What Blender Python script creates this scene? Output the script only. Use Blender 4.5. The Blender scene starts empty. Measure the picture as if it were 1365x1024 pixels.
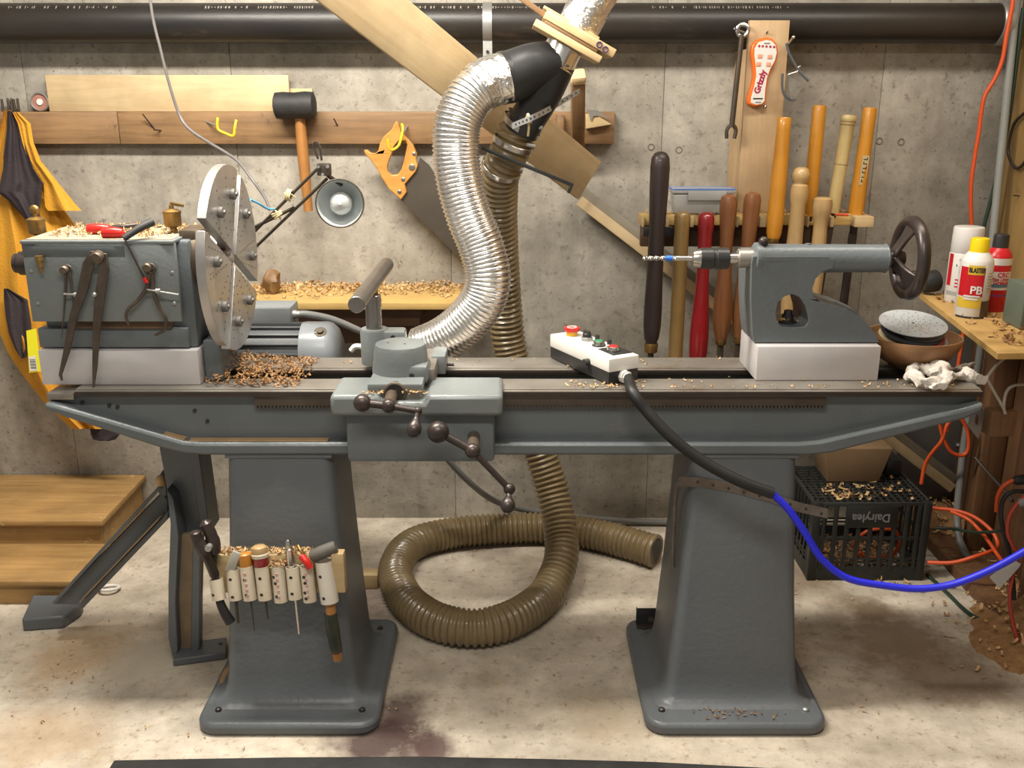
import bpy, bmesh, math, random
from mathutils import Vector, Matrix, noise as mnoise
from mathutils.geometry import tessellate_polygon

random.seed(7)
S = bpy.context.scene
COL = S.collection
V = Vector

# ------------------------------------------------------------ camera, light
CAM_H = 1.55
PITCH = math.radians(17.0)
FPX = 1300.0
cam_d = bpy.data.cameras.new('camera')
cam = bpy.data.objects.new('camera', cam_d)
COL.objects.link(cam)
cam.location = (0, 0, CAM_H)
cam.rotation_euler = (math.radians(90) - PITCH, 0, 0)
cam_d.sensor_fit = 'HORIZONTAL'
cam_d.sensor_width = 36
cam_d.lens = FPX / 1365 * 36
cam_d.clip_start = 0.05
S.camera = cam

world = bpy.data.worlds.new('world')
S.world = world
world.use_nodes = True
bg = world.node_tree.nodes['Background']
bg.inputs[0].default_value = (1.0, 0.95, 0.88, 1)
bg.inputs[1].default_value = 0.22

def area(name, loc, size, energy, color, target=None):
    d = bpy.data.lights.new(name, 'AREA')
    d.shape = 'RECTANGLE'
    d.size, d.size_y = size
    d.energy = energy
    d.color = color
    o = bpy.data.objects.new(name, d)
    COL.objects.link(o)
    o.location = loc
    if target:
        o.rotation_euler = (V(target) - V(loc)).to_track_quat('-Z', 'Y').to_euler()
    return o
# ceiling fluorescent fixtures of the workshop, plus an added fill on the right
area('overhead_area_light', (-0.70, 2.30, 2.40), (1.2, 0.16), 58, (1.0, 0.94, 0.84))
area('overhead_area_light', (-0.2, 0.9, 2.42), (1.2, 0.16), 24, (1.0, 0.94, 0.84))
area('overhead_area_light', (0.85, 2.42, 2.40), (1.2, 0.16), 12, (1.0, 0.94, 0.84))  # no known fixture here: extra light added to brighten the right wall

vs = S.view_settings
vs.view_transform = 'Standard'
vs.look = 'None'
vs.gamma = 1
vs.use_curve_mapping = False
vs.exposure = 0.55

# ------------------------------------------------------------ pixel -> place
CP, SP = math.cos(PITCH), math.sin(PITCH)
def _ray(x, y):
    a = (x - 682.5) / FPX
    b = (512 - y) / FPX
    return V((a, CP + b * SP, -SP + b * CP))
def pY(x, y, Y):
    r = _ray(x, y)
    return V((0, 0, CAM_H)) + r * (Y / r.y)
def pZ(x, y, Z):
    r = _ray(x, y)
    return V((0, 0, CAM_H)) + r * ((Z - CAM_H) / r.z)
def pX(x, y, X):
    r = _ray(x, y)
    return V((0, 0, CAM_H)) + r * (X / r.x)
def dep(p):
    return p[1] * CP + (CAM_H - p[2]) * SP
def m(px, p):
    return px * dep(p) / FPX

# ------------------------------------------------------------ materials
def _nt(name):
    mt = bpy.data.materials.new(name)
    mt.use_nodes = True
    nt = mt.node_tree
    b = nt.nodes['Principled BSDF']
    return mt, nt, b
def _n(nt, t, **kw):
    n = nt.nodes.new(t)
    for k, v in kw.items():
        setattr(n, k, v)
    return n
def ramp(nt, fac, stops):
    r = _n(nt, 'ShaderNodeValToRGB')
    el = r.color_ramp.elements
    while len(el) < len(stops):
        el.new(0.5)
    for e, (p, c) in zip(el, stops):
        e.position = p
        e.color = (c[0], c[1], c[2], 1) if not isinstance(c, (int, float)) else (c, c, c, 1)
    nt.links.new(fac, r.inputs[0])
    return r.outputs[0]
def mixc(nt, fac, a, b, mode='MIX'):
    x = _n(nt, 'ShaderNodeMix', data_type='RGBA', blend_type=mode)
    for s, v in ((0, fac), (6, a), (7, b)):
        if hasattr(v, 'is_linked') or hasattr(v, 'links'):
            nt.links.new(v, x.inputs[s])
        elif isinstance(v, (int, float)):
            x.inputs[s].default_value = v
        else:
            x.inputs[s].default_value = (v[0], v[1], v[2], 1)
    return x.outputs[2]
def coords(nt, kind='Object', scale=(1, 1, 1), rot=(0, 0, 0)):
    if kind == 'World':
        src = _n(nt, 'ShaderNodeNewGeometry').outputs['Position']
    else:
        src = _n(nt, 'ShaderNodeTexCoord').outputs[kind]
    mp = _n(nt, 'ShaderNodeMapping')
    mp.inputs['Scale'].default_value = scale
    mp.inputs['Rotation'].default_value = rot
    nt.links.new(src, mp.inputs[0])
    return mp.outputs[0]
def noise(nt, co, scale, detail=5, rough=0.55, dist=0):
    n = _n(nt, 'ShaderNodeTexNoise')
    n.inputs['Scale'].default_value = scale
    n.inputs['Detail'].default_value = detail
    n.inputs['Roughness'].default_value = rough
    n.inputs['Distortion'].default_value = dist
    nt.links.new(co, n.inputs['Vector'])
    return n.outputs[0]
def bump(nt, b, h, strength, dist=0.01):
    bp = _n(nt, 'ShaderNodeBump')
    bp.inputs['Strength'].default_value = strength
    bp.inputs['Distance'].default_value = dist
    nt.links.new(h, bp.inputs['Height'])
    nt.links.new(bp.outputs[0], b.inputs['Normal'])

def mat(name, c1, c2=None, scale=14, rough=0.5, metal=0.0, bmp=0.0, bscale=60, kind='Object', sc=(1, 1, 1),
        lo=0.35, hi=0.65, wear=None, wlo=0.6, whi=0.68, wscale=9, emit=0, trans=0, ior=1.45, alpha=1, coat=0):
    mt, nt, b = _nt(name)
    co = coords(nt, kind, sc)
    if c2 is None:
        c2 = tuple(x * 0.85 for x in c1)
    c = ramp(nt, noise(nt, co, scale), [(lo, c1), (hi, c2)])
    if wear:
        w = ramp(nt, noise(nt, co, wscale, 8, 0.7), [(wlo, 0.0), (whi, 1.0)])
        c = mixc(nt, w, c, wear)
    nt.links.new(c, b.inputs['Base Color'])
    b.inputs['Roughness'].default_value = rough
    b.inputs['Metallic'].default_value = metal
    b.inputs['Transmission Weight'].default_value = trans
    b.inputs['IOR'].default_value = ior
    b.inputs['Alpha'].default_value = alpha
    b.inputs['Coat Weight'].default_value = coat
    if bmp:
        bump(nt, b, noise(nt, co, bscale, 4), bmp)
    return mt

def wood(name, c1, c2, axis=0, rough=0.6, g=1.0, knots=None, kind='Object', coat=0):
    mt, nt, b = _nt(name)
    sc = [26 * g, 26 * g, 26 * g]
    sc[axis] = 1.6 * g
    co = coords(nt, kind, tuple(sc))
    f = noise(nt, co, 1.0, 8, 0.68, 1.4)
    c = ramp(nt, f, [(0.36, c1), (0.64, c2)])
    co2 = coords(nt, kind)
    big = ramp(nt, noise(nt, co2, 5, 4), [(0.35, 0.72), (0.7, 1.0)])
    c = mixc(nt, 1.0, c, big, 'MULTIPLY')
    if knots:
        k = ramp(nt, noise(nt, co2, 17, 6, 0.7), [(0.64, 0.0), (0.7, 1.0)])
        c = mixc(nt, k, c, knots)
    nt.links.new(c, b.inputs['Base Color'])
    b.inputs['Roughness'].default_value = rough
    b.inputs['Coat Weight'].default_value = coat
    bump(nt, b, f, 0.12, 0.004)
    return mt

def concrete(name, a, bb, dark, rust, sx, extra=None):
    mt, nt, b = _nt(name)
    co = coords(nt, 'World')
    c = ramp(nt, noise(nt, co, 2.6, 9, 0.66), [(0.36, a), (0.64, bb)])
    mid = ramp(nt, noise(nt, co, 11, 7, 0.7), [(0.38, 0.82), (0.62, 1.06)])
    c = mixc(nt, 1.0, c, mid, 'MULTIPLY')
    streak = ramp(nt, noise(nt, coords(nt, 'World', sx), 2.0, 6, 0.6), [(0.35, 0.88), (0.65, 1.03)])
    c = mixc(nt, 1.0, c, streak, 'MULTIPLY')
    pock = ramp(nt, noise(nt, co, 34, 8, 0.72), [(0.55, 0.0), (0.66, 0.75)])
    c = mixc(nt, pock, c, dark)
    pits = ramp(nt, noise(nt, co, 95, 3, 0.6), [(0.66, 0.0), (0.72, 0.9)])
    c = mixc(nt, pits, c, tuple(x * 0.5 for x in dark))
    ru = ramp(nt, noise(nt, co, 4.3, 8, 0.68), [(0.6, 0.0), (0.75, 0.6)])
    c = mixc(nt, ru, c, rust)
    if extra:
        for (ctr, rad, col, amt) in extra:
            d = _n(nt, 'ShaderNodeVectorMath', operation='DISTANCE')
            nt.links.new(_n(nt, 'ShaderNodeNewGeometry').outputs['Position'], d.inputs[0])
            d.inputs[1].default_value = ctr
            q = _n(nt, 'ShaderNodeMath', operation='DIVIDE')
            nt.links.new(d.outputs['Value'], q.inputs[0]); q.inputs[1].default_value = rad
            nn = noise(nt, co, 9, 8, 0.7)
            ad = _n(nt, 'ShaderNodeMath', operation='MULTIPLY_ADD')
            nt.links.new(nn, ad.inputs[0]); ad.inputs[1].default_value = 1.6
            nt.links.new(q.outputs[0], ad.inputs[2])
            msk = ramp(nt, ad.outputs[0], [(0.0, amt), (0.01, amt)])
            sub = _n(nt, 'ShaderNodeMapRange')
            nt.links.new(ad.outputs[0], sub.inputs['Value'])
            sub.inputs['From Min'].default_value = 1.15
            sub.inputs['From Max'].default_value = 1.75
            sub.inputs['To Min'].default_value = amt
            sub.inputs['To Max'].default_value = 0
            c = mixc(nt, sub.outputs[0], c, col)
    nt.links.new(c, b.inputs['Base Color'])
    b.inputs['Roughness'].default_value = 0.82
    bump(nt, b, noise(nt, co, 40, 8, 0.7), 0.25, 0.01)
    return mt

M = {}
M['wall'] = concrete('wall_concrete', (0.43, 0.395, 0.335), (0.28, 0.255, 0.21), (0.155, 0.135, 0.105), (0.22, 0.17, 0.11), (9, 9, 0.7))
st = pZ(540, 950, 0)
st2 = pZ(505, 990, 0)
st3 = pZ(1165, 815, 0)
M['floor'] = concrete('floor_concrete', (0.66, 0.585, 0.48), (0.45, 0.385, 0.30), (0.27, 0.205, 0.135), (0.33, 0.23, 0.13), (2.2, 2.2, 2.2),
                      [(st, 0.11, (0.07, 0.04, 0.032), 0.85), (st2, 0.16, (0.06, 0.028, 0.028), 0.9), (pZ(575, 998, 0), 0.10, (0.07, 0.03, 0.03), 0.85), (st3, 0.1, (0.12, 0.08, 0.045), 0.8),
                       (pZ(1190, 850, 0), 0.26, (0.17, 0.115, 0.065), 0.8), (pZ(1260, 900, 0), 0.24, (0.20, 0.14, 0.085), 0.7), (pZ(1060, 770, 0), 0.2, (0.19, 0.13, 0.075), 0.7), (pZ(110, 870, 0), 0.22, (0.42, 0.27, 0.13), 0.6), (pZ(60, 980, 0), 0.2, (0.40, 0.27, 0.15), 0.5), (pZ(800, 960, 0), 0.16, (0.42, 0.33, 0.22), 0.5), (pZ(650, 905, 0), 0.07, (0.30, 0.24, 0.16), 0.6), (pZ(470, 800, 0), 0.2, (0.10, 0.055, 0.045), 0.7), (pZ(200, 880, 0), 0.16, (0.50, 0.45, 0.36), 0.7)])  # brown right-hand patches mix sawdust dirt with painted-in shade
DUST = (0.36, 0.22, 0.10)
M['paint'] = mat('grey_machine_paint', (0.125, 0.142, 0.15), (0.105, 0.120, 0.128), 5, 0.34, bmp=0.10, bscale=90, wear=(0.20, 0.165, 0.12), wlo=0.63, whi=0.80, wscale=6)
M['paint_light'] = mat('pale_grey_machine_paint', (0.17, 0.19, 0.19), (0.15, 0.165, 0.165), 5, 0.33, bmp=0.08, bscale=90, wear=(0.24, 0.20, 0.14), wlo=0.66, whi=0.8, wscale=7)
M['ped'] = mat('pedestal_paint', (0.118, 0.130, 0.140), (0.10, 0.110, 0.12), 3, 0.38, bmp=0.12, bscale=70, wear=(0.21, 0.16, 0.11), wlo=0.66, whi=0.82, wscale=5)
M['steel'] = mat('ground_steel', (0.36, 0.335, 0.30), (0.27, 0.245, 0.21), 7, 0.42, 0.7, 0.03, 80, wear=(0.19, 0.125, 0.075), wlo=0.6, whi=0.75, wscale=4)
M['dark_steel'] = mat('dark_steel', (0.07, 0.06, 0.05), (0.11, 0.085, 0.06), 12, 0.5, 0.7, 0.05)
M['bright_steel'] = mat('bright_steel', (0.62, 0.60, 0.57), (0.5, 0.48, 0.45), 10, 0.27, 1.0)
M['alu_block'] = mat('milled_aluminium', (0.60, 0.575, 0.575), (0.52, 0.50, 0.505), 5, 0.42, 0.3, 0.03, 120)
M['alu'] = mat('brushed_aluminium', (0.50, 0.485, 0.47), (0.36, 0.35, 0.34), 7, 0.36, 0.85, 0.04, 90)
M['foil'] = mat('foil_duct', (0.86, 0.85, 0.83), (0.74, 0.73, 0.71), 7, 0.21, 0.95)
M['foil_tape'] = mat('crinkled_foil_tape', (0.86, 0.85, 0.82), (0.7, 0.69, 0.66), 10, 0.22, 0.95, 0.9, 45, wear=(0.6, 0.08, 0.06), wlo=0.69, whi=0.72, wscale=14)
M['iron'] = mat('brown_black_iron', (0.055, 0.042, 0.038), (0.035, 0.027, 0.025), 12, 0.33, 0.35, 0.05, 100, wear=(0.13, 0.085, 0.06), wlo=0.62, whi=0.75)
M['black'] = mat('black_plastic', (0.018, 0.018, 0.019), (0.028, 0.028, 0.028), 9, 0.38)
M['black_rubber'] = mat('black_rubber', (0.013, 0.013, 0.013), (0.026, 0.025, 0.024), 9, 0.62, bmp=0.1)
M['pipe'] = mat('black_drain_pipe', (0.012, 0.011, 0.011), (0.026, 0.021, 0.017), 5, 0.4, bmp=0.05, sc=(0.4, 1, 1), wear=(0.085, 0.06, 0.04), wlo=0.60, whi=0.8)
M['white'] = mat('white_plastic', (0.72, 0.70, 0.66), (0.66, 0.64, 0.60), 6, 0.4)
M['print'] = mat('white_print', (0.22, 0.20, 0.17), None, 5, 0.6)
M['pvc'] = mat('cream_pvc', (0.64, 0.57, 0.44), (0.56, 0.48, 0.36), 12, 0.42)
M['red'] = mat('red_plastic', (0.55, 0.02, 0.015), (0.45, 0.015, 0.012), 8, 0.3)
M['brass'] = mat('old_brass', (0.36, 0.22, 0.07), (0.20, 0.12, 0.045), 20, 0.38, 0.8)
M['hose'] = mat('dusty_ribbed_hose', (0.225, 0.165, 0.085), (0.17, 0.122, 0.06), 6, 0.34, bmp=0.05, coat=0.25)
M['pine'] = wood('pale_pine', (0.66, 0.50, 0.27), (0.55, 0.38, 0.18), 0)
M['ply'] = wood('plywood', (0.62, 0.47, 0.27), (0.53, 0.38, 0.20), 0, g=0.7)
M['ply_z'] = wood('plywood_upright', (0.62, 0.43, 0.24), (0.53, 0.355, 0.19), 2, g=0.7)
M['ledger'] = wood('weathered_stud', (0.31, 0.18, 0.08), (0.19, 0.105, 0.047), 0, knots=(0.13, 0.07, 0.03))
M['brown'] = wood('brown_lumber', (0.21, 0.105, 0.045), (0.13, 0.062, 0.027), 2, knots=(0.06, 0.03, 0.015))
M['brown_x'] = wood('brown_board', (0.13, 0.062, 0.030), (0.08, 0.04, 0.022), 0)
M['step'] = wood('dusty_step_wood', (0.44, 0.265, 0.095), (0.32, 0.18, 0.06), 0, knots=(0.56, 0.42, 0.24))
M['yshelf'] = wood('yellow_pine_shelf', (0.62, 0.42, 0.15), (0.54, 0.34, 0.11), 0)
M['yshelf_y'] = wood('yellow_pine_shelf_lengthwise', (0.58, 0.37, 0.13), (0.48, 0.29, 0.09), 1, knots=(0.30, 0.16, 0.06))
M['shav'] = mat('wood_shavings', (0.62, 0.42, 0.20), (0.38, 0.22, 0.10), 30, 0.75)
M['shav_dark'] = mat('sawdust', (0.36, 0.20, 0.085), (0.24, 0.125, 0.05), 30, 0.85, bmp=0.5, bscale=70)
M['orange_cord'] = mat('orange_cord', (0.70, 0.10, 0.025), (0.6, 0.08, 0.02), 5, 0.42)
M['grey_cable'] = mat('grey_cable', (0.20, 0.20, 0.19), (0.16, 0.16, 0.155), 5, 0.45)
M['galv'] = mat('galvanised_metal', (0.42, 0.42, 0.41), (0.34, 0.34, 0.33), 14, 0.4, 0.7)

# ------------------------------------------------------------ mesh building
class MB:
    def __init__(self):
        self.v, self.f = [], []
    def add(self, vs, fs, mx=None):
        o = len(self.v)
        self.v += [V(p) if mx is None else mx @ V(p) for p in vs]
        self.f += [tuple(i + o for i in f) for f in fs]
        return self
    def frombm(self, b, mx=None):
        b.verts.ensure_lookup_table(); b.verts.index_update()
        self.add([x.co.copy() for x in b.verts], [[x.index for x in f.verts] for f in b.faces], mx)
        b.free()
        return self
    def box(self, lo, hi, bev=0.0, mx=None, seg=2):
        lo, hi = V(lo), V(hi)
        b = bmesh.new()
        bmesh.ops.create_cube(b, size=1)
        c, s = (lo + hi) / 2, hi - lo
        for x in b.verts:
            x.co = V((x.co.x * s.x, x.co.y * s.y, x.co.z * s.z)) + c
        if bev > 0:
            bev = min(bev, 0.45 * min(abs(s.x), abs(s.y), abs(s.z)))
            bmesh.ops.bevel(b, geom=list(b.edges), offset=bev, segments=seg, profile=0.5, affect='EDGES')
        return self.frombm(b, mx)
    def frustum(self, lo, hi, bev=0.0):
        """lo, hi = (x0,x1,y0,y1,z) rectangles"""
        b = bmesh.new()
        q = []
        for (x0, x1, y0, y1, z) in (lo, hi):
            q.append([b.verts.new(p) for p in ((x0, y0, z), (x1, y0, z), (x1, y1, z), (x0, y1, z))])
        b.faces.new(q[0][::-1]); b.faces.new(q[1])
        for i in range(4):
            j = (i + 1) % 4
            b.faces.new((q[0][i], q[0][j], q[1][j], q[1][i]))
        if bev:
            bmesh.ops.bevel(b, geom=list(b.edges), offset=bev, segments=3, profile=0.5, affect='EDGES')
        return self.frombm(b)
    def rev(self, prof, A=(0, 0, 0), D=(0, 0, 1), seg=20, caps=True, mx=None):
        A, D = V(A), V(D).normalized()
        U = D.orthogonal().normalized(); W = D.cross(U)
        vs, fs = [], []
        for (t, r) in prof:
            for k in range(seg):
                a = 2 * math.pi * k / seg
                vs.append(A + D * t + (U * math.cos(a) + W * math.sin(a)) * max(r, 1e-5))
        n = len(prof)
        for i in range(n - 1):
            for k in range(seg):
                k2 = (k + 1) % seg
                fs.append((i * seg + k, i * seg + k2, (i + 1) * seg + k2, (i + 1) * seg + k))
        if caps:
            fs.append(tuple(range(seg))[::-1]); fs.append(tuple((n - 1) * seg + k for k in range(seg)))
        return self.add(vs, fs, mx)
    def cyl(self, A, B, r, r2=None, seg=20, bev=0.0):
        A, B = V(A), V(B)
        L = (B - A).length
        r2 = r if r2 is None else r2
        if bev:
            p = [(0, r - bev), (bev, r), (L - bev, r2), (L, r2 - bev)]
        else:
            p = [(0, r), (L, r2)]
        return self.rev(p, A, B - A, seg)
    def ball(self, C, r, seg=16, sc=(1, 1, 1)):
        n = seg // 2
        vs, fs = [], []
        C = V(C)
        for i in range(n + 1):
            t = math.pi * i / n
            for k in range(seg):
                a = 2 * math.pi * k / seg
                rr = r * max(math.sin(t), 1e-4)
                vs.append(C + V((rr * math.cos(a) * sc[0], rr * math.sin(a) * sc[1], r * math.cos(t) * sc[2])))
        for i in range(n):
            for k in range(seg):
                k2 = (k + 1) % seg
                fs.append((i * seg + k, (i + 1) * seg + k, (i + 1) * seg + k2, i * seg + k2))
        fs.append(tuple(range(seg))); fs.append(tuple(n * seg + k for k in range(seg))[::-1])
        return self.add(vs, fs)
    def tube(self, pts, r, seg=10, sub=8, closed=False, rad=None, flat=None):
        """smooth tube through pts; rad(s, i) overrides the radius; flat=(rx, ry) strap"""
        P = path(pts, sub) if sub > 1 else [V(p) for p in pts]
        T = [(P[min(i + 1, len(P) - 1)] - P[max(i - 1, 0)]).normalized() for i in range(len(P))]
        U = T[0].orthogonal().normalized()
        vs, fs = [], []
        s = 0
        for i, p in enumerate(P):
            if i:
                s += (P[i] - P[i - 1]).length
            U = (U - T[i] * U.dot(T[i])).normalized()
            W = T[i].cross(U)
            rr = rad(s, i) if rad else r
            for k in range(seg):
                a = 2 * math.pi * k / seg
                vs.append(p + (U * math.cos(a) + W * math.sin(a)) * rr)
        n = len(P)
        for i in range(n - 1):
            for k in range(seg):
                k2 = (k + 1) % seg
                fs.append((i * seg + k, i * seg + k2, (i + 1) * seg + k2, (i + 1) * seg + k))
        fs.append(tuple(range(seg))[::-1]); fs.append(tuple((n - 1) * seg + k for k in range(seg)))
        return self.add(vs, fs)
    def torus(self, C, D, R, r, seg=32, sg=10, arc=2 * math.pi, sx=1):
        D = V(D).normalized(); U = D.orthogonal().normalized(); W = D.cross(U); C = V(C)
        vs, fs = [], []
        for i in range(seg):
            a = arc * i / seg
            e = U * math.cos(a) + W * math.sin(a)
            for k in range(sg):
                b = 2 * math.pi * k / sg
                vs.append(C + e * (R + r * math.cos(b)) + D * r * sx * math.sin(b))
        for i in range(seg):
            j = (i + 1) % seg
            for k in range(sg):
                k2 = (k + 1) % sg
                fs.append((i * sg + k, j * sg + k, j * sg + k2, i * sg + k2))
        return self.add(vs, fs)
    def prism(self, loops, ext):
        """loops: outer then holes (3-D points, coplanar); ext: extrusion vector"""
        ext = V(ext)
        loops = [[V(p) for p in l] for l in loops]
        flat = [p for l in loops for p in l]
        n = len(flat)
        tris = tessellate_polygon(loops)
        fs = []
        for t in tris:
            a, b, c = (flat[i] for i in t)
            if (b - a).cross(c - a).dot(ext) > 0:
                t = (t[0], t[2], t[1])
            fs.append(tuple(t))
            fs.append((t[0] + n, t[2] + n, t[1] + n))
        o = 0
        for l in loops:
            k = len(l)
            for i in range(k):
                j = (i + 1) % k
                fs.append((o + i, o + j, o + j + n, o + i + n))
            o += k
        b = bmesh.new()
        bv = [b.verts.new(p) for p in flat + [p + ext for p in flat]]
        for f in fs:
            try:
                b.faces.new([bv[i] for i in f])
            except ValueError:
                pass
        bmesh.ops.recalc_face_normals(b, faces=list(b.faces))
        bmesh.ops.dissolve_limit(b, angle_limit=0.01, verts=list(b.verts), edges=list(b.edges)) if len(loops) == 1 else None
        return self.frombm(b)
    def sheet(self, rows, th):
        """rows: list of equal-length point lists; a skin with thickness th along +Y"""
        nr, nc = len(rows), len(rows[0])
        vs = [V(p) for r in rows for p in r]
        fs = []
        N = nr * nc
        vs2 = [p + V((0, th, 0)) for p in vs]
        for i in range(nr - 1):
            for j in range(nc - 1):
                a, b, c, d = i * nc + j, i * nc + j + 1, (i + 1) * nc + j + 1, (i + 1) * nc + j
                fs.append((a, b, c, d)); fs.append((a + N, d + N, c + N, b + N))
        edge = [(i, 0) for i in range(nr)] + [(nr - 1, j) for j in range(1, nc)] + [(i, nc - 1) for i in range(nr - 2, -1, -1)] + [(0, j) for j in range(nc - 2, 0, -1)]
        idx = [i * nc + j for i, j in edge]
        for k in range(len(idx)):
            a, b = idx[k], idx[(k + 1) % len(idx)]
            fs.append((a, b, b + N, a + N))
        return self.add(vs + vs2, fs)
    def build(self, name, material, parent=None, smooth=40, frame=None, bevel=0):
        me = bpy.data.meshes.new(name)
        vs = self.v
        if frame is None:
            lo = V([min(p[i] for p in vs) for i in range(3)])
            hi = V([max(p[i] for p in vs) for i in range(3)])
            c = V(((lo.x + hi.x) / 2, (lo.y + hi.y) / 2, lo.z))
            frame = Matrix.Translation(c)
            vs = [p - c for p in vs]
        me.from_pydata([tuple(p) for p in vs], [], self.f)
        me.validate(clean_customdata=False)
        b = bmesh.new(); b.from_mesh(me)
        bmesh.ops.recalc_face_normals(b, faces=list(b.faces))
        b.to_mesh(me); b.free()
        me.materials.append(M[material] if isinstance(material, str) else material)
        if smooth:
            for p in me.polygons:
                p.use_smooth = True
            me.set_sharp_from_angle(angle=math.radians(smooth))
        o = bpy.data.objects.new(name, me)
        COL.objects.link(o)
        WM[o] = frame.copy()
        if parent:
            o.parent = parent
            o.matrix_local = WM[parent].inverted() @ frame
        else:
            o.matrix_local = frame
        if bevel:
            md = o.modifiers.new('bevel', 'BEVEL')
            md.width = bevel; md.segments = 2; md.limit_method = 'ANGLE'; md.angle_limit = math.radians(35)
        return o
WM = {}

def path(pts, sub=8):
    P = [V(p) for p in pts]
    if len(P) < 3:
        return [P[0].lerp(P[-1], i / sub) for i in range(sub + 1)]
    Q = [P[0] * 2 - P[1]] + P + [P[-1] * 2 - P[-2]]
    out = []
    for i in range(1, len(Q) - 2):
        a, b, c, d = Q[i - 1], Q[i], Q[i + 1], Q[i + 2]
        for k in range(sub):
            t = k / sub
            out.append(0.5 * ((2 * b) + (c - a) * t + (2 * a - 5 * b + 4 * c - d) * t * t + (3 * b - a - 3 * c + d) * t ** 3))
    out.append(P[-1])
    return out
def resample(P, step):
    out = [P[0].copy()]
    acc = 0
    for i in range(1, len(P)):
        a, b = P[i - 1], P[i]
        L = (b - a).length
        pos = step - acc
        while pos <= L:
            out.append(a.lerp(b, pos / L)); pos += step
        acc = (acc + L) % step
    return out

def tag(o, label, cat, group=None, kind=None):
    o['label'] = label
    o['category'] = cat
    if group: o['group'] = group
    if kind: o['kind'] = kind
    return o
def struct(o, label=None, cat=None):
    o['kind'] = 'structure'
    if label: o['label'] = label
    if cat: o['category'] = cat
    return o
def stuff(o):
    o['kind'] = 'stuff'
    return o
def thing(name, loc, label, cat, group=None):
    o = bpy.data.objects.new(name, None)
    COL.objects.link(o)
    o.empty_display_size = 0.05
    o.location = V(loc)
    WM[o] = Matrix.Translation(V(loc))
    return tag(o, label, cat, group)
def axes(origin, X, Zhint):
    """frame with local X along X, local Z near Zhint"""
    X = V(X).normalized()
    Y = V(Zhint).cross(X).normalized()
    Z = X.cross(Y)
    return Matrix(((X.x, Y.x, Z.x, origin[0]), (X.y, Y.y, Z.y, origin[1]), (X.z, Y.z, Z.z, origin[2]), (0, 0, 0, 1)))
def text_bm(s, size, bold=0.0):
    c = bpy.data.curves.new('lettering', 'FONT')
    c.body = s; c.size = size; c.align_x = 'CENTER'; c.align_y = 'CENTER'; c.offset = bold
    c.resolution_u = 3
    o = bpy.data.objects.new('lettering', c)
    COL.objects.link(o)
    dg = bpy.context.evaluated_depsgraph_get()
    me = bpy.data.meshes.new_from_object(o.evaluated_get(dg))
    vs = [v.co.copy() for v in me.vertices]; fs = [tuple(p.vertices) for p in me.polygons]
    bpy.data.objects.remove(o); bpy.data.curves.remove(c); bpy.data.meshes.remove(me)
    return vs, fs
def text(s, size, frame, material, parent, name='lettering', bold=0.0, sx=1.0):
    """flat print lying in the frame's XY plane"""
    vs, fs = text_bm(s, size, bold)
    b = MB(); b.add([V((p.x * sx, p.y, 0)) for p in vs], fs)
    return b.build(name, material, parent, smooth=0, frame=frame)
def text_round(s, size, C, R, ang0, z, material, parent, name='lettering', bold=0.0, sx=1.0):
    """print wrapped on an upright cylinder (axis at C), centred at angle ang0 (0 faces -Y)"""
    vs, fs = text_bm(s, size, bold)
    b = MB()
    q = []
    for p in vs:
        a = ang0 + p.x * sx / R
        q.append(V((C[0] + R * math.sin(a), C[1] - R * math.cos(a), C[2] + z + p.y)))
    b.add(q, fs)
    return b.build(name, material, parent, smooth=0)
def band(C, R, a0, a1, z0, z1, material, parent, name, n=14):
    """a printed panel on an upright cylinder"""
    b = MB()
    vs, fs = [], []
    for i in range(n + 1):
        a = a0 + (a1 - a0) * i / n
        for z in (z0, z1):
            vs.append((C[0] + R * math.sin(a), C[1] - R * math.cos(a), C[2] + z))
    for i in range(n):
        fs.append((2 * i, 2 * i + 2, 2 * i + 3, 2 * i + 1))
    return b.add(vs, fs).build(name, material, parent)
def box(name, lo, hi, material, parent=None, bev=0.002):
    return MB().box(lo, hi, bev).build(name, material, parent)
def chips(name, pts, label, material='shav', size=0.016, rnd=None, parent=None):
    """thin curled shavings lying at the given points: one uncountable heap"""
    rn = rnd or random.Random(len(pts))
    b = MB()
    for p in pts:
        L = size * rn.uniform(0.5, 1.5); w = size * rn.uniform(0.15, 0.4)
        curl = rn.uniform(0.5, 4.5)
        mx = Matrix.Translation(V(p)) @ Matrix.Rotation(rn.uniform(0, 6.28), 4, 'Z') @ Matrix.Rotation(rn.uniform(-0.7, 0.7), 4, 'X') @ Matrix.Rotation(rn.uniform(-0.5, 0.5), 4, 'Y')
        vs, fs = [], []
        n = 4
        R = L / curl
        for i in range(n + 1):
            a = -curl / 2 + curl * i / n
            for s in (-1, 1):
                vs.append((R * math.sin(a), s * w / 2, R * (1 - math.cos(a))))
        for i in range(n):
            fs.append((2 * i, 2 * i + 2, 2 * i + 3, 2 * i + 1))
        b.add(vs, fs, mx)
    o = b.build(name, material, parent, smooth=0)
    if parent is None:
        tag(o, label, 'shavings', kind='stuff')
    else:
        stuff(o)
    return o
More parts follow.
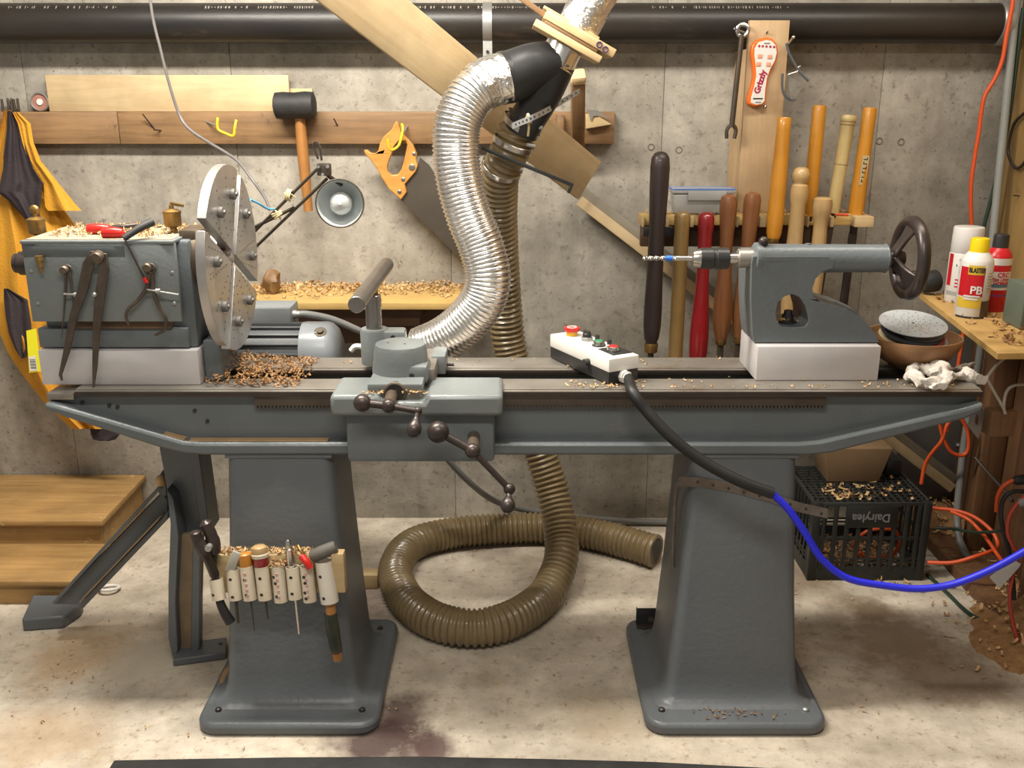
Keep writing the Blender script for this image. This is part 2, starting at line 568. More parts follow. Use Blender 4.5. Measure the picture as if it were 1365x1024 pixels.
# ============================================================ THE ROOM
WY = 3.35      # face of the back wall
RX = 1.62      # face of the right wall
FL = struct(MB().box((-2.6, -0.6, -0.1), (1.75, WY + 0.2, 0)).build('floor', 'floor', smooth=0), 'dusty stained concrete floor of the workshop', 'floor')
wb = struct(MB().box((-2.6, WY + 0.006, -0.02), (1.75, WY + 0.2, 2.45)).build('wall_back', 'wall', smooth=0), 'grey poured concrete foundation wall with form marks', 'wall')
xs = [-2.6, -1.60, -0.92, -0.21, 0.50, 1.215, 1.75]
for i in range(6):
    d = [0.001, 0.0, 0.0015, 0.0005, 0.0, 0.001][i]
    MB().box((xs[i] + 0.0008, WY + d, -0.01), (xs[i + 1] - 0.0008, WY + 0.05, 2.44), 0.0015).build('concrete_panel', 'wall', wb)
M['tie'] = mat('tie_hole_plug', (0.22, 0.19, 0.15), (0.15, 0.13, 0.10), 30, 0.9)
for (x, y) in ((1172, 188), (1201, 189), (868, 196), (905, 200)):
    p = pY(x, y, WY)
    MB().torus(p, (0, 1, 0), 0.010, 0.002, 20, 6).build('tie_hole', 'tie', wb)

wr = struct(MB().box((RX + 0.02, 0.8, 0), (RX + 0.12, WY + 0.1, 2.45)).build('wall_right', 'brown_x', smooth=0), 'wood framed side wall of rough brown boards', 'wall')
struct(MB().box((RX - 0.165, 2.2, 0.0), (RX + 0.003, 3.25, 0.04), 0.003).build('trim_2', 'brown'), 'brown sole plate lying along the foot of the side wall', 'trim')
for i_, (y0, y1) in enumerate(((3.0, 3.045), (2.62, 2.665), (2.25, 2.295))):
    struct(MB().box((RX - 0.075, y0, 0.0405), (RX + 0.003, y1, 0.86), 0.003).build('trim_%d' % (3 + i_), 'brown'), ['brown stud next to the conduit', 'brown stud behind the spray cans', 'brown stud under the shelf end'][i_], 'trim')
M['clad'] = wood('brown_cladding', (0.17, 0.082, 0.036), (0.105, 0.052, 0.024), 2, knots=(0.05, 0.026, 0.014))
y = 1.4
while y < 3.3:
    w = 0.13 + 0.03 * math.sin(y * 9)
    MB().box((RX + 0.004 + 0.004 * math.sin(y * 31), y + 0.002, 0.02), (RX + 0.02, y + w - 0.003, 0.90), 0.002).build('plank', 'clad', wr)
    y += w
plp = wood('wall_plywood_sheet', (0.50, 0.32, 0.115), (0.40, 0.24, 0.08), 2, g=0.35, knots=(0.26, 0.14, 0.05))
MB().box((RX - 0.008, 1.5, 0.90), (RX + 0.012, 3.28, 2.40), 0.001).build('plywood_sheet', plp, wr)
struct(box('trim_1', (-2.6, WY - 0.05, 2.40), (1.7, WY + 0.2, 2.45), 'ledger'), 'wooden sill plate on top of the foundation wall', 'trim')
struct(box('ceiling', (-2.6, -0.6, 2.52), (1.75, WY + 0.2, 2.6), M['white'], bev=0), 'plain ceiling of the workshop', 'ceiling')

# ============================================================ THE LATHE
ZB = 0.85
AXY, AXZ = 2.38, 1.145     # spindle axis
lathe = thing('wood_lathe', (0, 2.38, 0), 'long grey cast iron lathe bed standing on two flared pedestals', 'lathe')
XL, XR = -1.125, 1.135
# ways
M['bore'] = mat('worn_bearing_iron', (0.11, 0.085, 0.065), (0.17, 0.13, 0.09), 16, 0.42, 0.6)
M['skirt'] = mat('oily_brown_steel', (0.062, 0.050, 0.042), (0.045, 0.036, 0.03), 9, 0.45, 0.4)
M['rackm'] = mat('brown_rack_steel', (0.105, 0.085, 0.066), (0.075, 0.058, 0.045), 9, 0.5, 0.5)
for (y0, y1) in ((2.238, 2.348), (2.424, 2.548)):
    b = MB()
    b.box((XL + 0.07 if y0 < 2.3 else XL, y0 + 0.003, 0.834), (XR, y1, 0.8465), 0.002)
    b.box((XL + 0.07, y0 + 0.012, 0.840), (XR, y1 - 0.014, ZB), 0.002)
    wo = b.build('way', 'steel', lathe)
    MB().box((XL + 0.071, y0, 0.833), (XR - 0.001, y0 + 0.0035, 0.846), 0.001).build('way_front_edge', 'skirt', wo)
MB().box((XL, 2.244, 0.823), (XL + 0.066, 2.345, 0.840), 0.003).build('way_end_block', 'steel', lathe)
MB().box((XL + 0.02, 2.34, 0.75), (XR - 0.03, 2.43, 0.79), 0).build('bed_trough', 'dark_steel', lathe)
# web and flange
web = [(XL, 0.834), (XR, 0.834), (XR - 0.01, 0.80), (0.74, 0.71), (-0.79, 0.71), (XL, 0.80)]
for (yw, tw_) in ((2.262, 0.075), (2.44, 0.087)):
    MB().prism([[V((x, yw, z)) for x, z in web]], (0, tw_, 0)).build('bed_web', 'paint', lathe, bevel=0.004)
def flange(yf, yb):
    top = [(XL, 0.822), (XL + 0.04, 0.812), (-0.80, 0.722), (-0.76, 0.719), (0.70, 0.719), (0.75, 0.724), (XR - 0.05, 0.806), (XR, 0.822)]
    bot = [(XR, 0.800), (XR - 0.04, 0.780), (0.78, 0.692), (0.73, 0.686), (-0.75, 0.686), (-0.80, 0.690), (-0.86, 0.706), (XL + 0.04, 0.786), (XL, 0.804)]
    return [V((x, yf, z)) for x, z in top + bot]
MB().prism([flange(2.226, 2.55)], (0, 0.326, 0)).build('bed_flange', 'paint', lathe, bevel=0.008)
dustm = mat('settled_wood_dust', (0.36, 0.24, 0.125), (0.29, 0.19, 0.10), 20, 0.9)
for (x0, z0, x1, z1) in ((-0.99, 0.774, -0.80, 0.7225), (-0.795, 0.7195, -0.45, 0.7195)):
    f = axes((x0, 2.243, z0 + 0.0005), (x1 - x0, 0, z1 - z0), (0, 0, 1))
    L = math.hypot(x1 - x0, z1 - z0)
    MB().box((0, -0.008, 0), (L, 0.016, 0.0012)).build('dust_line', dustm, lathe, frame=f)
# rack with teeth
b = MB().box((pY(340, 540, 2.25).x, 2.246, 0.808), (pY(1100, 540, 2.25).x, 2.262, 0.8335), 0.001)
b.build('gear_rack', 'rackm', lathe)
b = MB()
x = pY(340, 540, 2.25).x
while x < pY(1098, 540, 2.25).x:
    b.frustum((x + 0.0025, x + 0.0045, 2.247, 2.262, 0.800), (x + 0.001, x + 0.006, 2.247, 2.262, 0.808))
    x += 0.009
stuff(b.build('rack_teeth', 'rackm', lathe, smooth=0))
for (x, y) in ((145, 541), (156, 543), (259, 548), (276, 562), (205, 579), (109, 537)):
    p = pY(x, y, 2.258)
    MB().cyl(p, p + V((0, 0.006, 0)), 0.0045, seg=10).build('bolt_hole', 'black', lathe)
# pedestals
def pedestal(sx):
    x0, x1 = (0.445, 0.70)
    bx0, bx1 = 0.40, 0.735
    def sp(a, b): return (sx * a, sx * b) if sx > 0 else (-b, -a)
    t = sp(x0, x1); q = sp(bx0, bx1)
    rings = []
    for (z, off) in ((0.030, 0.040), (0.0345, 0.034), (0.037, 0.026), (0.042, 0.018), (0.050, 0.011), (0.062, 0.006), (0.080, 0.002), (0.11, 0.0), (0.30, -0.002), (0.50, -0.002), (0.64, 0.0), (0.688, 0.0)):
        u = (z - 0.045) / 0.643
        L_ = lambda a, b: a + (b - a) * u
        rings.append((L_(q[0], t[0]) - off, L_(q[1], t[1]) + off, L_(2.165, 2.235) - off, L_(2.47, 2.50) + off, z, 0.026 + off * 0.5))
    vs, fs = [], []
    K = 6
    for (a0, a1, b0, b1, z, r) in rings:
        for (cx_, cy_, s0) in ((a1 - r, b1 - r, 0), (a0 + r, b1 - r, 90), (a0 + r, b0 + r, 180), (a1 - r, b0 + r, 270)):
            for k in range(K):
                an = math.radians(s0 + 90 * k / (K - 1))
                vs.append((cx_ + r * math.cos(an), cy_ + r * math.sin(an), z))
    n = 4 * K
    for i in range(len(rings) - 1):
        for k in range(n):
            fs.append((i * n + k, i * n + (k + 1) % n, (i + 1) * n + (k + 1) % n, (i + 1) * n + k))
    fs.append(tuple(range(n))[::-1]); fs.append(tuple((len(rings) - 1) * n + k for k in range(n)))
    col = MB().add(vs, fs).build('pedestal', 'ped', lathe, smooth=60)
    cap = MB().box((t[0] - 0.004, 2.231, 0.676), (t[1] + 0.004, 2.51, 0.688), 0.003).build('cap_rim', 'ped', col)
    pl = sp(0.335, 0.79)
    o = []
    x0, x1, y0, y1, r = pl[0], pl[1], 2.065, 2.575, 0.05
    for (cx, cy, a0) in ((x1 - r, y1 - r, 0), (x0 + r, y1 - r, 90), (x0 + r, y0 + r, 180), (x1 - r, y0 + r, 270)):
        for k in range(7):
            a = math.radians(a0 + 15 * k)
            o.append(V((cx + r * math.cos(a), cy + r * math.sin(a), 0.0)))
    MB().prism([o], (0, 0, 0.034)).build('base_plate', 'ped', col, bevel=0.010)
    for (cx, cy) in ((x0 + 0.045, y0 + 0.06), (x1 - 0.045, y0 + 0.06), (x0 + 0.05, y1 - 0.06), (x1 - 0.05, y1 - 0.06)):
        MB().rev([(0, 0.009), (0.006, 0.008), (0.009, 0.004)], (cx, cy, 0.033), (0, 0, 1), 10).build('anchor_bolt', 'galv' if (sx > 0 and cx > 0.6) else 'iron', col)
    return col
pedL = pedestal(-1); pedR = pedestal(1)
pm = mat('bare_cast_iron_chip', (0.42, 0.25, 0.12), (0.33, 0.2, 0.1), 20, 0.6)
MB().prism([[pZ(x, y, 0.0345) for x, y in ((293, 905), (299, 893), (305, 888), (305, 897), (300, 908), (294, 912))]], (0, 0, 0.0008)).build('paint_chip', pm, pedL)

# ---------------------------------------------------------------- headstock
hs = thing('headstock', (-0.95, 2.38, ZB), 'grey headstock with bolted cover plate on an aluminium riser block', 'headstock')
hx0, hx1 = -1.144, -0.787
MB().box((-1.149, 2.282, ZB), (-0.762, 2.50, 0.938), 0.003).build('riser_block', 'alu_block', hs)
MB().box((hx0 + 0.012, 2.305, 0.938), (hx1 + 0.022, 2.49, 1.20), 0.008).build('housing', 'paint', hs)
MB().box((hx0 - 0.004, 2.292, 0.941), (hx1 + 0.004, 2.33, 0.99), 0.004).build('lower_rail', 'paint', hs)
rustm = mat('rusty_recess', (0.085, 0.055, 0.035), (0.13, 0.075, 0.04), 20, 0.8)
MB().box((-1.06, 2.285, 0.990), (-0.82, 2.31, 1.012), 0.002).build('rusty_slot', rustm, hs)
cov = MB().box((hx0, 2.268, 1.012), (hx1, 2.282, 1.203), 0.002).build('cover_plate', 'paint_light', hs)
MB().box((hx0, 2.262, 1.198), (hx1 - 0.0, 2.49, 1.206), 0.002).build('top_plate', 'paint_light', hs)
band_m = mat('dark_grey_paint_strip', (0.10, 0.115, 0.12), None, 5, 0.4)
MB().box((hx0 + 0.002, 2.2655, 1.168), (-0.905, 2.269, 1.193), 0.001).build('edge_strip', band_m, cov)
def hexbolt(p, r, parent, d=(0, -1, 0), mt='galv', L=0.006):
    b = MB().rev([(0, r * 1.25), (0.0015, r * 1.25)], p, d, 16)
    b.rev([(0.0015, r), (L - 0.001, r), (L, r * 0.85)], p, d, 6)
    return b.build('bolt', mt, parent, smooth=25)
for (x, y) in ((43, 361), (52, 404), (230, 363), (233, 404)):
    hexbolt(pY(x, y, 2.268), 0.0042, cov)
# hanging knobs on the cover
for (x, y, r) in ((90, 358, 0.010), (130, 342, 0.0125), (200, 355, 0.011)):
    p = pY(x, y, 2.268)
    MB().rev([(0, r * 0.6), (0.012, r * 0.6), (0.014, r * 1.0), (0.022, r), (0.025, r * 0.75)], p, (0, -1, 0), 18).build('hanging_peg', 'bore', cov)
# brass fitting plugged into the cover's left side
p = pY(53, 350, 2.255)
b = MB().rev([(-0.012, 0.009), (0.0, 0.009), (0.001, 0.0075), (0.015, 0.0065), (0.016, 0.004), (0.03, 0.003)], p + V((0, 0, 0.004)), (0.05, 0, -1), 14)
b.build('brass_plug', 'brass', cov)
# spindle ends
MB().rev([(0, 0.036), (0.015, 0.036), (0.02, 0.031), (0.075, 0.029), (0.08, 0.024), (0.088, 0.024)], (hx0 + 0.012, AXY, AXZ - 0.012), (-1, 0, 0), 24).build('spindle_end', 'iron', hs)
MB().rev([(0, 0.072), (0.012, 0.074), (0.025, 0.066), (0.034, 0.05), (0.037, 0.034), (0.072, 0.034)], (hx1 + 0.02, AXY, AXZ), (1, 0, 0), 32).build('bearing_cap', 'bore', hs)
MB().box((hx1 - 0.01, 2.33, 1.19), (hx1 + 0.045, 2.43, 1.222), 0.006).build('bearing_saddle', 'bore', hs)
# grey channel behind riser toward bed gap
MB().box((-0.757, 2.31, ZB + 0.002), (-0.715, 2.46, 0.955), 0.004).build('bed_clamp', 'paint', hs)
def oil_cup(x, y, Y, s, capt):
    p = pY(x, y, Y); p.z = s
    o = MB().rev([(0, 0.008), (0.014, 0.008), (0.015, 0.010), (0.018, 0.0175), (0.020, 0.0205), (0.048, 0.0205), (0.050, 0.022), (0.054, 0.022), (0.058, 0.014), (0.060, 0.006), (0.068, 0.0055)], p, (0, 0, 1), 20).build('oil_cup', 'brass', hs)
    if capt:
        MB().box((p.x - 0.016, p.y - 0.004, p.z + 0.068), (p.x + 0.016, p.y + 0.004, p.z + 0.075), 0.001, Matrix.Translation(p) @ Matrix.Rotation(0.2, 4, 'Y') @ Matrix.Translation(-p)).build('lever', 'brass', o)
    else:
        MB().ball(p + V((0, 0, 0.076)), 0.013, 14, (1, 0.6, 1)).build('thumb_knob', 'brass', o)
oil_cup(233, 322, 2.38, 1.206, True)
oil_cup(51, 316, 2.42, 1.182, False)
MB().box((hx0 + 0.006, 2.275, 1.2055), (hx1 - 0.008, 2.487, 1.2075), 0.0005).build('dust_layer', mat('sawdust_film', (0.33, 0.25, 0.15), (0.19, 0.185, 0.165), 22, 0.9), hs)
MB().box((hx0 - 0.045, 2.36, 1.10), (hx0 + 0.013, 2.46, 1.183), 0.006).build('rear_bearing', 'bore', hs)

# ---------------------------------------------------------------- jaw chuck
R = 0.226
cx = -0.683
g = 0.0145
th = 0.022
jc = thing('jaw_chuck', (cx, AXY, AXZ - R), 'large round aluminium chuck of four bolted jaw plates', 'chuck')
MB().rev([(0, 0.045), (0.012, 0.07), (cx - th - 0.0005 - hx1 - 0.05, 0.07)], (hx1 + 0.05, AXY, AXZ), (1, 0, 0), 28).build('chuck_body', 'steel', jc)
def disc_pt(a, b, ang):
    ca, sa = math.cos(ang), math.sin(ang)
    return V((0, a * ca - b * sa, a * sa + b * ca))
ang0 = math.radians(-29)
M['bumper'] = mat('grey_bumper', (0.20, 0.19, 0.18), (0.14, 0.13, 0.12), 20, 0.5, 0.5)
for q in range(4):
    an = ang0 + q * math.pi / 2
    pts = []
    a1 = math.asin(g / R); a2 = math.pi / 2 - a1
    pts.append((g, g))
    for k in range(17):
        a = a1 + (a2 - a1) * k / 16
        pts.append((R * math.cos(a), R * math.sin(a)))
    loop = [V((cx - th, AXY, AXZ)) + disc_pt(a, b, an) for a, b in pts]
    jp = MB().prism([loop], (th, 0, 0)).build('jaw_plate', 'alu', jc, bevel=0.0012)
    # rubber/bolt bumpers and tapped hole rows
    for (rr, aa) in ((0.155, 22), (0.155, 66)):
        a = math.radians(aa)
        c = V((cx, AXY, AXZ)) + disc_pt(rr * math.cos(a), rr * math.sin(a), an)
        b = MB().rev([(0, 0.012), (0.003, 0.0135), (0.011, 0.0135), (0.013, 0.010)], c, (1, 0, 0), 16)
        b.rev([(0.013, 0.006), (0.017, 0.006)], c, (1, 0, 0), 6)
        b.build('bumper', 'bumper', jp)
    hb = MB()
    for aa in (12, 33, 57, 78):
        for k in range(7):
            rr = 0.07 + 0.021 * k
            a = math.radians(aa)
            c = V((cx + 0.0003, AXY, AXZ)) + disc_pt(rr * math.cos(a), rr * math.sin(a), an)
            hb.rev([(0, 0.0024), (0.0003, 0.0024)], c, (1, 0, 0), 8)
    stuff(hb.build('tapped_holes', 'dark_steel', jp, smooth=0))
    if q in (0, 2):
        # saw-cut slit level with the spindle
        c0 = V((cx, AXY, AXZ)); s = 1 if q == 0 else -1
        MB().box((cx - 0.001, AXY + s * 0.05, AXZ + 0.004 * s), (cx + 0.0006, AXY + s * 0.2, AXZ + 0.004 * s + 0.003)).build('slit', 'bright_steel', jp)
MB().rev([(0, 0.012), (0.018, 0.012), (0.021, 0.008)], (cx - th, AXY, AXZ), (1, 0, 0), 18).build('centre_plug', 'steel', jc)

# ---------------------------------------------------------------- tailstock
ts = thing('tailstock', (0.76, 2.40, ZB), 'grey cast tailstock with spoked handwheel on an aluminium riser block', 'tailstock')
MB().box((0.604, 2.318, ZB), (0.908, 2.50, 0.938), 0.003).build('riser_block', 'alu_block', ts)
YT = 2.345
ol = [(1002, 352), (1004, 342), (1104, 342), (1112, 350), (1110, 357), (1097, 362), (1087, 372), (1083, 385), (1085, 396), (1093, 402), (1110, 406), (1130, 413), (1148, 424), (1160, 436), (1168, 447), (1172, 458), (1005, 460), (1003, 440), (1001, 400)]
hl = [(1036, 430), (1034, 416), (1037, 403), (1046, 395), (1056, 392), (1066, 396), (1073, 407), (1077, 420), (1078, 429), (1073, 436), (1057, 437), (1042, 436)]
fr = [pY(x, y, YT) for x, y in ol]; ho = [pY(x, y, YT) for x, y in hl]
for p in fr[-4:-2]: p.z = 0.941
MB().prism([fr, ho], (0, 0.14, 0)).build('casting', 'paint', ts, bevel=0.007)
MB().prism([[pY(x, y, YT + 0.06) for x, y in ((1090, 400), (1115, 403), (1140, 414), (1160, 436), (1170, 458), (1080, 458))]], (0, 0.08, 0)).build('rear_web', 'paint', ts, bevel=0.006)
p0, p1 = pY(1003, 343, AXY), pY(1182, 341, AXY)
MB().rev([(0, 0.032), (0.005, 0.039), (0.016, 0.039), (0.024, 0.0355), (p1.x - p0.x - 0.008, 0.034), (p1.x - p0.x - 0.004, 0.036), (p1.x - p0.x, 0.033)], (p0.x, AXY, AXZ), (1, 0, 0), 36).build('barrel', 'paint', ts)
xq = pY(983, 343, AXY).x
MB().cyl((xq, AXY, AXZ), (p0.x + 0.01, AXY, AXZ), 0.0235, bev=0.002, seg=28).build('quill', 'steel', ts)
c = pY(1018, 322, AXY - 0.01)
b = MB().ball(c, 0.0125, 16); b.cyl(c - V((0, 0, 0.02)), c, 0.006)
b.build('lock_knob', 'iron', ts)
c = pY(1077, 330, AXY)
MB().rev([(0, 0.006), (0.006, 0.006), (0.008, 0.008), (0.014, 0.007)], c - V((0, 0, 0.004)), (0, 0, 1), 12).build('oil_nipple', 'paint', ts)
c = pY(1050, 424, YT + 0.05)
b = MB().rev([(0, 0.022), (0.004, 0.022), (0.005, 0.014), (0.02, 0.014), (0.021, 0.011), (0.032, 0.010)], (c.x, c.y, pY(1050, 428, YT + 0.05).z - 0.004), (0, 0, 1), 6)
b.build('clamp_nut', 'black', ts)
# handwheel: dished, four holes between three broad spokes
hwx = p1.x + 0.012
hw = MB().rev([(-0.012, 0.017), (0.012, 0.019), (0.03, 0.017), (0.034, 0.011)], (hwx, AXY, AXZ), (1, 0, 0), 24).build('handwheel', 'iron', ts)
RW = 0.089
rimx = hwx + 0.044
MB().torus((rimx, AXY, AXZ), (1, 0, 0), RW, 0.0155, 44, 14).build('rim', 'iron', hw)
for k in range(3):
    a = math.radians(100 + 120 * k)
    e = V((0, math.cos(a), math.sin(a)))
    t = V((0, -math.sin(a), math.cos(a)))
    c0 = V((hwx, AXY, AXZ))
    vs, fs = [], []
    n = 8
    for i in range(n + 1):
        u = i / n
        rr = 0.008 + u * (RW - 0.006)
        hwid = 0.013 + 0.026 * u ** 3 + 0.004 * (1 - u)
        xo = 0.002 + 0.042 * u
        for (sx_, st_) in ((-0.007, -1), (-0.007, 1), (0.007, 1), (0.007, -1)):
            vs.append(c0 + e * rr + t * hwid * st_ + V((xo + sx_ * (1 - 0.3 * u), 0, 0)))
    for i in range(n):
        for k2 in range(4):
            fs.append((i * 4 + k2, i * 4 + (k2 + 1) % 4, i * 4 + 4 + (k2 + 1) % 4, i * 4 + 4 + k2))
    fs.append((0, 1, 2, 3)); fs.append((n * 4 + 3, n * 4 + 2, n * 4 + 1, n * 4))
    MB().add(vs, fs).build('spoke', 'iron', hw, bevel=0.004)
MB().cyl((rimx + 0.002, AXY + 0.06, AXZ - 0.055), (rimx + 0.055, AXY + 0.06, AXZ - 0.055), 0.012, 0.014, bev=0.004).build('crank_handle', 'iron', hw)

# drill chuck and bit
xc = pY(920, 346, AXY).x
dc = thing('drill_chuck', ((xc + xq) / 2, AXY, AXZ - 0.025), 'black keyless drill chuck with bright nose in the tailstock quill', 'drill chuck')
L = xq - xc
MB().rev([(0, 0.010), (0.006, 0.020), (0.024, 0.024), (0.026, 0.0235)], (xc, AXY, AXZ), (1, 0, 0), 28).build('nose', 'bright_steel', dc)
MB().rev([(0.024, 0.0255), (0.054, 0.0265), (0.056, 0.0245), (0.062, 0.0245), (0.064, 0.0265), (0.092, 0.026), (0.094, 0.024)], (xc, AXY, AXZ), (1, 0, 0), 32).build('sleeve', 'black', dc)
MB().cyl((xc + 0.09, AXY, AXZ), (xq + 0.005, AXY, AXZ), 0.012, 0.013).build('arbor', 'bright_steel', dc)
b = MB()
x0 = pY(856, 348, AXY).x
N = 60
vs, fs = [], []
for i in range(N + 1):
    t = i / N
    xx = x0 + (xc - 0.035 - x0) * t
    tw = t * 5.6 * math.pi
    r = 0.0062 * min(1, t * 14 + 0.15)
    prof = [(1, 0), (0.93, 0.38), (0.35, 0.30), (-0.35, 0.62), (-1, 0), (-0.93, -0.38), (-0.35, -0.30), (0.35, -0.62)]
    for (u, w) in prof:
        vs.append((xx, AXY + r * (u * math.cos(tw) - w * math.sin(tw)), AXZ + r * (u * math.sin(tw) + w * math.cos(tw))))
k = 8
for i in range(N):
    for j in range(k):
        fs.append((i * k + j, i * k + (j + 1) % k, i * k + k + (j + 1) % k, i * k + k + j))
fs.append(tuple(range(k))); fs.append(tuple(N * k + j for j in range(k)))
bit = thing('drill_bit', (x0, AXY, AXZ), 'long twist drill bit with blue tape flag held in the chuck', 'drill bit')
MB().add(vs, fs).build('flutes', 'bright_steel', bit, smooth=30)
MB().cyl((xc - 0.037, AXY, AXZ), (xc + 0.01, AXY, AXZ), 0.006).build('shank', 'bright_steel', bit)
bt = mat('blue_tape', (0.03, 0.16, 0.62), None, 5, 0.5)
xt = pY(887, 348, AXY).x
MB().cyl((xt, AXY, AXZ), (xt + 0.017, AXY, AXZ), 0.0068).build('tape_flag', bt, bit)

# ---------------------------------------------------------------- carriage with tool rest base
ca = thing('carriage', (-0.22, 2.2, 0.69), 'grey sliding carriage with ball crank handles clamped across the bed', 'carriage')
sx0, sx1 = pY(440, 545, 2.14).x, pY(670, 545, 2.14).x
nx0, nx1 = pY(503, 530, 2.14).x, pY(570, 530, 2.14).x
o = [V((sx0, 2.14, 0.816)), V((sx1, 2.14, 0.816)), V((sx1, 2.14, 0.868)), V((nx1, 2.14, 0.868)), V((nx1 - 0.01, 2.14, 0.850)), V((nx0 + 0.01, 2.14, 0.850)), V((nx0, 2.14, 0.868)), V((sx0, 2.14, 0.868))]
MB().prism([o], (0, 0.155, 0)).build('saddle', 'paint_light', ca, bevel=0.012)
MB().box((pY(463, 585, 2.18).x, 2.165, 0.692), (pY(659, 585, 2.18).x, 2.262, 0.822), 0.010).build('apron', 'paint', ca)
# cross slide block, dovetail and swivel
cxs = pY(536, 500, 2.30).x
ysl = 2.165
MB().box((cxs - 0.066, ysl, 0.866), (cxs + 0.062, 2.40, 0.888), 0.004).build('cross_slide', 'paint_light', ca)
MB().prism([[V((cxs + dx, ysl + 0.005, 0.850 + dz)) for dx, dz in ((-0.06, 0), (0.06, 0), (0.05, 0.018), (-0.05, 0.018))]], (0, 0.22, 0)).build('dovetail', 'steel', ca)
MB().torus((cxs - 0.002, ysl + 0.001, 0.866), (0, 1, 0), 0.022, 0.005, 24, 8).build('screw_boss', 'bore', ca)
MB().cyl((cxs - 0.002, ysl - 0.004, 0.868), (cxs - 0.002, ysl + 0.02, 0.868), 0.021).build('screw_bore', 'black', ca)
sw = MB().rev([(0, 0.070), (0.03, 0.066), (0.060, 0.063), (0.068, 0.060), (0.070, 0.054)], (cxs, 2.285, 0.886), (0, 0, 1), 40).build('swivel_block', 'paint_light', ca)
for (dx, dy) in ((-0.03, 0.0), (0.012, -0.012)):
    MB().cyl((cxs + dx, 2.285 + dy, 0.9555), (cxs + dx, 2.285 + dy, 0.9565), 0.003, seg=10).build('oil_hole', 'black', sw)
# clamp ear
p = pY(553, 498, 2.235)
MB().box((p.x - 0.03, 2.222, p.z - 0.024), (p.x + 0.032, 2.32, p.z + 0.022), 0.012).build('clamp_ear', 'paint_light', ca)
MB().cyl((p.x - 0.006, 2.2205, p.z - 0.002), (p.x - 0.006, 2.226, p.z - 0.002), 0.006, seg=14).build('clamp_bolt_hole', 'black', ca)
# tool post socket
XP, YP = -0.352, 2.425
MB().rev([(0, 0.036), (0.086, 0.036), (0.092, 0.033), (0.092, 0.024)], (XP, YP, 0.866), (0, 0, 1), 32).build('post_socket', 'paint_light', ca)
MB().box((XP, YP - 0.026, 0.875), (XP + 0.08, YP + 0.03, 0.955), 0.008).build('socket_lug', 'paint_light', ca)
MB().cyl((XP + 0.05, YP - 0.0275, 0.94), (XP + 0.05, YP - 0.02, 0.94), 0.006, seg=12).build('lug_hole', 'black', ca)
# gib plates lying on the rear of the slide
for (x0, x1, y0, y1, z) in ((560, 590, 457, 492, 0.895), (575, 612, 462, 475, 0.90)):
    a = pZ(x0, y1, z); c_ = pZ(x1, y0, z)
    MB().box((a.x, a.y, 0.852), (a.x + 0.035, min(c_.y, 2.46), z), 0.003).build('gib_plate', 'steel' if x0 < 570 else 'paint_light', ca)
a = pZ(575, 486, 0.86); c_ = pZ(600, 486, 0.86)
MB().cyl(a, c_ + V((0.01, 0, 0)), 0.004, seg=10).build('lock_pin', 'iron', ca)
def crank(pts, balls, hub):
    P = [pY(x, y, Yc) for x, y, Yc in pts]
    h = MB()
    h.tube([P[0], P[1]], 0.007, 12, 2, rad=lambda s, i: 0.009)
    h.tube([P[1], P[2]], 0.007, 12, 2, rad=lambda s, i: 0.0075)
    for i, r in enumerate(balls):
        h.ball(P[i], r, 20)
    k = h.build('crank', 'iron', ca)
    # turned grip
    A, B = P[2], P[3]
    D = B - A; L = D.length
    g_ = MB().rev([(0, 0.008), (L * 0.35, 0.006), (L * 0.55, 0.009), (L * 0.85, 0.0165), (L * 1.15, 0.0165), (L * 1.38, 0.010), (L * 1.45, 0.002)], A, D, 18)
    g_.build('grip', 'iron', k)
    MB().cyl(P[1], V((P[1].x, hub, P[1].z + 0.006)), 0.0145, 0.0145).build('shaft', 'bore', k)
crank([(483, 537, 2.10), (518, 541, 2.10), (557, 548, 2.10), (552, 572, 2.07)], (0.0205, 0.0165, 0.010), 2.17)
crank([(584, 576, 2.09), (630, 601, 2.085), (679, 652, 2.08), (677, 674, 2.05)], (0.0255, 0.018, 0.014), 2.17)

tr = thing('tool_rest', (XP, YP, 0.93), 'round steel bar tool rest on an upright post, turned crosswise', 'tool rest')
M['rest'] = mat('worn_rest_steel', (0.30, 0.285, 0.27), (0.23, 0.215, 0.2), 9, 0.33, 0.9)
MB().cyl((XP, YP, 0.90), (XP, YP, 1.045), 0.0205, bev=0.002, seg=28).build('post', 'rest', tr)
MB().cyl((XP + 0.008, YP + 0.005, 1.04), (XP + 0.004, YP + 0.005, 1.07), 0.006, seg=12).build('neck', 'brass', tr)
MB().cyl((XP + 0.001, 2.155, 1.078), (XP + 0.006, 2.67, 1.078), 0.0195, bev=0.002, seg=28).build('bar', 'rest', tr)
